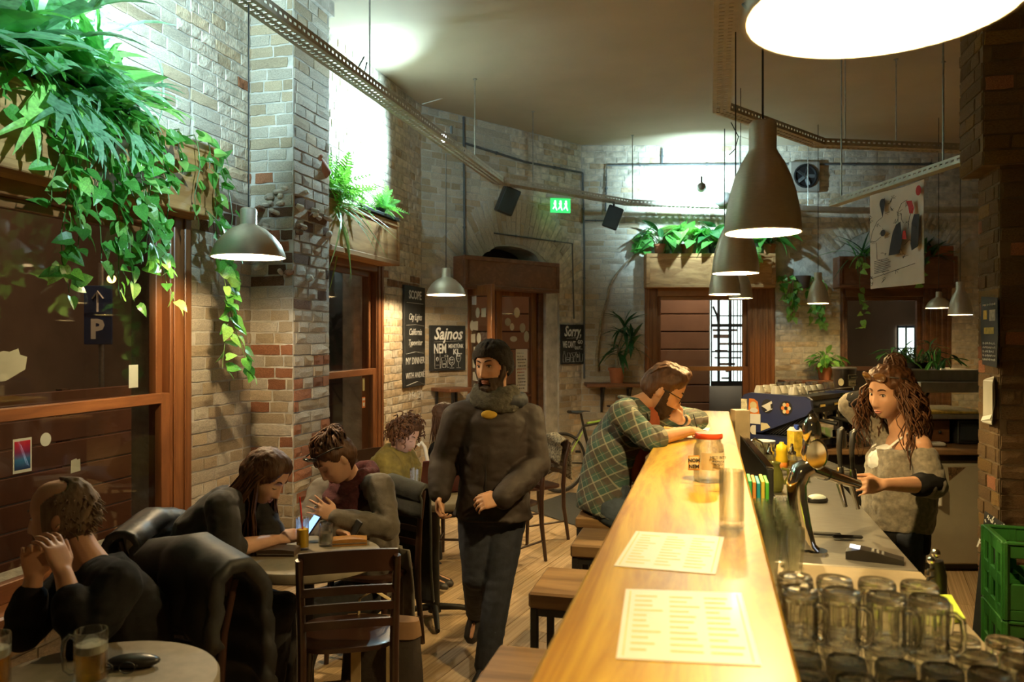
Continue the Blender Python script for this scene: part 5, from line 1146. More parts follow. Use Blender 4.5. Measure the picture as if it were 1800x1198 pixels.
def fork(q):
    """antler-shaped fern leaf: a strap that splits into two or three fingers"""
    vs, fs = leafv(lambda t: .07+.13*t, 4, .2, .25); o = len(vs)
    for a in ((-.45, .35) if q.random() < .5 else (-.6, 0, .55)):
        lv, lf = leafv(lambda t: .13*(1-t)**.6+.004, 4, .3, .5); c, s_ = math.cos(a), math.sin(a); o = len(vs)
        vs += [(x*c*.62+y*s_*.62, 0.96-x*s_*.62+y*c*.62, z*.62-.25) for x, y, z in lv]; fs += [tuple(i+o for i in f) for f in lf]
    return vs, fs
FORK = [fork(random.Random(i)) for i in range(4)]
def frondv(seed, droop):
    q = random.Random(seed); vs = []; fs = []; n = 13
    for i in range(n):
        t = (i+1)/(n+1); y = t*(1-.12*droop*t); z = -droop*t*t*.6; ln = .17*math.sin(PI*min(1, t*.85+.14))
        for sg in (-1, 1):
            o = len(vs); a = q.uniform(.25, .5); vs += [(0, y-.012, z), (sg*ln*.55, y+ln*a*.5-.018, z+.012), (sg*ln, y+ln*a, z-.02), (sg*ln*.5, y+ln*a*.5+.022, z+.01), (0, y+.014, z)]; fs += [(o, o+1, o+2, o+3, o+4)]
    o = len(vs)
    for i in range(7): t = i/6; vs += [(-.006, t*(1-.12*droop*t), -droop*t*t*.6), (.006, t*(1-.12*droop*t), -droop*t*t*.6+.004)]
    fs += [(o+2*i, o+2*i+1, o+2*i+3, o+2*i+2) for i in range(6)]
    return vs, fs
FROND = [frondv(i, d) for i, d in enumerate((.2, .6, 1.0))]
MONST = []
for sd in range(2):
    vs, fs = [], []; q = random.Random(40+sd)
    for i in range(8):
        t0, t1 = i/8, (i+.72)/8; f = lambda t: .46*math.sin(PI*min(1, t*.93+.07))**.7
        for sg in (-1, 1): o = len(vs); vs += [(0, t0, -.2*t0*t0), (sg*f(t0), t0+.06, .1*f(t0)-.25*t0*t0), (sg*f(t1), t1+.07, .1*f(t1)-.25*t1*t1), (0, t1+.03, -.2*t1*t1)]; fs.append((o, o+1, o+2, o+3))
    MONST.append((vs, fs))
def orient(p, d, up, L, roll=0):
    """leaf matrix: base at p, tip towards d, upper face towards up"""
    y = d.normalized(); x = y.cross(up); x = x.normalized() if x.length > 1e-4 else frame(y)[0]; z = x.cross(y)
    M = Matrix((x, y, z)).transposed().to_4x4() @ Matrix.Rotation(roll, 4, 'Y') @ Matrix.Scale(L, 4); M.translation = p; return M
def vine(p0, path, q, r=.004):
    return MB().tube(path, [r*(1-.5*i/len(path)) for i in range(len(path))], 5)
def trailing(name, label, starts, outn, q, mats, L=(.055, .095), step=.05, lim=285, variants=None, group=None, grow=None):
    """starts: (point, length); vines hang, wander and curl; leaves alternate and face the room"""
    t = thing(name, label, 'plant', starts[0][0], group=group); items = []
    for p, ln in starts:
        p = Vector(p); pts = [p-outn*.08+Vector((0, 0, .02)), p+outn*.02+Vector((0, 0, .03))]; dr = outn*q.uniform(.2, .7)+Vector((q.uniform(-.3, .3), q.uniform(-.5, .5), -.35)); l = 0; c = pts[-1].copy()
        while l < ln:
            dr = (dr*.72+Vector((q.uniform(-.35, .35), q.uniform(-.45, .45), -.62+ (.5 if l > ln*.85 else 0)))*.5); dr.normalize(); c = c+dr*step
            e = (c-p).dot(outn)
            if e < .03: c += outn*(.03-e)
            if e > .22: c -= outn*(e-.22)*.6
            pts.append(c.copy()); l += step
        vine(p, pts, q).build('vine', m_stem, t, 60)
        for i, c in enumerate(pts[1:]):
            if q.random() < .14: continue
            for _ in range(2 if q.random() < .28 else 1):
                d = Vector((q.uniform(-.6, .6), q.uniform(-.8, .8), q.uniform(-1.1, .15)))+outn*q.uniform(.1, .9)
                up = outn*q.uniform(.4, 1.2)+Vector((q.uniform(-.6, .6), q.uniform(-.6, .6), q.uniform(.0, .9))); pe = c+d.normalized()*q.uniform(.015, .045)
                items.append((q.randrange(len(variants or HEART)), orient(pe, d, up, q.uniform(*L), q.uniform(-.3, .3)), 0 if q.random() < .7 else len(mats)-1))
    scatter(t, 'leaf', items, mats, lim, variants or HEART); return t
def tuft(name, label, c, n, variants, mats, L, q, el=(.2, 1.3), az=(0, 2*PI), pot=None, stem=0, group=None, base=None, droopd=0, part='leaf', ph=.14, pr=.075, jitter=.02, w=None):
    """a crown of leaves that spring from one point, with its pot"""
    c = Vector(c); t = thing(name, label, 'plant', c, group=group); top = c.copy()
    if pot:
        MB().lathe([(.001, 0), (pr*.72, 0), (pr*.95, ph*.82), (pr*1.06, ph*.82), (pr*1.06, ph), (pr*.95, ph), (pr*.9, ph*.88)], c, 18).build('pot', pot, t, 40)
        MB().cyl(c+Vector((0, 0, ph*.86)), c+Vector((0, 0, ph*.9)), pr*.9, n=18).build('soil', m_soil, t); top.z += ph*.9
    items = []; st = MB()
    for k in range(n):
        a = q.uniform(*az); e = q.uniform(*el); d = Vector((math.cos(a)*math.cos(e), math.sin(a)*math.cos(e), math.sin(e))); b = top+Vector((q.uniform(-jitter, jitter), q.uniform(-jitter, jitter), 0))
        if stem:
            h = q.uniform(stem*.4, stem); d = d if w is None else d-w.n*min(0, d.dot(w.n)); s1 = b+d*h+Vector((0, 0, h*.25)); st.tube([b, b+d*h*.5+Vector((0, 0, h*.3)), s1], .003, 5); b = s1; d = Vector((d.x, d.y, d.z*.4-q.uniform(0, .8)))
        if w is not None:
            dist = (b-w.o).dot(w.n)
            if dist < .03: b = b+w.n*(.03-dist); dist = .03
            dn = d.dot(w.n)
            if dist+dn*L[1]*1.2 < .05: d = d-w.n*dn*(2 if q.random() < .6 else 1.05)+w.n*.03; d.normalize()
        up = (Vector((d.x*-.3, d.y*-.3, 1))+(w.n*.9 if w is WL else Vector())) if not stem else Vector((d.x, d.y, .8))
        items.append((q.randrange(len(variants)), orient(b, d, up, q.uniform(*L), q.uniform(-.4, .4)), q.randrange(len(mats))))
    if st.v: st.build('stems', m_stem, t, 60, kind='stuff')
    scatter(t, part, items, mats, 285, variants); return t
# ---- left planter: trailing vines in front, antler ferns and big leaves on top
q = random.Random(101); on = Vector((1, 0, 0)); st = []
for k in range(24):
    if k in (0, 2, 4): continue
    y = (2.62+.5*(k/6) if k < 6 else 3.0+.68*((k-6)/15) if k < 21 else 3.85+.4*((k-21)/3))+q.uniform(-.03, .03)
    ln = q.choice((.2, .45, .3)) if k < 6 or k > 20 else q.choice((.35, .6, .8, 1.0))
    st.append(((-2.88, y, 2.83), ln))
trailing('trailing_plant', 'mass of long green trailing vines hanging over the left planter box', st, on, q, [m_pothos, m_pothos2], (.06, .10), .05)
q = random.Random(55)
trailing('trailing_plant', 'single long vine hanging down the wall right of the left window', [((-2.98, 4.30, 2.82), 1.35), ((-2.95, 4.28, 2.82), .95), ((-2.9, 4.12, 2.42), 1.0)], on, q, [m_pothos, m_pothos2], (.06, .10), .055)
for k, (y, z, n) in enumerate(((2.6, 2.95, 40), (2.92, 2.98, 46), (3.2, 2.92, 40), (3.55, 2.86, 22))):
    q = random.Random(200+k); tuft('antler_fern', '%s antler-leaved fern standing in the left planter box' % ('nearest', 'second', 'third', 'smallest, farthest')[k], (-2.96, y, z-.02), n, FORK, [m_stag, m_pothos, m_stag], (.24, .42) if k < 2 else (.18, .32) if k < 3 else (.12, .22), q, (-.3, 1.45), (-1.9, 1.9), jitter=.12, group='antler ferns in the left planter', w=WL)
for k, y in enumerate((2.98, 3.3)):
    q = random.Random(260+k); tuft('antler_fern', '%s antler-leaved fern drooping over the front of the left planter' % ('nearer', 'farther')[k], (-2.90, y, 2.84), 16, FORK, [m_stag, m_stag, m_pothos2], (.16, .28), q, (-1.2, .3), (-1.5, 1.5), jitter=.1, group='antler ferns in the left planter', w=WL)
for k, (y, z) in enumerate(((2.75, 2.9), (3.2, 2.9))):
    q = random.Random(230+k); tuft('broad_leaf_plant', '%s tall broad-leaved plant at the back of the left planter' % ('nearer', 'farther')[k], (-3.0, y, z), 26, OVATE+HEART[:2]+OVATE, [m_pothos, m_stag, m_pothos2], (.24, .42), q, (.2, 1.5), (-1.7, 1.7), jitter=.15, group='broad-leaved plants in the left planter', w=WL)
# ---- second planter: tipped pot, feathery fern, striped spider plant, small fern, black tray
fp = Vector((-3.0, 5.72, 2.78)); q = random.Random(3)
tuft('feathery_fern', 'bright green feathery fern in the pale planter above the narrow window', (-3.0, 5.95, 2.76), 70, FROND, [m_fern], (.22, .5), q, (-.25, 1.4), (-2.2, 2.2), m_terra, part='frond', jitter=.14, w=WL)
q = random.Random(4); tuft('spider_plant', 'striped spider plant arching over the front of the pale planter', (-2.93, 5.85, 2.76), 22, STRAP, [m_strap, m_fern], (.3, .6), q, (-.5, 1.0), (-1.3, 1.5), jitter=.05, w=WL)
q = random.Random(5); tuft('small_fern', 'small drooping fern at the far end of the pale planter', (-2.97, 6.85, 2.80), 36, FROND, [m_fern, m_pothos], (.16, .3), q, (-.2, 1.2), (-2.6, 2.6), m_black, part='frond', jitter=.05, ph=.1, pr=.06, w=WL)
MB().bx(-3.06, -2.86, 6.25, 7.08, 2.805, 2.835, .004).build('plant_tray', m_black, label='black plastic plant tray along the top of the pale planter', cat='tray')
tp_ = P(572, 310, 5.95); MB().lathe([(.001, 0), (.06, 0), (.085, .13), (.1, .13), (.1, .16), (.088, .16), (.08, .13), (.055, .02), (.001, .02)], tp_, 20, rot(.5, -.75, .3)).build('tipped_pot', m_terra, label='terracotta pot tipped against the pilaster in the pale planter', cat='pot')
# ---- far planter: five potted plants
zt_ = bz1-.04; names = ('leftmost', 'second', 'third, in a black pot,', 'fourth', 'rightmost')
for k in range(5):
    q = random.Random(300+k); s = PB0+.2+k*.36; p = WB.pt(s, zt_, .12)
    tuft('potted_plant', '%s leafy potted plant on the lit far planter' % names[k], p, (26, 24, 28, 24, 18)[k], [OVATE, HEART, OVATE+HEART, MONST, HEART][k], [m_pothos, m_dkleaf] if k % 2 == 0 else [m_pothos2, m_pothos], (.16, .28), q, (.1, 1.4), (0, 2*PI), m_terra if k not in (2,) else m_black, .24, group='potted plants on the far planter', ph=.17, pr=.085, w=WB)
q = random.Random(311); tuft('split_leaf_plant', 'split-leaved plant drooping over the front of the far planter', WB.pt(PB0+1.28, zt_+.08, .2), 9, MONST, [m_pothos2], (.2, .3), q, (-.9, .3), (-2.4, -.4), stem=.12, w=WB)
# climbing bare stem along the far wall
cp = [WB.pt(*WB.uv(x, y), .05) for x, y in ((1049, 652), (1048, 625), (1053, 590), (1056, 560), (1066, 528), (1070, 505), (1085, 480), (1100, 462), (1116, 446), (1128, 430), (1136, 428))]
cl = thing('climbing_plant', 'twisted bare climbing stem up the far wall left of the window', 'plant', cp[0])
MB().tube(cp, [.022, .02, .018, .018, .016, .016, .014, .012, .01, .008, .006], 8).build('stem', m_bark, cl, 60)
q = random.Random(9); scatter(cl, 'leaf', [(q.randrange(4), orient(cp[-2]+Vector((q.uniform(-.12, .08), -.03, q.uniform(-.12, .1))), Vector((q.uniform(-1, 1), -.5, q.uniform(-1, .4))), WB.n+Vector((0, 0, .4)), q.uniform(.13, .2)), 0) for _ in range(9)], [m_pothos], 99, HEART)
# plant hung on the far wall between the two windows
q = random.Random(12); s, z = WB.uv(1398, 490)
trailing('hanging_plant', 'small-leaved plant hanging on the far wall between the windows', [(WB.pt(s+dx, z, .06), ln) for dx, ln in ((-.2, .35), (-.1, .5), (0, .55), (.1, .6), (.2, .65), (.3, .75))], WB.n, q, [m_pothos2, m_pothos], (.06, .11), .05, 120)
MB().lathe([(.001, -.1), (.08, -.1), (.11, .06), (.1, .06), (.001, .04)], WB.pt(s+.05, z-.03, .12), 16).build('wall_pot', pm('dark_pot', (.07, .05, .04), .6), label='dark pot fixed to the far wall under the hanging plant', cat='pot')
# planter behind the poster: grassy plant, long pot and two short vines
q = random.Random(14); tuft('grassy_plant', 'dim grassy plant in the planter left of the poster', WB.pt(PC0+.35, bz1-.05, .12), 34, STRAP, [m_pothos, m_dkleaf], (.3, .5), q, (.1, 1.4), jitter=.08, w=WB)
q = random.Random(15); tuft('bushy_plant', 'dark bushy plant in the planter right of the poster', WB.pt(PC1-.4, bz1-.05, .12), 40, LANCE, [m_dkleaf], (.2, .4), q, (.2, 1.4), jitter=.12, w=WB)
q = random.Random(16); trailing('trailing_plant', 'thin vine hanging before the far right window frame', [(WB.pt(PC0+.22, bz1-.02, .24), 1.0)], WB.n, q, [m_pothos2], (.07, .11), .07)
q = random.Random(17); trailing('trailing_plant', 'short vine hanging just right of the poster', [(WB.pt(PC1-.52, bz1-.02, .24), .4)], WB.n, q, [m_pothos2], (.07, .11), .07)
b = MB(); wbox(b, WB, PC1-.62, PC1-.04, bz1-.04, bz1+.10, .06, .2, .01); b.build('trough', m_terra, label='long brown trough on the dim planter right of the poster', cat='trough')
# dracaena on the ledge, two pots farther right
q = random.Random(18); s, z = WB.uv(1084, 672, .2); dp = WB.pt(s, lz2, .2); dt_ = thing('dracaena', 'potted dracaena with long dark leaves on the far wall ledge', 'plant', dp)
MB().lathe([(.001, 0), (.08, 0), (.10, .16), (.115, .16), (.115, .2), (.1, .2), (.09, .17)], dp, 20).build('pot', m_terra, dt_, 40); MB().cyl(dp+Vector((0, 0, .165)), dp+Vector((0, 0, .18)), .093, n=18).build('soil', m_soil, dt_)
it = []
for (dx, h, n) in ((.10, .62, 22), (.2, .42, 16), (.02, .32, 14)):
    tp2 = dp+WB.e*dx+Vector((0, 0, .18+h)); MB().tube([dp+Vector((0, 0, .15)), dp+WB.e*dx*.5+Vector((0, 0, .18+h*.5)), tp2], [.013, .011, .01], 7).build('stem', m_bark, dt_, 60)
    for k in range(n): a = q.uniform(0, 2*PI); e = q.uniform(-.5, 1.2); d = Vector((math.cos(a)*math.cos(e), math.sin(a)*math.cos(e), math.sin(e))); d = d-WB.n*min(0, d.dot(WB.n))*1.3; it.append((q.randrange(3), orient(tp2-Vector((0, 0, q.uniform(0, .18))), d, Vector((0, 0, 1)), q.uniform(.2, .34)), 0))
scatter(dt_, 'leaf', it, [m_dkleaf], 200, LANCE)
lz3 = 1.15; b = MB(); wbox(b, WB, X3b+.03, X4a-.02, lz3-.04, lz3, .02, .3, .005); lg3 = thing('wall_ledge', 'short ledge between the far windows carrying a herb pot', 'shelf', WB.pt(X3b+.4, lz3-.3)); b.build('ledge_board', m_pinedk, lg3)
b = MB(); wbox(b, WB, X3b+.3, X3b+.33, lz3-.25, lz3-.04, .02, .2, 0); b.build('bracket', m_black, lg3)
q = random.Random(19); s = WB.uv(1450, 650, .16)[0]; tuft('herb_pot', 'terracotta pot of bright green herbs behind the coffee machine', WB.pt(s, lz3, .16), 60, OVATE, [m_pothos2, m_pothos], (.08, .15), q, (-.1, 1.4), pot=m_terra, stem=.22, ph=.17, pr=.1, w=WB)
q = random.Random(20); tuft('leafy_bush', 'bushy olive plant standing on the food warmer', cs(3.22, 6.35, 1.46), 90, LANCE, [m_dkleaf, m_pothos], (.08, .16), q, (-.1, 1.4), pot=m_black, stem=.12, ph=.05, pr=.1, jitter=.22)
# ================================================================ HANGING POSTER
b0p, b1p, e0p, e1p = P(1532, 344, 5.62), P(1627, 315, 5.02), P(1520, 508, 5.62), P(1613, 497, 5.02)
wp = Wall(b0p.xy, (b1p-b0p).xy); Lp = Vector((b1p-b0p).xy).length; zt0, zb0 = min(b0p.z, b1p.z), (e0p.z+e1p.z)/2; Hp = zt0-zb0
po = thing('hanging_poster', 'white drawn poster hanging from the slanting tray', 'poster', wp.pt(Lp/2, zb0))
b = MB(); n = 8
for d in (0, -.004): b.add([wp.pt(Lp*u/n-.012*(1-v), zt0-Hp*(1-v)+(b0p.z-zt0)*(1-u/n)*v+(b1p.z-zt0)*u/n*v, d+.015*math.sin(u*.8+v)) for v in (0, .5, 1) for u in range(n+1)], [(k+j*(n+1), k+1+j*(n+1), k+n+2+j*(n+1), k+n+1+j*(n+1)) for j in (0, 1) for k in range(n)])
b.build('poster_sheet', pm('poster_white', (.62, .58, .54), .8, var=.04), po, 60)
def pp(poly, m, nm, d=.018): return MB().prism([(x*Lp, y*Hp) for x, y in poly], wp.M(0, zb0, d+.012), .001).build(nm, m, po, None)
m_pdk = pm('poster_dark', (.03, .03, .04), .8); m_prd = pm('poster_red', (.42, .04, .05), .8)
pp([(.42, .32), (.46, .45), (.5, .55), (.56, .62), (.64, .64), (.66, .52), (.68, .46), (.62, .32)], m_pdk, 'drawn_jacket'); pp([(.82, .40), (.84, .60), (.88, .68), (.97, .67), (.95, .36), (.84, .33)], m_pdk, 'drawn_jacket')
pp([(.66, .46), (.69, .54), (.73, .54), (.75, .45)], m_prd, 'drawn_tie'); pp([(.74, .83), (.84, .82), (.88, .74), (.86, .69), (.80, .70), (.78, .77)], m_prd, 'drawn_cap'); pp(circ(.955, .90, .045, .05, 12)[:-1], m_prd, 'drawn_balloon')
pp(circ(.30, .875, .055, .05, 12)[:-1], m_pdk, 'drawn_balloon'); pp([(.26, .84), (.34, .84), (.305, .73)], m_pdk, 'drawn_balloon'); pp(circ(.31, .565, .05, .035, 9)[:-1], m_pdk, 'drawn_glove')
b = MB(); q = random.Random(44)
for pl in ([(.30, .73), (.2, .7), (.1, .6), (.06, .5), (.16, .49), (.28, .53)], [(.6, .62), (.6, .75), (.66, .82), (.76, .84)], [(.78, .55), (.8, .66), (.86, .74)], [(.66, .72), (.66, .66), (.7, .62)], [(.62, .74), (.68, .76)], [(.18, .48), (.2, .3), (.3, .28)], [(.72, .4), (.8, .44), (.84, .42)], [(.04, .1), (.9, .2)]): b.tube([wp.pt(x*Lp, zb0+y*Hp, .031) for x, y in pl], .0018, 3)
for k in range(26):
    x, y = q.uniform(.05, .9), q.uniform(.04, .95); b.tube([wp.pt((x+q.uniform(-.06, .06))*Lp, zb0+(y+q.uniform(-.03, .03))*Hp, .031) for _ in range(6)], .0013, 3)
for k in range(8): b.tube([wp.pt(.14*Lp, zb0+(.28-.018*k)*Hp, .031), wp.pt((.4+.03*(k % 3))*Lp, zb0+(.295-.018*k)*Hp, .031)], .002, 3)
b.build('drawn_lines', m_pdk, po, None, kind='stuff')
# ================================================================ STOOLS, TABLES, CHAIRS, COATS
m_stw = wood('stool_seat', (.13, .07, .028), (.25, .15, .065), 0, .45, 2.2, .1, 5)
def stool(x, y, label, h=.75, w2=.175, rz=0):
    t = thing('bar_stool', label, 'stool', (x, y, 0), rz, group='square bar stools along the bar', local=True)
    MB().box((0, 0, h-.03), (2*w2, 2*w2, .06), None, .008).build('seat', m_stw, t, 30)
    for sx in (-1, 1):
        for sy in (-1, 1): MB().box((sx*(w2-.02), sy*(w2-.02), (h-.06)/2), (.028, .028, h-.06), None, .003).build('leg', m_black, t)
    f = MB()
    for sg in (-1, 1): f.box((0, sg*(w2-.02), h-.075), (2*w2-.06, .022, .028)).box((sg*(w2-.02), 0, h-.075), (.022, 2*w2-.06, .028))
    f.build('top_frame', m_black, t)
    for sg in (-1, 1): MB().box((0, sg*(w2-.02), .25), (2*w2-.06, .02, .02)).build('foot_rest', m_black, t)
stool(-.485, 3.08, 'second bar stool from the camera, seat fully in view'); stool(-.45, 3.80, 'third bar stool from the camera, half behind the bar top')
stool(-.52, 4.36, 'bar stool under the man in the plaid shirt'); stool(-.46, 2.22, 'nearest bar stool, only a corner of its seat in view')
m_ttop = pm('table_laminate', (.20, .17, .12), .55, var=.15, sc=25, bump=.03); m_iron = pm('cast_iron', (.02, .018, .016), .55, .4, var=.3)
def table(c, r, label, h=.75):
    t = thing('round_table', label, 'table', (c.x, c.y, 0), group='round cafe tables', local=True)
    MB().lathe([(.001, h-.045), (r-.012, h-.045), (r, h-.036), (r, h-.008), (r-.006, h), (.001, h)], n=56).build('tabletop', m_ttop, t, 40)
    MB().lathe([(.001, .03), (.04, .03), (.032, .08), (.028, .35), (.032, h-.08), (.07, h-.046), (.001, h-.046)], n=20).build('pedestal', m_iron, t, 50)
    for k in range(4): a = k*PI/2+.4; MB().tube([(.03*math.cos(a), .03*math.sin(a), .06), (.15*math.cos(a), .15*math.sin(a), .05), (.3*math.cos(a), .3*math.sin(a), .018)], [.022, .018, .014], 8).build('foot', m_iron, t, 60)
    return t
TZ0 = .75
T1 = G(540, 972, TZ0); T2 = G(165, 1203, TZ0); T3 = G(764, 867, TZ0)
table(T1, .325, 'round table with the orange juice between the two women'); table(T2, .325, 'round table with the beer mug in front of the bald man'); table(T3, .33, 'round table with the laptop of the curly-haired woman')
m_bent = pm('dark_bentwood', (.035, .014, .008), .35, var=.25, sc=8, coat=.3)
def chair(c, f, label, seat=.47, top=.87, w2=.19, slats=3, m=None, rail=.085):
    m = m or m_bent; rz = math.atan2(-f[0], f[1]); t = thing('bistro_chair', label, 'chair', (c[0], c[1], 0), rz, group='dark bentwood bistro chairs', local=True)
    n = 28; sq = [(abs(math.cos(a))**.55*math.copysign(1, math.cos(a))*w2, abs(math.sin(a))**.55*math.copysign(1, math.sin(a))*.195) for a in [k*2*PI/n for k in range(n)]]
    MB().loft([[Vector((x*k, y*k, z)) for x, y in sq] for k, z in ((.9, seat-.03), (1, seat-.022), (1, seat-.004), (.93, seat), (.5, seat-.008))]).build('seat', m, t, 50)
    for sx in (-1, 1):
        MB().tube([(sx*.155, .16, seat-.02), (sx*.165, .175, seat*.5), (sx*.17, .185, 0)], [.018, .016, .013], 8).build('front_leg', m, t, 60)
        MB().tube([(sx*.185, -.235, 0), (sx*.178, -.19, seat*.6), (sx*.178, -.185, seat), (sx*.182, -.2, seat+.2), (sx*.186, -.245, top-.02)], [.014, .018, .019, .017, .014], 8).build('rear_leg', m, t, 60)
    def bow(z, h, d=.03, th=.014):
        b = MB(); k = 9; yy = lambda u: -.195-.05*max(0, (z-seat-.1)/(top-seat))-d*(1-u*u)
        rings = []
        for i in range(k): u = -1+2*i/(k-1); y = yy(u); zz = z+.012*(1-u*u); rings.append([Vector((u*.19, y+a, zz+c2)) for a, c2 in ((-th/2, -h/2), (th/2, -h/2), (th/2, h/2), (-th/2, h/2))])
        return b.loft(rings)
    bow(top-rail/2, rail).build('top_rail', m, t, 40)
    for k in range(slats): bow(seat+.09+k*(top-rail-seat-.11)/max(1, slats-.2), .032, .028, .012).build('back_slat', m, t, 40)
    for a, b2 in (((-.165, .175, .2), (.165, .175, .2)), ((-.165, .17, .16), (-.18, -.2, .16)), ((.165, .17, .16), (.18, -.2, .16))): MB().cyl(a, b2, .009, n=8).build('stretcher', m, t, 60)
    return t
def fwd(a, b): d = Vector((b.x-a.x, b.y-a.y, 0)); return d.normalized()
ba, bb_ = P(536, 594, 3.06), P(688, 594, 3.13); bm = (ba+bb_)/2; ff = Vector((-(bb_-ba).y, (bb_-ba).x, 0)).normalized()
chair(bm+ff*.22, ff, 'empty dark chair with slatted back in front of the juice table', .49, .875)
cB = P(350, 594, 3.5); fB = fwd(cB, P(520, 594, 3.45)); chair(cB, fB, 'dark chair of the long-haired woman, black leather jacket on it')
cC = P(655, 594, 4.28); fC = fwd(cC, P(540, 594, 3.7)); chair(cC, fC, 'dark chair of the woman in the grey cardigan, coat on it')
cD = P(245, 594, 2.72); fD = fwd(cD, P(100, 594, 2.5)); chair(cD, fD, 'dark chair of the bald man, black puffer jacket on it')
m_metalc = pm('thin_chair_black', (.02, .016, .014), .4, var=.2)
cE = P(937, 594, 6.75); fE = fwd(cE, P(860, 594, 6.5)); chair(cE, fE, 'dark chair with a patterned cloth on its back before the bicycle', .47, .84)
cF = P(893, 594, 6.0); chair(cF, fwd(cF, P(800, 594, 5.5)), 'dark chair mostly hidden behind the walking man')
cG = P(685, 594, 5.75); fG = fwd(cG, T3); chair(cG, fG, 'dark chair of the curly-haired woman')
cH = P(812, 594, 6.1); fH = fwd(cH, T3); chair(cH, fH, 'dark chair of the person in black behind the walking man')
def sheet3(fn, nu, nv, th):
    """closed thick sheet over fn(u, v)"""
    g = [[Vector(fn(i/nu, j/nv)) for i in range(nu+1)] for j in range(nv+1)]; b = MB(); nn = []
    for j in range(nv+1):
        for i in range(nu+1):
            du = g[j][min(i+1, nu)]-g[j][max(i-1, 0)]; dv = g[min(j+1, nv)][i]-g[max(j-1, 0)][i]; k = du.cross(dv); nn.append(k.normalized() if k.length > 1e-9 else Vector((0, 0, 1)))
    fl_ = [p for r in g for p in r]; N = len(fl_); b.v = [tuple(p) for p in fl_]+[tuple(p-n2*th) for p, n2 in zip(fl_, nn)]; W2 = nu+1
    for j in range(nv):
        for i in range(nu): a = j*W2+i; b.f += [(a, a+1, a+W2+1, a+W2), (N+a, N+a+W2, N+a+W2+1, N+a+1)]
    for j in range(nv): a = j*W2; b.f += [(a, a+W2, N+a+W2, N+a), (a+nu, N+a+nu, N+a+nu+W2, a+nu+W2)]
    for i in range(nu): a = nv*W2+i; b.f += [(i, N+i, N+i+1, i+1), (a, a+1, N+a+1, N+a)]
    b.m = [0]*len(b.f); return b
def drape(c, f, name, label, cat, m, w2, top, fl, bl, th=.02, folds=4, amp=.018, seed=1, quilt=0, flare=.1, group=None):
    """a coat or cloth hung over a chair back: front fall, over the rail, back fall"""
    rz = math.atan2(-f[0], f[1]); Lt = fl+.10+bl
    def fn(u, v):
        s = v*Lt; x = (u-.5)*2*w2; k = noise.noise(Vector((u*folds, v*1.3, seed)))*amp+noise.noise(Vector((u*folds*2.3, v*3, seed+5)))*amp*.5
        if quilt: k += .026*abs(math.sin(s/quilt*PI))**.6
        dz = -.05*abs(u-.5)*2
        if s < fl: d = fl-s; return (x*(1+flare*d), -.165-.03*(1-d/max(fl, .01))+k+.03*d, top+dz-d)
        if s < fl+.10: a = (s-fl)/.10*PI; return (x, -.22+.055*math.cos(a)+k*.3, top+dz+.035*math.sin(a)+k*.3)
        d = s-fl-.10; return (x*(1+flare*d)+k*.5, -.275-k-.02*d-(.02 if quilt else 0), top+dz-d*(1+.08*noise.noise(Vector((u*3, 0, seed)))))
    b = sheet3(fn, 26, 34, th); o = b.build(name, m, None, 180, loc=(c[0], c[1], 0), rz=rz, label=label, cat=cat, group=group); return o
m_leather = pm('black_leather', (.010, .011, .013), .5, var=.3, sc=20, bump=.25, bsc=25); m_puffer = pm('black_nylon', (.008, .008, .009), .62, var=.2, bump=.15, bsc=30)
m_coat = pm('grey_green_coat', (.022, .022, .017), .9, var=.2, sc=20, bump=.2, sheen=.05); m_crochet = pm('crochet', (.18, .16, .12), .9, var=.9, sc=70)
drape(cB, fB, 'leather_jacket', 'black leather jacket on the chair of the long-haired woman', 'jacket', m_leather, .23, .885, .12, .40, .03, 4, .03, 2)
drape(cC, fC, 'grey_coat', 'grey-green coat hanging from the chair of the cardigan woman', 'coat', m_coat, .21, .88, .12, .62, .025, 5, .035, 3)
drape(cD, fD, 'puffer_jacket', 'black quilted puffer jacket on the chair of the bald man', 'jacket', m_puffer, .25, .90, .2, .72, .05, 3, .03, 4, .11)
drape(cE, fE, 'patterned_cloth', 'mottled crochet cloth over the chair back before the bicycle', 'cloth', m_crochet, .16, .845, .16, .30, .012, 3, .015, 5)
# ================================================================ THINGS ON THE TABLES AND FLOOR
m_oj = pm('orange_juice', (.95, .56, .015), .35, var=.03); m_beer = glass('beer', (.95, .60, .12), 0, 1.34, .5); m_foam = pm('foam', (.80, .74, .60), .9, var=.08, sc=60, bump=.2); m_water = glass('water', (.96, .97, .96), 0, 1.33)
def tz(x, y): return G(x, y, TZ0)
p = tz(532, 965); o = thing('juice_glass', 'straight glass of orange juice with a red straw', 'glass', (p.x, p.y, TZ0), local=True)
vessel(MB(), [(.026, 0), (.027, .004), (.029, .142)], .002, 28, .012).build('glass_wall', m_gl, o, 60)
MB().lathe([(.001, .0125), (.0245, .0125), (.0262, .092), (.001, .092)], n=28).build('juice', m_oj, o, 60)
MB().tube([(.006, .0, .02), (-.014, .0, .235)], .0036, 8).build('straw', pm('red_straw', (.75, .04, .03), .4), o, 60)
p = tz(573, 958); o = thing('water_glass', 'short jar-like glass of water beside the tan wallet', 'glass', (p.x, p.y, TZ0), local=True)
vessel(MB(), [(.031, 0), (.033, .006), (.033, .075), (.030, .083), (.032, .098)], .0025, 26, .01).build('glass_wall', m_gl, o, 60)
MB().lathe([(.001, .0105), (.0295, .0105), (.0295, .06), (.001, .06)], n=26).build('water', m_water, o, 60)
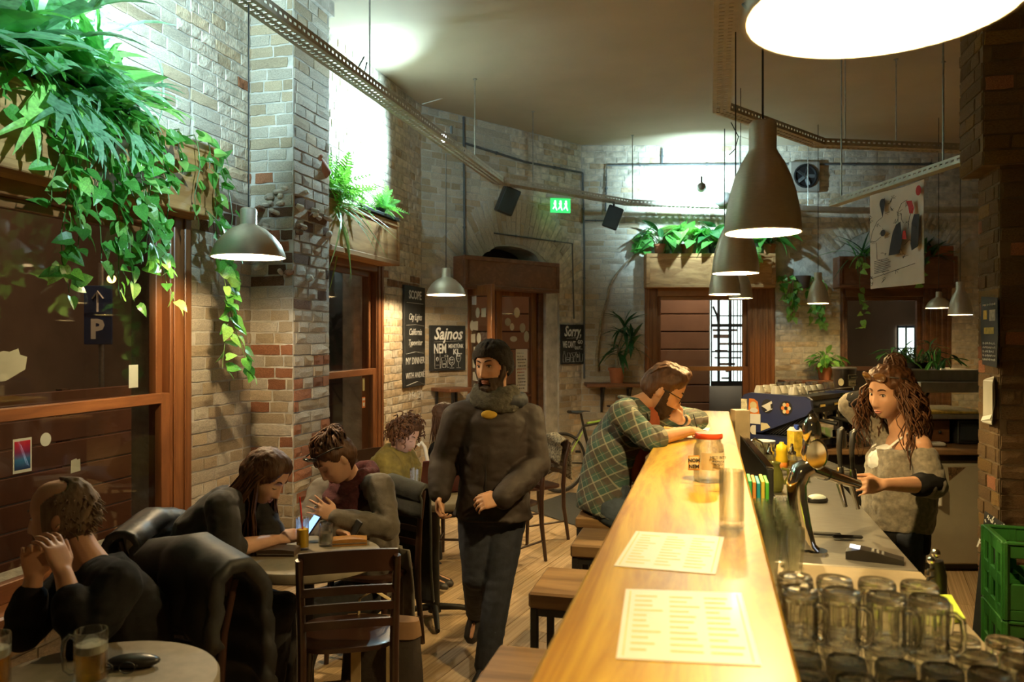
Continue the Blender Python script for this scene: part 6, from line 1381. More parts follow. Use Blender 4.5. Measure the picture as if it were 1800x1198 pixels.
def wallet(x, y, a, sz, m, label):
    c = tz(x, y); o = thing('wallet', label, 'wallet', (c.x, c.y, TZ0), YAW+a, local=True, group='long wallets on the juice table'); n = 10
    for k, (z0, z1) in enumerate(((0, .012), (.013, .026))):
        MB().loft([[Vector((sz[0]*(i/n-.5), -sz[1]/2, z0)), Vector((sz[0]*(i/n-.5), sz[1]/2, z0)), Vector((sz[0]*(i/n-.5), sz[1]/2, z1+.003*k*math.sin(PI*i/n))), Vector((sz[0]*(i/n-.5), -sz[1]/2-.002*k, z1+.006*k*math.sin(PI*i/n)))] for i in range(n+1)]).build('flap' if k else 'wallet_body', m, o, 40)
    MB().box((0, -sz[1]/2-.001, .012), (sz[0]*.96, .004, .003)).build('zip', m_steel, o)
wallet(615, 955, .18, (.155, .085), pm('tan_leather', (.32, .15, .03), .5, var=.15, sc=20, bump=.1), 'tan leather wallet beside the water glass'); wallet(490, 973, -.02, (.165, .10), pm('dark_brown_leather', (.07, .045, .03), .45, var=.15, sc=20, bump=.1), 'dark brown wallet near the long-haired woman')
# beer mugs on the near table
def full_mug(x, y, label, beer_h=.09):
    c = tz(x, y); o = thing('beer_glass_mug', label, 'beer mug', (c.x, c.y, TZ0), YAW, local=True, group='mugs of beer on the near table')
    b = mug_mesh(.15, .043); b.pts(lambda v: (v.x, v.y, .15-v.z)); b.f = [f[::-1] for f in b.f]; b.build('mug_body', m_gl, o, 60)
    MB().lathe([(.001, .018), (.0365, .018), (.0372, beer_h), (.001, beer_h)], n=28).build('beer', m_beer, o, 60)
    MB().lathe([(.001, beer_h+.0005), (.0372, beer_h+.0005), (.0375, beer_h+.022), (.025, beer_h+.027), (.001, beer_h+.027)], n=28).build('foam', m_foam, o, 60)
    MB().tube([(-.04, 0, .125), (-.06, 0, .132), (-.074, 0, .118), (-.078, 0, .08), (-.072, 0, .04), (-.058, 0, .03), (-.04, 0, .035)], .0065, 8).build('handle', m_gl, o, 60)
full_mug(160, 1202, 'mug of beer with foam in front of the bald man'); full_mug(-12, 1212, 'second beer mug cut by the left edge of the picture')
c = tz(235, 1172); o = thing('glasses_case', 'black spectacles case with folded glasses on it', 'case', (c.x, c.y, TZ0), YAW+.08, local=True)
MB().sph((0, 0, .018), (.075, .032, .02), 22, 10).pts(lambda v: (v.x, v.y, max(v.z, 0))).build('case_shell', m_dark, o, 180)
sp = thing('eyeglasses', 'folded thin-framed eyeglasses lying before the black case', 'glasses', (c.x-.01, c.y-.06, TZ0), YAW+.1, local=True)
for sx in (-1, 1): MB().tube([(sx*.03+.022*math.cos(a*PI/8), 0, .02+.016*math.sin(a*PI/8)) for a in range(17)], .0016, 5, False).build('rim', m_dark, sp, 60); MB().tube([(sx*.055, 0, .025), (sx*.05, .03, .012), (-sx*.04, .04, .006)], .0018, 5).build('temple', m_dark, sp, 60)
# laptop, glass and pale bent tube at the far table
lpz = Vector((0, 0, TZ0)); c = tz(768, 862); fL = fwd(P(700, 594, 5.6), c); rzl = math.atan2(-fL.x, fL.y); o = thing('laptop', 'open laptop with a dark red base lighting the curly woman', 'laptop', (c.x, c.y, TZ0), rzl, local=True)
m_lap = pm('dark_red_case', (.09, .015, .015), .35)
MB().box((0, 0, .009), (.32, .22, .016), None, .005).build('base', m_lap, o)
MB().box((0, .145, .115), (.32, .01, .22), rot(-.3, 0, 0), .004).build('screen_lid', m_lap, o); MB().box((0, .138, .115), (.30, .002, .195), rot(-.3, 0, 0)).build('screen', emit('laptop_screen', (.75, .85, 1), 3.2), o)
for i in range(12):
    for j in range(4): MB().box((-.13+i*.0236, -.02+j*.022, .019), (.019, .017, .004)).build('key', m_black, o)
p = tz(730, 858); vessel(MB(), [(.030, 0), (.032, .006), (.036, .125)], .0025, 24, .012).build('drinking_glass', m_gl, loc=(p.x, p.y, TZ0), smooth=60, label='empty tumbler beside the curly-haired woman’s laptop', cat='glass')
tb = [P(x, y, t_) for x, y, t_ in ((735, 783, 6.0), (741, 777, 6.0), (747, 785, 6.0), (752, 812, 6.0), (757, 850, 6.05), (760, 930, 6.1))]; tb.append(Vector((tb[-1].x, tb[-1].y, 0)))
MB().tube(tb, .014, 8).build('bent_tube', m_white, label='pale bent metal tube of a stand behind the laptop', cat='stand', smooth=60)
# tote bag under the cardigan woman's chair
bp_ = P(672, 594, 3.55); bg = thing('tote_bag', 'dark striped tote bag standing beside the empty chair', 'bag', (bp_.x, bp_.y, 0), YAW-.15, local=True)
m_bagd = pm('bag_dark', (.025, .017, .012), .8, var=.2, sc=20, bump=.2); m_bagc = pm('bag_cream', (.40, .31, .16), .85, var=.1, sc=30)
def bagring(z, w2, d2, n=20): return [Vector((w2*abs(math.cos(a))**.5*math.copysign(1, math.cos(a))+.006*math.sin(7*a+z*20), d2*abs(math.sin(a))**.5*math.copysign(1, math.sin(a)), z)) for a in [k*2*PI/n for k in range(n)]]
MB().loft([bagring(z, w2, d2) for z, w2, d2 in ((0.002, .17, .075), (.03, .185, .085), (.2, .18, .08), (.38, .17, .06), (.44, .165, .045))]).build('bag_body', m_bagd, bg, 60)
MB().loft([bagring(z, w2, d2) for z, w2, d2 in ((.385, .175, .065), (.42, .172, .055), (.455, .168, .045))]).build('cuff', pm('bag_brown', (.20, .11, .05), .8), bg, 60)
for x in (-.09, .07):
    fn = lambda u, v, x=x: (x+(u-.5)*.045, -.088-.006*math.sin(v*PI)+(.04*max(0, v-.8)/.2), .03+v*.42); sheet3(fn, 3, 14, .004).build('stripe', m_bagc, bg, 60)
MB().tube([(-.09, -.06, .44), (-.08, -.07, .56), (-.01, -.075, .60), (.06, -.07, .56), (.07, -.06, .44)], .013, 6, flat=.35).build('carry_strap', m_bagc, bg, 60)
# low wooden crate with bottles by the wall, floor mat
lb_ = P(520, 594, 4.75); lc = thing('wooden_box', 'low wooden box at the foot of the brick pilaster', 'box', (lb_.x, lb_.y, 0), 0, local=True)
for sg in (-1, 1): MB().box((0, sg*.11, .07), (.32, .014, .13)).build('side_board', m_pine, lc); MB().box((sg*.155, 0, .07), (.014, .22, .13)).build('end_board', m_pine, lc)
MB().box((0, 0, .012), (.31, .21, .012)).build('bottom_board', m_pine, lc)
mp4 = [G(x, y, 0) for x, y in ((918, 893), (1000, 866), (1075, 872), (1075, 945))]; mc = sum(mp4, Vector())/4
MB().prism([(v.x-mc.x, v.y-mc.y) for v in mp4][::-1], Matrix.Translation((mc.x, mc.y, .001)), .008).build('floor_mat', pm('mat_grey', (.055, .055, .05), .95, var=.3, sc=120, bump=.5, bsc=300), label='grey floor mat on the planks by the bicycle', cat='mat', smooth=None)
# ================================================================ BICYCLE against the far wall
w0 = P(986, 812, 8.75); w0.z = .335; bdir = fwd(P(986, 594, 8.75), P(1090, 594, 9.15)); wcyc = Wall(w0.xy, bdir.xy)
bk = thing('bicycle', 'dark bicycle with a thin saddle leaning by the far wall', 'bicycle', (w0.x, w0.y, 0)); WBs = 1.02
m_tyre = pm('tyre', (.018, .016, .015), .8); m_bkf = pm('bike_frame', (.02, .02, .02), .3, .2, coat=.4); m_lime = pm('lime_stripe', (.35, .6, .08), .4)
for sx, nm in ((0, 'rear_wheel'), (WBs, 'front_wheel')):
    b = MB(); rr = [wcyc.pt(sx+.315*math.cos(k*2*PI/40), .335+.315*math.sin(k*2*PI/40)) for k in range(41)]; b.tube(rr, .019, 8, False); wo = b.build(nm, m_tyre, bk, 60)
    MB().tube([wcyc.pt(sx+.293*math.cos(k*2*PI/40), .335+.293*math.sin(k*2*PI/40)) for k in range(41)], .009, 6, False).build('rim', m_steel, wo, 60)
    b = MB()
    for k in range(24): a = k*2*PI/24; b.cyl(wcyc.pt(sx+.02*math.cos(a+.6), .335+.02*math.sin(a+.6), .02*(1 if k % 2 else -1)), wcyc.pt(sx+.292*math.cos(a), .335+.292*math.sin(a)), .0016, n=4, cap=False)
    b.build('spokes', m_steel, wo, None, kind='stuff'); MB().cyl(wcyc.pt(sx, .335, -.035), wcyc.pt(sx, .335, .035), .022, n=12).build('hub', m_steel, wo)
bbk = (.42, .29); sttop = (.30, .72); hd1, hd2 = (.86, .66), (.82, .78); f = MB()
for a, c2, r in ((bbk, sttop, .017), (bbk, hd1, .02), (sttop, hd2, .017), (hd1, hd2, .02), ((0, .335), bbk, .010), ((0, .335), sttop, .009), (hd1, (WBs, .335), .014)): f.cyl(wcyc.pt(*a), wcyc.pt(*c2), r, n=10)
f.build('frame', m_bkf, bk, 60); MB().cyl(wcyc.pt(.34, .75, .012), wcyc.pt(.78, .79, .012), .012, n=8).cyl(wcyc.pt(.1, .40, .014), wcyc.pt(.28, .66, .014), .006, n=6).build('green_stripe', m_lime, bk, 60)
MB().cyl(wcyc.pt(*sttop), wcyc.pt(.265, .86), .013, n=10).build('seat_post', m_bkf, bk)
MB().tube([wcyc.pt(.11, .885), wcyc.pt(.2, .875), wcyc.pt(.3, .885), wcyc.pt(.38, .88)], [.05, .06, .025, .014], 12, flat=.35).build('saddle', m_dark, bk, 60)
MB().tube([wcyc.pt(.84, .9, -.28), wcyc.pt(.83, .9, -.1), wcyc.pt(.8, .88, 0), wcyc.pt(.83, .9, .1), wcyc.pt(.84, .9, .28)], .012, 8).cyl(wcyc.pt(.8, .88), wcyc.pt(*hd2), .014, n=8).build('handlebar', m_dark, bk, 60)
MB().lathe([(.085, -.004), (.09, 0), (.085, .004), (.07, 0), (.085, -.004)], wcyc.pt(bbk[0], bbk[1], .045), 28, wcyc.M(0, 0).to_3x3()).build('chainring', m_steel, bk)
for sg in (-1, 1): MB().cyl(wcyc.pt(bbk[0], bbk[1], sg*.05), wcyc.pt(bbk[0]+sg*.1, bbk[1]-sg*.13, sg*.07), .01, n=8).box(wcyc.pt(bbk[0]+sg*.1, bbk[1]-sg*.13, sg*.11), (.08, .08, .02)).build('crank', m_dark, bk)
# ================================================================ PEOPLE
def skin_mat(name, c):
    m = pm(name, c, .5, var=.07, sc=18, bump=.06, bsc=140, spec=.4, sub=.12); return m
m_sk1 = skin_mat('skin_fair', (.58, .34, .23)); m_sk2 = skin_mat('skin_warm', (.50, .27, .16)); m_lip = pm('lips', (.38, .14, .10), .5); m_eyew = pm('eye_white', (.75, .72, .68), .2); m_iris = pm('iris', (.035, .02, .012), .15)
def remesh(mb, vox, sm, name, mat, disp=None):
    me = bpy.data.meshes.new(name+'_raw'); me.from_pydata(mb.v, [], mb.f); o = bpy.data.objects.new(name+'_raw', me); C.objects.link(o)
    r = o.modifiers.new('r', 'REMESH'); r.mode = 'VOXEL'; r.voxel_size = vox
    if sm: s = o.modifiers.new('s', 'SMOOTH'); s.factor = .5; s.iterations = sm
    dg = bpy.context.evaluated_depsgraph_get(); out = bpy.data.meshes.new_from_object(o.evaluated_get(dg)); out.name = name
    bpy.data.objects.remove(o); bpy.data.meshes.remove(me)
    if disp:
        n = len(out.vertices); nr = [v.normal.copy() for v in out.vertices]
        for v, k in zip(out.vertices, nr): v.co = v.co+k*disp(v.co)
    out.materials.clear(); out.materials.append(mat)
    out.polygons.foreach_set('use_smooth', [True]*len(out.polygons)); out.update(); return out
def folds(amp, fr=11, seed=0, st=(1, 1, .55)):
    return lambda p: amp*noise.noise(Vector((p.x*fr*st[0], p.y*fr*st[1], p.z*fr*st[2]+seed)))+amp*.9*(abs(noise.noise(Vector((p.x*fr*1.7+4, p.y*fr*1.7, p.z*fr*2.2+seed))))-.25)
def link(me, name, parent, off):
    me.transform(Matrix.Translation(-off)); o = bpy.data.objects.new(name, me); C.objects.link(o)
    if parent is not None: o.parent = parent
    return o
def ell(c, u, v, n=20, p=1): return [c+u*math.copysign(abs(math.cos(a))**p, math.cos(a))+v*math.copysign(abs(math.sin(a))**p, math.sin(a)) for a in [k*2*PI/n for k in range(n)]]
def limb(b, pts, rs, n=14):
    pts = [Vector(p) for p in pts]; b.tube(pts, rs, n)
    b.sph(pts[0], rs[0], n, 8); b.sph(pts[-1], rs[-1], n, 8)
    for p, r in zip(pts[1:-1], rs[1:-1]): b.sph(p, r*.985, n, 8)
def ss(a, b, x): t = min(1, max(0, (x-a)/(b-a))); return t*t*(3-2*t)
def face_pt(th, ph, fem=0):
    """a head surface: th from the face forward, ph from the crown; face looks along +y"""
    z = math.cos(ph); az = abs(z); sx, sy = math.sin(th), math.cos(th)
    jw = 1-.26*ss(.15, 1, -z)*(1+.12*fem); X = .077*sx*(max(0, 1-az**2.5))**(1/2.5)*jw
    if sy > 0: Y = .093*sy**.82*(max(0, 1-az**3.0))**(1/3.0)*(1-.08*ss(.5, 1, z))
    else: Y = .103*sy*(max(0, 1-az**2.1))**(1/2.1)*(1-.42*ss(.1, .9, -z))
    Z = .118*z
    if sy > 0:
        g = lambda a, s: math.exp(-(a/s)**2); ax = abs(X); k = ss(0, .35, sy)
        s = min(1, max(0, (.016-Z)/.062)); nose = (.003+.021*s)*g(X, .0085+.0065*s)*(1 if Z > -.046 else g(Z+.046, .007))*(1 if Z < .016 else g(Z-.016, .012))
        d = nose-.0095*g(ax-.031, .015)*g(Z-.004, .013)+.0045*g(ax-.031, .011)*g(Z-.002, .006)+.004*g(ax-.028, .02)*g(Z-.025, .008)+.005*g(ax-.043, .017)*g(Z+.03, .018)
        d += .0055*g(X, .020)*g(Z+.069, .005)+.0065*g(X, .017)*g(Z+.081, .0055)-.003*g(X, .022)*g(Z+.0755, .002)+.008*g(X, .019)*g(Z+.104, .012)
        Y += d*k
    return Vector((X, Y, Z))
def head_mb(T, sc, fem=0, n=60, m=46):
    b = MB(); vs = []
    for j in range(1, m):
        for i in range(n): vs.append(T @ (face_pt(2*PI*i/n, PI*j/m, fem)*sc))
    vs += [T @ (face_pt(0, 0)*sc), T @ (face_pt(0, PI)*sc)]; t, e = len(vs)-2, len(vs)-1; fs = []
    for i in range(n):
        i2 = (i+1) % n; fs += [(t, i, i2), (e, (m-2)*n+i2, (m-2)*n+i)]
        for j in range(m-2): fs.append((j*n+i, (j+1)*n+i, (j+1)*n+i2, j*n+i2))
    b.add(vs, fs); return b
def shell(T, sc, mask, thick, fem=0, n=92, m=66, nz=.0, seed=0, lift=.002):
    """hair or beard grown on the head surface where mask(th, ph, p) is positive; closed, tapering at its edge"""
    pts = {}; b = MB(); idx = {}
    def P2(i, j): return 2*PI*(i % n)/n, PI*j/m
    inside = {}
    for j in range(m+1):
        for i in range(n):
            th, ph = P2(i, j); p = face_pt(th, ph, fem); th2 = th if th <= PI else th-2*PI; inside[i, j] = mask(th2, ph, p)
    quads = [(i, j) for j in range(m) for i in range(n) if all(inside[(i+a) % n, j+c] > 0 for a in (0, 1) for c in (0, 1))]
    qs = set(quads); N = MB()
    def vid(i, j, layer):
        k = (i % n, j, layer)
        if k not in idx:
            th, ph = P2(i, j); p = face_pt(th, ph, fem); e = 1e-2; du = face_pt(th+e, ph, fem)-face_pt(th-e, ph, fem); dv = face_pt(th, min(ph+e, PI), fem)-face_pt(th, max(ph-e, 0), fem); nn = du.cross(dv) if j not in (0, m) else Vector((0, 0, 1 if j == 0 else -1))
            nn = nn.normalized() if nn.length > 1e-12 else p.normalized()
            if nn.dot(p) < 0: nn = -nn
            mk = inside[i % n, j]; t = (lift+thick(th if th <= PI else th-2*PI, ph, p)*min(1, mk*2.2)*(1+nz*noise.noise(Vector((p.x*90, p.y*60, p.z*40+seed))))) if layer else -.006
            idx[k] = len(b.v); b.v.append(tuple(T @ ((p+nn*t)*sc)))
        return idx[k]
    for i, j in quads:
        b.f.append((vid(i, j, 1), vid(i, j+1, 1), vid(i+1, j+1, 1), vid(i+1, j, 1))); b.f.append((vid(i, j, 0), vid(i+1, j, 0), vid(i+1, j+1, 0), vid(i, j+1, 0)))
        for (di, dj), (a, c) in (((-1, 0), ((0, 0), (0, 1))), ((1, 0), ((1, 1), (1, 0))), ((0, -1), ((1, 0), (0, 0))), ((0, 1), ((0, 1), (1, 1)))):
            if ((i+di) % n, j+dj) not in qs and 0 <= j+dj < m: b.f.append((vid(i+a[0], j+a[1], 1), vid(i+a[0], j+a[1], 0), vid(i+c[0], j+c[1], 0), vid(i+c[0], j+c[1], 1)))
    b.m = [0]*len(b.f); return b
def hand_mb(b, w, d, n, side, curl=(.5, .6, .5), thumb=.6, sc=1, spread=.12, curls=None):
    """palm, four unequal bent fingers and a thumb. w wrist, d along the hand, n out of the palm, side +1 when the thumb lies towards d x n"""
    w = Vector(w); d = Vector(d).normalized(); n = Vector(n); n = (n-d*n.dot(d)).normalized(); l = d.cross(n)*side
    P3 = lambda a, c, e=0: w+(d*a+l*c+n*e)*sc
    b.loft([ell(P3(a, c), l*x*sc, n*y*sc, 14, .8) for a, c, x, y in ((-.015, 0, .026, .019), (.01, 0, .030, .018), (.045, .002, .040, .016), (.078, 0, .042, .0135), (.092, 0, .040, .010))])
    for k, (off, ln, r) in enumerate(((.031, .072, .0088), (.0105, .080, .0092), (-.0105, .074, .0088), (-.030, .058, .0076))):
        c0 = curls[k] if curls else curl; dr = (d+l*spread*(1.5-k)).normalized(); p = P3(.062, off*.9); pts = [p, P3(.088, off)]; rs = [r, r]; a = 0
        for f, cu in zip((.46, .30, .24), c0):
            a += cu; q2 = dr*math.cos(a)+n*math.sin(a); pts.append(pts[-1]+q2*ln*f*sc); rs.append(r*(1-.11*(len(pts)-2)))
        limb(b, pts, [x*sc for x in rs], 8)
    t0 = P3(.018, .022, .006); d1 = (d*.62+l*.72+n*.30*thumb*1.6).normalized(); d2 = (d*.9+l*(.35-.5*thumb)+n*.5*thumb).normalized()
    limb(b, [t0, t0+d1*.040*sc, t0+(d1*.040+d2*.034)*sc, t0+(d1*.040+d2*.058)*sc], [.0145*sc, .0115*sc, .0098*sc, .0082*sc], 8)
def basis(f, up=Vector((0, 0, 1)), roll=0):
    y = Vector(f).normalized(); x = y.cross(up).normalized(); z = x.cross(y); M = Matrix((x, y, z)).transposed().to_4x4()
    return M @ Matrix.Rotation(roll, 4, 'Y')
def lerp(a, b, t): return a*(1-t)+b*t
def mid(a, b, t=.5): return a.lerp(b, t)
def person(label, base, J, skin, head, fem=0, hs=1.0, sw=1.0, group=None):
    """J: world joints. Returns the person object (one continuous skin mesh) and the head transform"""
    b = MB(); lat = (J['shR']-J['shL']).normalized(); up = (J['nb']-J['pel']).normalized(); dep = lat.cross(up).normalized(); lat2 = (J['hipR']-J['hipL']).normalized()
    k = .93 if fem else 1
    sp = [J['pel'], J['pel'].lerp(J['nb'], .25), J['pel'].lerp(J['nb'], .55), J['pel'].lerp(J['nb'], .82), J['nb']]
    if 'bend' in J: sp[1] += J['bend']*.7; sp[2] += J['bend']
    wd = [(.135, .095), (.115, .085), (.135, .095), (.135, .08), (.06, .05)]
    b.loft([ell(p, (lat2 if i == 0 else lat)*x*k*sw, dep*y*k*sw, 18, .85) for i, (p, (x, y)) in enumerate(zip(sp, wd))]); b.sph(J['pel'], (.12*k, .095*k, .09*k), 16, 10)
    T = Matrix.Translation(J['head']) @ basis(head, roll=J.get('roll', 0)); sc = hs*(.96 if fem else 1)
    neck0, neck1 = J['nb']-up*.03, T @ Vector((0, -.022, -.055)); limb(b, [neck0, mid(neck0, neck1), neck1], [.062*k, .052*k, .052*k], 16)
    h = head_mb(T, sc, fem); b.add(h.v, h.f)
    for sx in (-1, 1): b.sph(T @ (Vector((sx*.077, -.012, -.008))*sc), (.010*sc, .019*sc, .031*sc), 12, 8, T.to_3x3() @ rot(.2, 0, -sx*.35))
    for s in 'LR':
        a, e, w = J['sh'+s], J['el'+s], J['wr'+s]; limb(b, [a, mid(a, e), e, mid(e, w, .35), w], [.052*k, .046*k, .040*k, .041*k, .027*k])
        d = J['hd'+s]; hand_mb(b, w, d, J['hn'+s], J.get('hs'+s, -1 if s == 'L' else 1), **J.get('hk'+s, {}), sc=.93 if fem else 1.0)
        hp, kn, an = J['hip'+s], J['kn'+s], J['an'+s]; limb(b, [hp, mid(hp, kn), kn, mid(kn, an, .3), an], [.078*k, .066*k, .052*k, .052*k, .036*k])
        td = J.get('toe'+s, J['toe']); dz = J.get('dz'+s, Vector((0, 0, -1))); limb(b, [an-td*.04+dz*.03, an+td*.06+dz*.03, an+td*.14+dz*.04], [.028, .027, .016])
    me = remesh(b, .0052, 3, 'person', skin); off = Vector((base.x, base.y, 0)); o = link(me, 'person', None, off); o.location = off
    tag(o, label, 'person', group); o['T'] = 0
    return o, T, off, sc
def garment(b, name, parent, off, mat, vox=.009, sm=3, amp=.006, fr=11, seed=0, **kw):
    me = remesh(b, vox, sm, name, mat, folds(amp, fr, seed)); o = link(me, name, parent, off); return tag(o, **kw) if kw else o
def part_mb(b, name, parent, off, mat, smooth=180, **kw):
    b.v = [(x-off.x, y-off.y, z-off.z) for x, y, z in b.v]; o = bpy.data.objects.new(name, b.mesh(name, mat, smooth)); C.objects.link(o); o.parent = parent; return tag(o, **kw) if kw else o
def top_mb(J, th=.014, fem=0, hem=.0, sleeves=('wr', 'wr'), low=None, neck=.075, bulk=1.0, sl=1.0, raglan=0):
    """torso and sleeves of a shirt or jacket; sleeves end at the wrist, or part of the way down the forearm"""
    b = MB(); lat = (J['shR']-J['shL']).normalized(); up = (J['nb']-J['pel']).normalized(); dep = lat.cross(up).normalized(); lat2 = (J['hipR']-J['hipL']).normalized(); k = (.95 if fem else 1.02)*bulk
    sp = [J['pel']-up*.02, J['pel'].lerp(J['nb'], .25), J['pel'].lerp(J['nb'], .55), J['pel'].lerp(J['nb'], .82), J['nb']-up*.005]
    if 'bend' in J: sp[1] += J['bend']*.7; sp[2] += J['bend']
    wd = [(.155, .118), (.14, .11), (.152, .118), (.15, .10), (neck, neck*.85)]
    if low is not None: sp = [J['pel']+low]+sp; wd = [(.17, .135)]+wd
    b.loft([ell(p, (lat2 if i == 0 else lat)*(x*k+th), dep*(y*k+th), 22, .85) for i, (p, (x, y)) in enumerate(zip(sp, wd))])
    sh_w = [mid(J['shL'], J['nb'], .55)+up*.01, J['shL'], J['shR'], mid(J['shR'], J['nb'], .55)+up*.01]
    for s in 'LR': limb(b, [J['nb']-up*.045+lat*(.03 if s == 'R' else -.03), mid(J['nb']-up*.03, J['sh'+s], .6), J['sh'+s]], [.05*k+th, .055*k+th, .054*k+th])
    for s, end in zip('LR', sleeves):
        a, e, w = J['sh'+s], J['el'+s], J['wr'+s]; p = [a, mid(a, e), e]; r = [.056*k*sl+th, .051*k*sl+th, .046*k*sl+th]
        f = 1 if end == 'wr' else end
        if f > 0: p += [mid(e, w, min(.4, f*.6)), mid(e, w, f*.97)]; r += [.045*k*sl+th, lerp(.043, .032, f)*k*sl+th]
        limb(b, p, r)
    return b
def trousers_mb(J, th=.012, fem=0, leg=1.0, k=1.0):
    b = MB(); lat2 = (J['hipR']-J['hipL']).normalized(); up = (J['nb']-J['pel']).normalized(); dep = lat2.cross(up).normalized(); kk = (.96 if fem else 1)*k
    b.loft([ell(J['pel']+up*z, lat2*(x*kk+th), dep*(y*kk+th), 20, .85) for z, x, y in ((-.08, .12, .10), (0, .148, .112), (.07, .142, .108), (.12, .13, .10))])
    for s in 'LR':
        hp, kn, an = J['hip'+s], J['kn'+s], J['an'+s]; limb(b, [hp, mid(hp, kn), kn, mid(kn, an, .35), mid(kn, an, 1.03*leg)], [(.088*kk)+th, .075*kk+th, .060*kk+th, .058*kk+th, .048*kk+th])
    return b
def shoes(J, parent, off, mat, sole=True):
    for s in 'LR':
        an = J['an'+s]; td = J.get('toe'+s, J['toe']).normalized(); dz = J.get('dz'+s, Vector((0, 0, -1))); x = td.cross(dz).normalized()
        b = MB(); b.loft([ell(an+td*a+dz*(.075-h/2), x*w2, dz*(h/2), 16, .8) for a, w2, h in ((-.085, .02, .03), (-.07, .034, .075), (-.02, .038, .095), (.04, .042, .08), (.10, .047, .058), (.15, .042, .045), (.175, .018, .025))])
        limb(b, [an+dz*.03, an-dz*.05], [.046, .046]); garment(b, 'shoe', parent, off, mat, .007, 2, .001)
def strands(T, sc, rootf, n, pathf, q, r=.005, fem=0):
    b = MB()
    for _ in range(n):
        th, ph = rootf(q); p0 = face_pt(th, ph, fem)*sc; b.tube(pathf(T, p0, th, ph, q), r if isinstance(r, list) else [r*.7, r, r*.95, r*.8, r*.3] if False else r, 4, True)
    return b
def eyes(T, sc, parent, off, fem=0, look=0, openy=1, gaze=(0, 0)):
    for sx in (-1, 1):
        c = face_pt(sx*.37, PI/2-.03, fem); c = Vector((sx*.031, 0, .003)); y = face_pt(math.atan2(.031, .083), math.acos(.003/.118), fem).y; c.y = y-.0075
        e = MB().sph(T @ (c*sc), (.0118*sc, .0118*sc, .0075*openy*sc), 14, 10, T.to_3x3()); eo = part_mb(e, 'eye', parent, off, m_eyew)
        i_ = MB().sph(T @ ((c+Vector((gaze[0]*.004, .0088, gaze[1]*.003)))*sc), (.0050*sc, .0036*sc, .0052*sc), 10, 8, T.to_3x3()); part_mb(i_, 'iris', eo, off, m_iris)
def brow_lips(T, sc, parent, off, hair, fem=0, lips=True, smile=0):
    for sx in (-1, 1):
        pts = []
        for k in range(6): x = sx*(.014+.036*k/5); z = .026+.007*math.sin(PI*(k/5)*.8); y = face_pt(math.atan2(x, .083), math.acos(z/.118), fem).y; pts.append(T @ (Vector((x, y+.001, z))*sc))
        part_mb(MB().tube(pts, [.0022*sc, .0034*sc, .0036*sc, .003*sc, .0024*sc, .0012*sc], 6), 'eyebrow', parent, off, hair)
    if lips:
        b = MB()
        for z0, r in ((-.0695, .0034), (-.0805, .0042)):
            pts = []
            for k in range(9): x = .021*(k/4-1); z = z0-(.0045*(x/.021)**2*(1 if z0 > -.075 else -1)*.9)+smile*.006*(x/.021)**2; y = face_pt(math.atan2(x, .083), math.acos(z/.118), fem).y; pts.append(T @ (Vector((x, y-.0008, z))*sc))
            b.tube(pts, [r*sc*max(.25, 1-abs(k/4-1)**2) for k in range(9)], 6)
        part_mb(b, 'lips', parent, off, m_lip)
def lashes(T, sc, parent, off, fem=0, z1=-.004, cv=-1):
    for sx in (-1, 1):
        pts = []
        for k in range(7): x = sx*(.019+.026*k/6); z = z1+cv*.004*math.sin(PI*k/6); y = face_pt(math.atan2(x, .083), math.acos(z/.118), fem).y; pts.append(T @ (Vector((x, y+(.0006 if cv < 0 else .003), z))*sc))
        part_mb(MB().tube(pts, [.0008, .0015, .0018, .0019, .0019, .0017, .001], 5), 'eyelash', parent, off, m_hdark)
def dirc(l, d, z): return cs(l, d, z).normalized()                    # direction in lateral / depth / up
def hairm(name, c, rough=.55): return pm(name, c, rough, var=.35, sc=40, stretch=(1, 1, .2), bump=.35, bsc=90, spec=.3)
m_hdark = hairm('hair_dark_brown', (.030, .014, .007)); m_hbrown = hairm('hair_brown', (.075, .032, .013)); m_hgrey = hairm('hair_grey_brown', (.19, .13, .08), .75); m_hred = hairm('hair_auburn', (.085, .033, .011)); m_hbeard = hairm('beard_brown', (.035, .018, .009), .7)
m_blackc = pm('black_cotton', (.007, .0065, .0065), .95, var=.2, sc=30, bump=.1, bsc=200, spec=.2); m_blackt = pm('black_trousers', (.012, .011, .012), .85, var=.2, bump=.1, bsc=200)
m_jean = pm('dark_jeans', (.018, .022, .035), .85, var=.25, sc=25, bump=.15, bsc=220); m_jean2 = pm('blue_jeans', (.05, .07, .10), .85, var=.25, sc=25, bump=.15, bsc=220)
m_shoe = pm('dark_shoe', (.02, .015, .012), .5, var=.2)
def scalp(front=.0, side=-.02, back=-.10, recede=0):
    """mask: hair above a line that runs from the forehead over the ear to the nape"""
    def f(th, ph, p):
        a = abs(th); hz = lerp(.072+front, .035+side, ss(.35, 1.0, a)); hz = lerp(hz, side, ss(1.0, 1.35, a)); hz = lerp(hz, back, ss(1.6, 2.1, a))
        return (p.z-hz)*12
    return f
def headf(T): return lambda v: T @ v
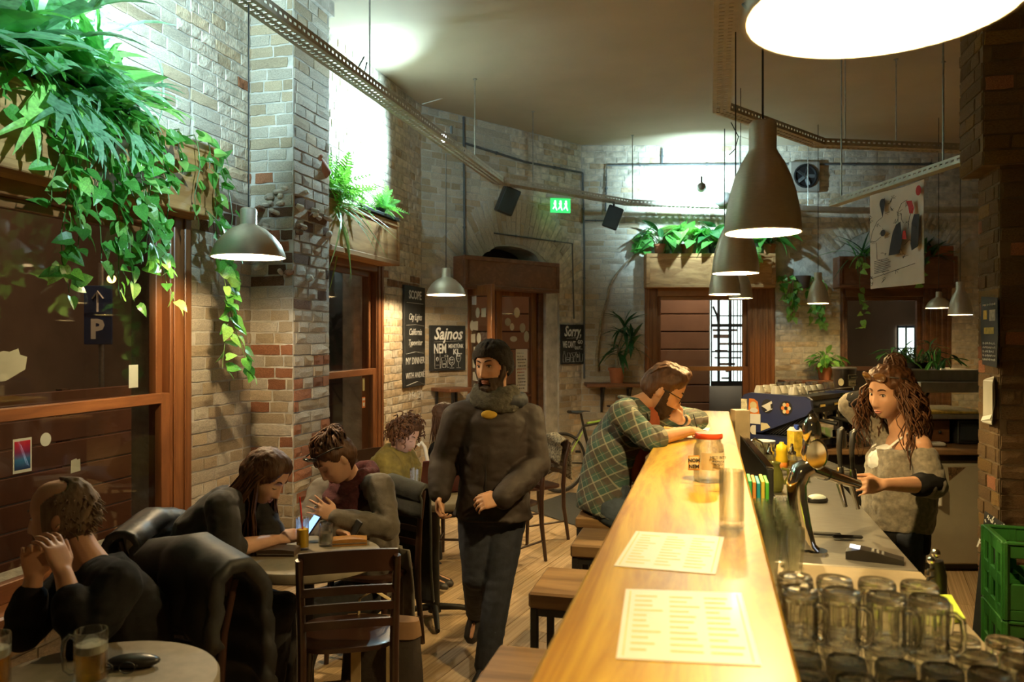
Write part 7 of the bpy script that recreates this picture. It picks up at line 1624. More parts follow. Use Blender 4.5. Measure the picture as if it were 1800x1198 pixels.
# ---------------------------------------------------------------- the walking man
def walking():
    t = 4.02; J = dict(head=P(867, 643, t), nb=P(872, 705, t+.03), pel=P(866, 888, t+.04), shR=P(808, 736, t), shL=P(928, 736, t+.05), elR=P(780, 808, t+.02), wrR=P(774, 868, t-.08), elL=P(944, 815, t-.02), wrL=P(882, 876, t-.22),
        hipR=P(838, 902, t+.03), hipL=P(892, 902, t+.05), knR=P(836, 1012, t+.0), anR=P(838, 1072, t+.42), knL=P(872, 1052, t-.05), anL=P(856, 1166, t-.06), toe=dirc(-.25, -1, -.05), roll=.04,
        hdR=dirc(.0, -.35, -1), hnR=dirc(.6, -.2, .1), hkR=dict(curl=(.7, .9, .6), thumb=.7), hdL=dirc(-1, -.25, -.12), hnL=dirc(.1, .8, -.6), hkL=dict(curl=(.55, .7, .5), thumb=.6))
    J['toeR'] = dirc(-.2, -.6, -.8); J['dzR'] = dirc(0, .9, -.5)
    o, T, off, sc = person('bearded man in dark brown jacket and knit cap walking past the tables', P(866, 594, t), J, m_sk2, dirc(-.55, -.85, -.04))
    mj = pm('brown_jacket', (.016, .008, .0045), .75, var=.2, sc=18, bump=.12, bsc=60); b = top_mb(J, .022, low=Vector((0, 0, -.05)), bulk=1.08, neck=.08)
    jk = garment(b, 'jacket', o, off, mj, .009, 3, .009, 9, 1)
    lat = (J['shR']-J['shL']).normalized(); fr = dirc(-.25, -1, 0)
    part_mb(MB().tube([J['nb']+fr*.125+Vector((0, 0, -.05)), J['pel'].lerp(J['nb'], .5)+fr*.150, J['pel']+fr*.150+Vector((0, 0, -.02))], .006, 6), 'zip', jk, off, m_dark)
    0 and part_mb(MB().tube([J['shR']+fr*.105+Vector((0, 0, -.10)), J['nb']+fr*.14+Vector((0, 0, -.14)), J['shL']+fr*.105+Vector((0, 0, -.10))], .005, 6), 'chest_seam', jk, off, m_dark)
    mc = pm('scarf_wool', (.055, .05, .036), .95, var=.5, sc=50, bump=.4, bsc=120)
    c = mid(J['nb'], J['head'], .10); b = MB()
    for k, (r, z) in enumerate(((.103, -.03), (.102, .0), (.092, .025))): b.tube([c+Vector((r*math.cos(a), r*math.sin(a)*.92, z+.012*math.sin(2*a+k)))+fr*.012 for a in [i*2*PI/22 for i in range(23)]], .034, 10)
    garment(b, 'scarf', o, off, mc, .008, 2, .006, 20)
    b = MB(); b.sph(J['nb']+fr*.13+Vector((0, 0, -.055)), (.04, .012, .022), 12, 8, rot(0, 0, YAW)); part_mb(b, 'yellow_collar', o, off, pm('yellow_knit', (.45, .28, .03), .9))
    b = MB()
    for a in [i*PI/12 for i in range(-4, 17)]: b.sph(J['nb']+Vector((math.cos(a+YAW)*.12, math.sin(a+YAW)*.10, .005))-fr*.02, (.045, .045, .045), 10, 6)
    garment(b, 'hood', o, off, pm('hood_navy', (.014, .016, .022), .7, bump=.1), .009, 3, .006)
    garment(trousers_mb(J, .013), 'trousers', o, off, m_jean, .009, 3, .007, 9, 3); shoes(J, o, off, m_shoe)
    cap = lambda th, ph, p: (p.z-lerp(.045, -.055, ss(.5, 2.0, abs(th))))*14
    part_mb(shell(T, sc, cap, lambda *a: .016, nz=.35, lift=.004), 'knit_cap', o, off, pm('knit_black', (.016, .012, .010), .95, var=.3, sc=60, bump=.4, bsc=150))
    beard = lambda th, ph, p: (min(-.050-p.z+.085*ss(1.02, 1.35, abs(th)), 1.5-abs(th)))*16 if not (p.z > -.087 and p.z < -.060 and abs(p.x) < .021) else -1
    part_mb(shell(T, sc, beard, lambda th, ph, p: .012+.018*ss(-.07, -.11, p.z), nz=.5), 'beard', o, off, m_hbeard)
    part_mb(shell(T, sc, lambda th, ph, p: (min(p.z+.068, -.056-p.z, .028-abs(p.x)))*40 if abs(th) < 1 else -1, lambda *a: .006, nz=.4), 'moustache', o, off, m_hbeard)
    eyes(T, sc, o, off, openy=.6, gaze=(-.4, 0)); lashes(T, sc, o, off, 0, .006, 1); brow_lips(T, sc, o, off, m_hbeard)
walking()
# ---------------------------------------------------------------- the man in the plaid shirt at the bar
def plaid(name):
    m, t, b = nt(name); L = t.links; tc = node(t, 'TexCoord'); mp = node(t, 'Mapping'); mp.inputs['Rotation'].default_value = (.25, .45, .5); L.new(tc.outputs['Object'], mp.inputs[0]); sp = node(t, 'SeparateXYZ'); L.new(mp.outputs[0], sp.inputs[0])
    def band(out, f, w, ph=0):
        a = node(t, 'Math', operation='MULTIPLY_ADD'); a.inputs[1].default_value = f; a.inputs[2].default_value = ph; L.new(sp.outputs[out], a.inputs[0]); c = node(t, 'Math', operation='FRACT'); L.new(a.outputs[0], c.inputs[0]); d = node(t, 'Math', operation='LESS_THAN'); d.inputs[1].default_value = w; L.new(c.outputs[0], d.inputs[0]); return d.outputs[0]
    col = None; cur = node(t, 'RGB'); cur.outputs[0].default_value = (.05, .105, .09, 1); cur = cur.outputs[0]
    for o_, f, w, ph, c, k in (('X', 13, .42, 0, (.10, .06, .05), .5), ('Z', 13, .42, .1, (.10, .06, .05), .5), ('X', 13, .09, .66, (.34, .33, .25), .6), ('Z', 13, .09, .7, (.34, .33, .25), .6), ('Z', 13, .05, .25, (.25, .26, .2), .5), ('X', 13, .05, .2, (.25, .26, .2), .5)):
        mx = node(t, 'MixRGB'); mx.inputs[2].default_value = (*c, 1); ml = node(t, 'Math', operation='MULTIPLY'); ml.inputs[1].default_value = k; L.new(band(o_, f, w, ph), ml.inputs[0]); L.new(ml.outputs[0], mx.inputs[0]); L.new(cur, mx.inputs[1]); cur = mx.outputs[0]
    L.new(cur, b.inputs['Base Color']); b.inputs['Roughness'].default_value = .9; nz = node(t, 'TexNoise', Scale=90); bp = node(t, 'Bump', Strength=.1, Distance=.005); L.new(nz.outputs[0], bp.inputs['Height']); L.new(bp.outputs[0], b.inputs['Normal']); return m
def plaid_man():
    J = dict(head=P(1166, 684, 4.36), nb=P(1113, 708, 4.34), pel=P(1062, 878, 4.36), shR=P(1092, 728, 4.16), shL=P(1126, 718, 4.58), elR=P(1143, 772, 4.06), wrR=P(1212, 757, 4.33), elL=P(1226, 738, 4.72), wrL=P(1195, 738, 4.52),
        hipR=P(1070, 895, 4.26), hipL=P(1075, 893, 4.46), knR=P(1128, 935, 4.18), knL=P(1140, 930, 4.42), anR=P(1098, 1045, 4.22), anL=P(1108, 1040, 4.45), toe=dirc(1, 0, -.1), bend=dirc(-1, 0, .1)*.035, roll=.0,
        hdR=dirc(.8, .55, -.05), hnR=dirc(-.2, .3, -1), hkR=dict(curl=(1.0, 1.1, .7), thumb=.9), hdL=dirc(-.55, -.45, .45), hnL=dirc(-.35, .2, .5), hkL=dict(curl=(.9, 1.0, .6), thumb=.8))
    o, T, off, sc = person('man with glasses and beard in green plaid shirt writing at the bar', J['pel'], J, m_sk2, dirc(.85, -.18, -.50), hs=1.12)
    b = top_mb(J, .016, sleeves=(.55, .12), low=Vector((0, 0, -.09)), bulk=1.05, neck=.078); mp_ = plaid('plaid_shirt'); sh = garment(b, 'shirt', o, off, mp_, .008, 3, .008, 11, 2)
    b = MB(); e = mid(J['elR'], J['wrR'], .13); d = (J['wrR']-J['elR']).normalized(); b.tube([e-d*.05, e+d*.02], [.068, .064], 18); b.tube([e-d*.02, e+d*.025], [.07, .066], 18); garment(b, 'rolled_cuff', sh, off, mp_, .008, 2, .004)
    b = MB()                                                           # collar
    for s in (-1, 1): b.tube([J['nb']+dirc(-.6, 0, .3)*.075, J['nb']+dirc(.1, s*.9, .25)*.078, J['nb']+dirc(.95, s*.5, -.55)*.10, J['nb']+dirc(.9, s*.75, -1.0)*.13], [.026, .028, .026, .012], 8, flat=.4)
    part_mb(b, 'collar', sh, off, mp_)
    b = MB(); b.sph(mid(J['nb'], J['pel'], .32)+dirc(1, -.1, .1)*.105, (.05, .085, .15), 14, 10, basis(J['nb']-J['pel']).to_3x3() @ rot(PI/2, 0, 0)); b.sph(mid(J['nb'], J['pel'], .62)+dirc(1, -.2, .1)*.115, (.05, .08, .12), 14, 10); part_mb(b, 'red_undershirt', o, off, pm('rust_tshirt', (.32, .075, .025), .9))
    garment(trousers_mb(J, .013), 'jeans', o, off, m_jean2, .009, 3, .006, 9, 3); shoes(J, o, off, m_shoe)
    hm = scalp(.0, -.0, -.075); part_mb(shell(T, sc, hm, lambda th, ph, p: .012+.022*ss(.0, .08, p.y)*ss(.03, .1, p.z)+.008*ss(.06, .115, p.z), nz=.35), 'hair', o, off, m_hbrown)
    q = random.Random(3); b = MB()
    for k in range(70):                                                # combed-back locks
        u = q.uniform(-.06, .06); pts = []
        for i in range(6): th = lerp(.0, 2*PI, 0); a = lerp(.75, -1.2, i/5); p = Vector((u*(1+.1*i/5), .1*math.sin(a), .118*math.cos(a)+.018+q.uniform(-.002, .003)-(u/.077)**2*.045)); pts.append(T @ (p*sc))
        b.tube(pts, [.004, .006, .006, .006, .005, .002], 4)
    part_mb(b, 'hair_locks', o, off, m_hbrown, kind='stuff')
    bd = lambda th, ph, p: (min(-.050-p.z+.085*ss(1.05, 1.35, abs(th)), 1.52-abs(th)))*16 if not (p.z > -.086 and p.z < -.062 and abs(p.x) < .020) else -1
    part_mb(shell(T, sc, bd, lambda th, ph, p: (.010+.012*ss(-.07, -.11, p.z))*(1-.6*ss(1.0, 1.3, abs(th))), nz=.5), 'beard', o, off, m_hbeard)
    brow_lips(T, sc, o, off, m_hbeard)
    g = MB(); 
    for sx in (-1, 1):
        g.tube([T @ (Vector((sx*.033+.024*math.cos(a), .098, .0+.019*math.sin(a)))*sc) for a in [k*PI/9 for k in range(19)]], .0021, 6, False); g.tube([T @ (Vector(v)*sc) for v in ((sx*.057, .095, .006), (sx*.08, .03, .008), (sx*.084, -.02, .004))], .0024, 6)
    g.tube([T @ (Vector((x, .101, .005))*sc) for x in (-.009, 0, .009)], .002, 6); part_mb(g, 'eyeglasses', o, off, m_dark)
    d = (J['wrL']-J['elL']).normalized(); part_mb(MB().tube([J['wrL']-d*.04, J['wrL']-d*.015], .034, 16), 'watch_strap', o, off, m_dark)
    pe = J['wrR']+J['hdR']*.075; part_mb(MB().tube([pe+Vector((0, 0, -.025)), pe+Vector((-.03, 0, .09))], .004, 6), 'pen', o, off, m_dark)
plaid_man()
# ---------------------------------------------------------------- the barmaid
def barmaid():
    t = 3.72; J = dict(head=P(1564, 690, t), nb=P(1588, 757, t+.03), pel=P(1578, 918, t+.05), shL=P(1618, 782, t-.13), shR=P(1560, 778, t+.17), elL=P(1640, 852, t-.18), wrL=P(1552, 851, t-.33), elR=P(1497, 712, t+.22), wrR=P(1538, 693, t+.1),
        hipL=P(1590, 935, t-.03), hipR=P(1570, 932, t+.13), knL=P(1590, 1080, t-.02), knR=P(1568, 1078, t+.14), anL=P(1598, 1205, t-.02), anR=P(1576, 1200, t+.14), toe=dirc(-1, -.3, -.05), bend=dirc(.4, 0, 0)*.02, roll=-.05,
        hdL=dirc(-1, -.3, .0), hnL=dirc(-.2, .8, -.4), hkL=dict(curl=(.5, .7, .5), thumb=.5), hdR=dirc(.9, -.1, .35), hnR=dirc(.1, -.8, -.2), hkR=dict(curl=(.3, .4, .3), thumb=.4))
    o, T, off, sc = person('barmaid with auburn hair in a grey off-shoulder top behind the bar', P(1578, 594, t), J, m_sk2, dirc(-.93, -.42, -.14), fem=1, hs=1.04)
    mg_ = pm('grey_marl', (.20, .17, .125), .95, var=.3, sc=60, bump=.15, bsc=150, sheen=.2); up = (J['nb']-J['pel']).normalized(); lat = (J['shR']-J['shL']).normalized(); dep = lat.cross(up).normalized()
    b = MB(); sp = [(J['pel']-up*.03, .175, .14), (J['pel']+up*.08, .18, .15), (J['pel'].lerp(J['nb'], .5), .17, .145), (J['pel'].lerp(J['nb'], .70), .178, .14), (J['pel'].lerp(J['nb'], .80)-lat*.02, .17, .125)]
    b.loft([ell(p, lat*x, dep*y, 22, .85) for p, x, y in sp])
    for s, fr in (('L', .72), ('R', 1)):
        a = J['sh'+s]; e = J['el'+s]; w = J['wr'+s]; st_ = mid(a, e, .32 if s == 'L' else .05); ps = [st_, mid(a, e, .7), e, mid(e, w, .18 if s == 'L' else .3)]; limb(b, ps, [.062, .066, .063, .055])
    limb(b, [mid(J['shL'], J['elL'], .34), sp[3][0], mid(J['shR'], J['elR'], .1)], [.058, .09, .06])
    garment(b, 'grey_top', o, off, mg_, .008, 3, .011, 10, 4)
    for s, f0, f1 in (('L', .0, .28), ('R', .22, .52)):
        e, w = J['el'+s], J['wr'+s]; b = MB(); limb(b, [mid(e, w, f0)+(mid(J['sh'+s], e, .8)-e)*(.3 if s == 'L' else 0), mid(e, w, f1)], [.060, .052]); garment(b, 'black_cuff', o, off, m_blackc, .008, 2, .003)
    for sg in (-.055, .07):
        part_mb(MB().tube([J['nb']+lat*sg-dep*.07*0+up*.0-Vector((0, 0, .0)), J['nb']+lat*sg*1.25+(-dep if dep.dot(dirc(-1, -.3, 0)) < 0 else dep)*.10-up*.08, J['nb']+lat*sg*1.1+(-dep if dep.dot(dirc(-1, -.3, 0)) < 0 else dep)*.135-up*.18], .010, 6, flat=.4), 'white_strap', o, off, m_white)
    fr = -dep if dep.dot(dirc(-1, -.3, 0)) < 0 else dep
    b = MB(); b.sph(J['nb']-up*.15+fr*.055, (.1, .1, .085), 16, 10); garment(b, 'white_camisole', o, off, m_white, .008, 2, .002)
    b = MB(); b.loft([ell(J['pel']+up*z, lat*x, dep*y, 20, .85) for z, x, y in ((-.13, .165, .125), (-.05, .168, .13), (.02, .165, .125))]); garment(b, 'black_hem', o, off, m_blackc, .009, 2, .006)
    garment(trousers_mb(J, .010, 1), 'jeans', o, off, m_jean, .009, 3, .005); shoes(J, o, off, m_shoe)
    part_mb(shell(T, sc, scalp(-.008, -.005, -.10), lambda th, ph, p: .018+.012*ss(-.02, -.1, p.y), 1, nz=.6), 'hair_base', o, off, m_hred)
    q = random.Random(8); b = MB()
    for k in range(210):                                               # long loose curls down the back and over the near shoulder
        a = q.uniform(1.25, 2*PI-1.25); th = a; p0 = face_pt(th, q.uniform(.35, 1.5), 1)*sc; ln = q.uniform(.18, .36); pts = []; fz = q.uniform(0, 6); amp = q.uniform(.006, .016)
        wp = T @ (p0*1.06)
        out = (T.to_3x3() @ Vector((p0.x, p0.y, 0))).normalized(); c = wp.copy()
        for i in range(12): f = i/11; c = wp+out*(.03+.05*math.sin(f*2.2))*min(1, f*2.5)+Vector((0, 0, -ln*f)); pts.append(c+Vector((amp*math.cos(fz+i*1.4), amp*math.sin(fz+i*1.4), 0)))
        b.tube(pts, [.006*(1-.6*i/11) for i in range(12)], 4)
    part_mb(b, 'loose_curls', o, off, m_hred, kind='stuff')
    bc_ = T @ (Vector((.0, -.045, .130))*sc); b = MB()
    for k in range(60):
        a = q.uniform(0, 2*PI); e = q.uniform(-1, 1.4); rr = q.uniform(.03, .052); rq = Euler((q.uniform(0, 6), q.uniform(0, 6), 0)).to_matrix(); pts = [bc_+rq @ Vector((rr*math.cos(a+i*.55), rr*math.sin(a+i*.55), .008)) for i in range(7)]; b.tube(pts, [.005]*6+[.002], 4)
    b.sph(bc_, .036, 12, 8); part_mb(b, 'hair_bun', o, off, m_hred, kind='stuff')
    g = MB(); 
    sgo = MB()
    for sx in (-1, 1): sgo.sph(T @ (Vector((sx*.036, .1, .092))*sc), (.031*sc, .009*sc, .025*sc), 14, 8, T.to_3x3() @ rot(-.4, 0, -sx*.25)); g.tube([T @ (Vector(v)*sc) for v in ((sx*.066, .072, .092), (sx*.098, .0, .075), (sx*.088, -.04, .05))], .003, 6)
    go = part_mb(g.tube([T @ (Vector((x, .096, .092))*sc) for x in (-.01, 0, .01)], .003, 6), 'sunglasses', o, off, m_dark); part_mb(sgo, 'amber_lens', go, off, pm('amber_lens', (.16, .07, .02), .08, coat=.5))
    eyes(T, sc, o, off, 1, openy=.62, gaze=(-.5, -.2)); lashes(T, sc, o, off, 1, .006, 1); brow_lips(T, sc, o, off, m_hbrown, 1, smile=.5)
    part_mb(MB().tube([J['wrR']-(J['wrR']-J['elR']).normalized()*.01+Vector((0, 0, 0)), J['wrR']+(J['wrR']-J['elR']).normalized()*.012], .03, 14), 'hair_tie', o, off, m_dark)
barmaid()
# ---------------------------------------------------------------- the woman in the grey cardigan
def cardigan():
    J = dict(head=P(588, 806, 4.0), nb=P(628, 848, 4.16), pel=P(655, 1012, 4.32), shR=P(566, 862, 4.30), shL=P(668, 856, 4.02), elR=P(540, 938, 4.05), wrR=P(590, 934, 3.80), elL=P(682, 928, 3.90), wrL=P(590, 910, 3.80),
        hipR=P(625, 1045, 4.38), hipL=P(650, 1050, 4.20), knR=P(545, 1060, 4.12), knL=P(560, 1075, 3.92), anR=P(510, 1185, 4.12), anL=P(520, 1200, 3.95), toe=dirc(-1, -.5, -.05), bend=dirc(.5, .5, 0)*.02, roll=.12,
        hdR=dirc(.75, -.35, -.05), hnR=dirc(.1, -.5, -.9), hkR=dict(curl=(.6, .8, .5), thumb=.7), hdL=dirc(-.85, -.05, .5), hnL=dirc(-.35, .75, -.25), hkL=dict(curl=(.12, .2, .15), thumb=.2, spread=.2))
    o, T, off, sc = person('woman in grey cardigan and burgundy scarf looking down at her phone', P(655, 594, 4.32), J, m_sk1, dirc(-.62, -.55, -.62), fem=1, hs=1.04)
    mc = pm('grey_cardigan', (.105, .088, .068), .92, var=.2, sc=30, bump=.15, bsc=160, sheen=.2); b = top_mb(J, .016, 1, low=Vector((0, 0, -.12)), neck=.08, bulk=1.1); cg = garment(b, 'cardigan', o, off, mc, .008, 3, .009, 10, 6)
    fn = lambda u, v: tuple(J['pel'].lerp(J['nb'], .35)+dirc(.62, .35, 0)*(.165+.03*math.sin(v*3)+.012*math.sin(u*22+v*3))+dirc(.5, -.8, 0)*((u-.5)*(.34+.1*v))+Vector((0, 0, -.02-v*.62)))
    part_mb(sheet3(fn, 22, 20, .014), 'cardigan_skirt', cg, off, mc)
    ms = pm('burgundy_knit', (.045, .006, .008), .95, var=.3, sc=60, bump=.35, bsc=120); c = J['nb']+Vector((0, 0, .02)); fr = dirc(-.62, -.62, 0); b = MB(); lt = dirc(.62, -.62, 0)
    for k, (r, z, f) in enumerate(((.085, .045, .0), (.10, .0, .02), (.115, -.05, .045), (.115, -.10, .07))): b.tube([c+lt*(r*math.cos(a))+fr*(r*math.sin(a)*.95+f)+Vector((0, 0, z-.05*max(0, math.sin(a))+.012*math.sin(3*a+k))) for a in [i*2*PI/24 for i in range(25)]], .034, 10)
    garment(b, 'scarf', o, off, ms, .008, 2, .009, 18, 2)
    b = MB(); b.sph(J['pel'].lerp(J['nb'], .52)+fr*.085, (.10, .10, .16), 16, 10); garment(b, 'dark_top', o, off, pm('dark_red_top', (.03, .009, .011), .9), .009, 2, .004)
    garment(trousers_mb(J, .010, 1), 'trousers', o, off, m_blackt, .009, 3, .005); shoes(J, o, off, m_shoe)
    part_mb(shell(T, sc, scalp(-.004, .0, -.095), lambda th, ph, p: .012+.006*ss(0, -.1, p.y), 1, nz=.45), 'hair_base', o, off, m_hbrown)
    q = random.Random(5); b = MB(); bc_ = T @ (Vector((0, -.085, .10))*sc)
    for k in range(110):
        th = q.uniform(0, 2*PI); p0 = face_pt(th, q.uniform(.5, 1.35), 1)*sc; a = T @ (p0*1.05); m_ = T @ (p0*.4+Vector((0, -.06, .105))*sc*.75+p0.normalized()*.03); b.tube([a, a.lerp(m_, .5)+(T.to_3x3() @ p0.normalized())*.022, m_, bc_], [.003, .0055, .006, .005], 4)
    for k in range(60):
        a = q.uniform(0, 6.28); e = q.uniform(-1, 1.4); rr = q.uniform(.022, .05); rq = Euler((q.uniform(0, 6), q.uniform(0, 6), 0)).to_matrix(); b.tube([bc_+rq @ Vector((rr*math.cos(a+i*.6), rr*math.sin(a+i*.6), .006)) for i in range(6)], [.0045]*5+[.0015], 4)
    part_mb(b, 'pinned_up_hair', o, off, m_hbrown, kind='stuff')
    g = MB(); ln = MB()
    for sx in (-1, 1): ln.sph(T @ (Vector((sx*.034, .102, .084))*sc), (.031*sc, .009*sc, .021*sc), 14, 8, T.to_3x3() @ rot(-.65, 0, -sx*.2)); g.tube([T @ (Vector(v)*sc) for v in ((sx*.062, .088, .09), (sx*.1, .0, .072), (sx*.086, -.04, .045))], .0035, 6)
    go = part_mb(g.tube([T @ (Vector((x, .108, .087))*sc) for x in (-.01, 0, .01)], .003, 6), 'sunglasses', o, off, m_dark); part_mb(ln, 'dark_lens', go, off, pm('dark_lens', (.012, .01, .01), .08))
    lashes(T, sc, o, off, 1); brow_lips(T, sc, o, off, m_hbrown, 1)
    d = J['hdL'].normalized(); part_mb(MB().tube([J['wrL']+d*.105+Vector((0, 0, .002)), J['wrL']+d*.111+Vector((0, 0, .002))], .0125, 12), 'ring', o, off, m_chrome)
    ph_ = J['wrR']+J['hdR'].normalized()*.11+Vector((0, 0, .02)); return ph_
ph_c = cardigan()
pt_ = thing('phone', 'black smartphone held by the woman in the grey cardigan', 'phone', ph_c); MB().box(ph_c, (.055, .11, .009), rot(1.1, .2, YAW-.9), .004).build('phone_body', m_dark, pt_)
# ---------------------------------------------------------------- the long-haired woman in black
def longhair():
    J = dict(head=P(466, 836, 3.60), nb=P(418, 862, 3.58), pel=P(338, 1028, 3.52), shR=P(388, 890, 3.42), shL=P(440, 876, 3.74), elR=P(400, 965, 3.34), wrR=P(486, 948, 3.58), elL=P(482, 950, 3.62), wrL=P(418, 964, 3.40),
        hipR=P(352, 1048, 3.44), hipL=P(362, 1046, 3.62), knR=P(492, 1075, 3.42), knL=P(498, 1065, 3.60), anR=P(470, 1240, 3.50), anL=P(490, 1230, 3.68), toe=dirc(1, .0, -.05), bend=dirc(-.9, 0, .5)*.04, roll=-.1,
        hdR=dirc(.9, .45, .12), hnR=dirc(.0, .4, -.5), hkR=dict(curl=(.5, .6, .4), thumb=.4), hdL=dirc(-.75, -.3, -.55), hnL=dirc(-.3, .1, -.8), hkL=dict(curl=(.4, .5, .4), thumb=.5))
    o, T, off, sc = person('long-haired woman in black shirt leaning over the round table', P(338, 594, 3.52), J, m_sk1, dirc(.80, -.22, -.56), fem=1, hs=1.04)
    ms = pm('black_shirt', (.010, .008, .007), .85, var=.2, sc=20, bump=.1, bsc=180, sheen=.1); b = top_mb(J, .016, 1, sleeves=(.15, .12), low=Vector((0, 0, -.06)), bulk=1.08, neck=.075); sh = garment(b, 'shirt', o, off, ms, .008, 3, .009, 10, 7)
    e = mid(J['elR'], J['wrR'], .1); d = (J['wrR']-J['elR']).normalized(); b = MB().tube([e-d*.03, e+d*.03], [.064, .058], 16); garment(b, 'rolled_cuff', sh, off, ms, .008, 2, .004)
    garment(trousers_mb(J, .012, 1), 'trousers', o, off, m_blackt, .009, 3, .005); shoes(J, o, off, m_shoe)
    part_mb(shell(T, sc, scalp(.0, -.03, -.11), lambda th, ph, p: .012+.006*ss(.0, -.1, p.y), 1, nz=.25), 'hair_base', o, off, m_hbrown)
    q = random.Random(17); b = MB()
    for k in range(300):                                               # straight hair parted in the middle, falling forward on both sides
        sx = q.choice((-1, 1)); a = q.uniform(.1, 2.6); u0 = q.uniform(.0, .025); pz = .118; pts = []; ph0 = q.uniform(-.6, .75)
        y0 = .095*math.sin(ph0); z0 = .118*math.cos(ph0); w1 = T @ (Vector((sx*.005, y0, z0+.012))*sc); w2 = T @ (Vector((sx*.06, y0*.95-.01, z0*.62+.02))*sc); w3 = T @ (Vector((sx*(.088+q.uniform(0, .012)), y0*.7-.02, .0))*sc); ln = q.uniform(.16, .34)
        if q.random() < .35: w4 = w3+Vector((0, 0, -ln*.5))+dirc(-.8, 0, 0)*.09; w5 = w4+dirc(-.75, 0, -.62)*q.uniform(.06, .16)
        else: w4 = w3+Vector((0, 0, -ln*.5))+dirc(-.1, 0, 0)*.02; w5 = w4+Vector((q.uniform(-.02, .02), q.uniform(-.02, .02), -ln*.5))
        b.tube([w1, w2, w3, w4, w5], [.004, .006, .0065, .006, .002], 4)
    part_mb(b, 'long_hair', o, off, m_hbrown, kind='stuff'); lashes(T, sc, o, off, 1); brow_lips(T, sc, o, off, m_hbrown, 1, smile=.7)
    return P(546, 926, 3.74)
ph_l = longhair()
pt_ = thing('phone', 'phone with lit blue screen held by the long-haired woman', 'phone', ph_l); MB().box(ph_l, (.07, .13, .009), rot(.9, 0, YAW-.9), .004).build('phone_body', m_dark, pt_); MB().box(ph_l+rot(.9, 0, YAW-.9) @ Vector((0, 0, .0052)), (.062, .115, .001), rot(.9, 0, YAW-.9)).build('phone_screen', emit('phone_blue', (.25, .5, 1), .9), pt_)
# ---------------------------------------------------------------- the bald man
def bald():
    J = dict(head=P(110, 905, 2.74), nb=P(163, 990, 2.72), pel=P(236, 1205, 2.78), shL=P(208, 1032, 2.54), shR=P(128, 1020, 2.92), elL=P(146, 1130, 2.40), wrL=P(112, 1008, 2.50), elR=P(42, 1110, 2.62), wrR=P(60, 1012, 2.62),
        hipL=P(215, 1245, 2.66), hipR=P(215, 1235, 2.88), knL=P(75, 1270, 2.55), knR=P(75, 1260, 2.80), anL=P(70, 1450, 2.60), anR=P(80, 1440, 2.85), toe=dirc(-1, 0, -.05), bend=dirc(.8, 0, .3)*.04, roll=0,
        hdL=dirc(-.36, .1, .9), hnL=dirc(-.85, .25, -.2), hkL=dict(curl=(.35, .5, .4), thumb=.3, spread=.16), hdR=dirc(.1, -.15, .95), hnR=dirc(.5, -.7, 0), hkR=dict(curl=(.6, .8, .6), thumb=.5, spread=.12))
    o, T, off, sc = person('balding man in black jumper resting his chin on clasped hands', P(236, 594, 2.78), J, m_sk2, dirc(-.97, -.16, -.08), hs=1.03)
    b = top_mb(J, .015, sleeves=(.62, .62), low=Vector((0, 0, -.05)), bulk=1.08, neck=.082); garment(b, 'jumper', o, off, m_blackc, .008, 3, .009, 9, 8)
    garment(trousers_mb(J, .012), 'trousers', o, off, m_blackt, .01, 3, .005); shoes(J, o, off, m_shoe)
    fr_ = lambda th, ph, p: min((abs(th)-1.22-.9*ss(.05, .12, p.z))*2.5, (p.z+.085+.03*ss(2.0, 1.2, abs(th)))*14, (.085-p.z+.05*ss(1.8, 3, abs(th)))*14)
    part_mb(shell(T, sc, fr_, lambda th, ph, p: .004+.012*ss(1.6, 3.1, abs(th)), nz=.3), 'hair_fringe', o, off, m_hgrey)
    q = random.Random(6); b = MB()
    for k in range(160):
        th = PI+q.uniform(-1.5, 1.5); ph = q.uniform(1.0, 2.1); p0 = face_pt(th, ph)*sc; w_ = T @ (p0*1.03); out = T.to_3x3() @ Vector((p0.x*.6, p0.y, 0)).normalized(); l = q.uniform(.012, .034)*(1 if abs(th-PI) < 1 else .45)
        b.tube([w_, w_+out*l*.6+Vector((0, 0, -l*.1)), w_+out*l+Vector((q.uniform(-.01, .01), q.uniform(-.01, .01), -l*.6))], [.003, .004, .0012], 4)
    part_mb(b, 'hair_tufts', o, off, m_hgrey, kind='stuff'); eyes(T, sc, o, off, openy=.7); brow_lips(T, sc, o, off, m_hgrey)
    part_mb(shell(T, sc, lambda th, ph, p: (min(p.z+.072, -.054-p.z, .03-abs(p.x)))*40 if abs(th) < 1 else -1, lambda *a: .005, nz=.5), 'moustache', o, off, m_hgrey)
bald()
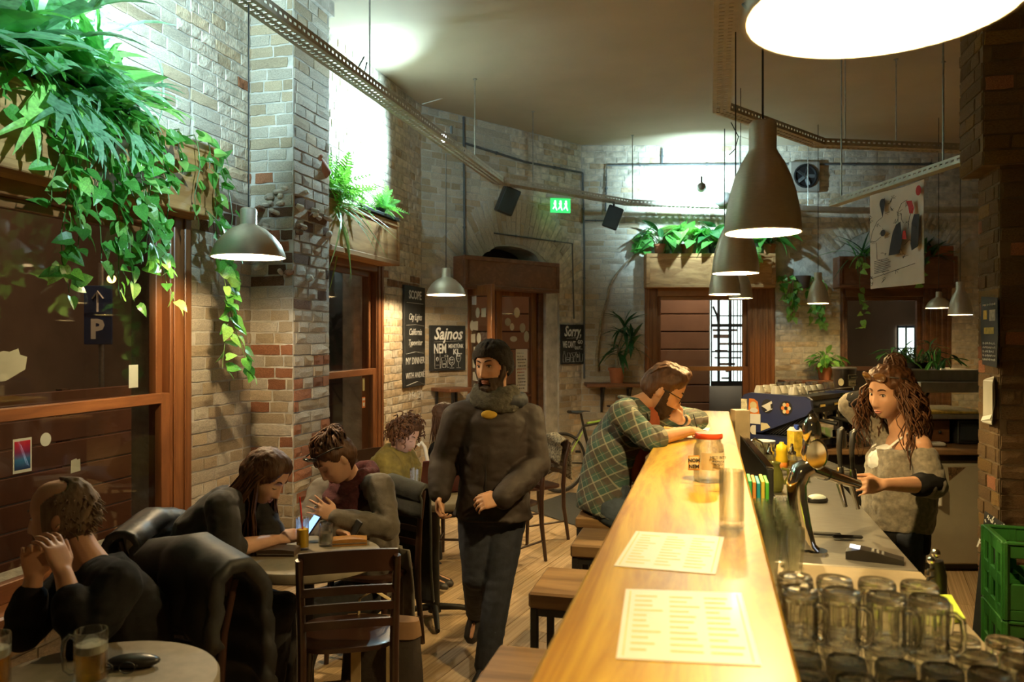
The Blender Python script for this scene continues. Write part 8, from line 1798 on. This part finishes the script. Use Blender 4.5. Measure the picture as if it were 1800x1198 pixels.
# ---------------------------------------------------------------- the curly-haired woman at the laptop, and the person facing her
def curly():
    J = dict(head=P(712, 764, 5.45), nb=P(697, 798, 5.5), pel=P(668, 902, 5.55), shR=P(681, 812, 5.36), shL=P(712, 806, 5.66), elR=P(690, 862, 5.26), wrR=P(738, 856, 5.16), elL=P(738, 858, 5.50), wrL=P(762, 856, 5.3),
        hipR=P(675, 910, 5.46), hipL=P(680, 908, 5.66), knR=P(745, 915, 5.3), knL=P(750, 910, 5.5), anR=P(745, 1010, 5.35), anL=P(755, 1005, 5.5), toe=dirc(1, -.3, -.05), bend=dirc(-1, 0, 0)*.02, roll=-.05,
        hdR=dirc(.9, -.3, -.05), hnR=dirc(0, 0, -1), hdL=dirc(.9, -.3, -.05), hnL=dirc(0, 0, -1))
    o, T, off, sc = person('curly-haired woman in olive shawl working at the laptop', P(668, 594, 5.55), J, m_sk1, dirc(.78, -.42, -.40), fem=1, hs=1.0)
    b = top_mb(J, .014, 1, neck=.075); garment(b, 'blue_shirt', o, off, pm('pale_denim', (.16, .21, .26), .9, var=.2, sc=30, bump=.1), .009, 3, .007)
    b = MB(); up = (J['nb']-J['pel']).normalized(); lat = (J['shR']-J['shL']).normalized(); dep = lat.cross(up).normalized()
    b.loft([ell(J['nb']+up*z, lat*x, dep*y, 22, .9) for z, x, y in ((.05, .08, .08), (.01, .12, .11), (-.06, .21, .15), (-.16, .235, .17), (-.25, .24, .175))]); [limb(b, [J['sh'+k], mid(J['sh'+k], J['el'+k], .75)], [.085, .085]) for k in 'LR']; garment(b, 'shawl', o, off, pm('olive_shawl', (.13, .10, .018), .95, var=.25, sc=20, bump=.3, bsc=90), .009, 2, .014, 10, 4)
    garment(trousers_mb(J, .010, 1), 'trousers', o, off, pm('brown_trousers', (.10, .05, .025), .9), .011, 3, .004); shoes(J, o, off, m_shoe)
    part_mb(shell(T, sc, scalp(.0, -.02, -.11), lambda *a: .02, 1, nz=.8), 'hair_base', o, off, m_hbrown)
    q = random.Random(23); b = MB()
    for k in range(170):
        th = q.uniform(1.05, 2*PI-1.05); p0 = face_pt(th, q.uniform(.1, 1.9), 1)*sc; w_ = T @ (p0*1.05); out = (T.to_3x3() @ p0.normalized()); rr = q.uniform(.008, .014); u_, v_ = frame(out+Vector((0, 0, -.8))); l = q.uniform(.03, .08); ax = (out*.8+Vector((0, 0, -.7))).normalized()
        b.tube([w_+ax*l*i/10+u_*rr*math.cos(i*1.1)+v_*rr*math.sin(i*1.1) for i in range(11)], [.0045]*10+[.002], 4)
    part_mb(b, 'curls', o, off, hairm('hair_chestnut', (.10, .04, .016)), kind='stuff'); lashes(T, sc, o, off, 1); brow_lips(T, sc, o, off, m_hbrown, 1)
curly()
def darkone():
    J = dict(head=P(783, 735, 6.25), nb=P(786, 778, 6.3), pel=P(800, 880, 6.3), shR=P(800, 790, 6.48), shL=P(772, 790, 6.12), elR=P(770, 850, 6.35), wrR=P(748, 845, 6.1), elL=P(760, 850, 6.0), wrL=P(745, 850, 5.85),
        hipR=P(798, 888, 6.4), hipL=P(795, 888, 6.2), knR=P(755, 895, 6.1), knL=P(750, 895, 5.95), anR=P(765, 985, 6.15), anL=P(760, 990, 6.0), toe=dirc(-1, -.5, -.05), hdR=dirc(-.8, -.5, 0), hnR=dirc(0, 0, -1), hdL=dirc(-.8, -.5, 0), hnL=dirc(0, 0, -1))
    o, T, off, sc = person('brown-haired person in black coat behind the walking man', P(800, 594, 6.3), J, m_sk1, dirc(-.8, .1, -.3), fem=1)
    garment(top_mb(J, .02, 1, low=Vector((0, 0, -.08)), bulk=1.1), 'black_coat', o, off, m_blackc, .01, 3, .009); garment(trousers_mb(J, .012, 1), 'trousers', o, off, m_blackt, .012, 3, .004); shoes(J, o, off, m_shoe)
    part_mb(shell(T, sc, scalp(.0, -.03, -.11), lambda *a: .014, 1, nz=.4), 'hair_base', o, off, m_hbrown)
    q = random.Random(31); b = MB()
    for k in range(130):
        th = q.uniform(.8, 2*PI-.8); p0 = face_pt(th, q.uniform(.3, 1.5), 1)*sc; w_ = T @ (p0*1.06); out = (T.to_3x3() @ Vector((p0.x, p0.y, 0))).normalized(); l = q.uniform(.15, .3)
        b.tube([w_, w_+out*.02+Vector((0, 0, -l*.4)), w_+out*.03+Vector((q.uniform(-.02, .02), 0, -l))], [.005, .006, .002], 4)
    part_mb(b, 'long_hair', o, off, m_hbrown, kind='stuff'); brow_lips(T, sc, o, off, m_hbrown, 1)
darkone()
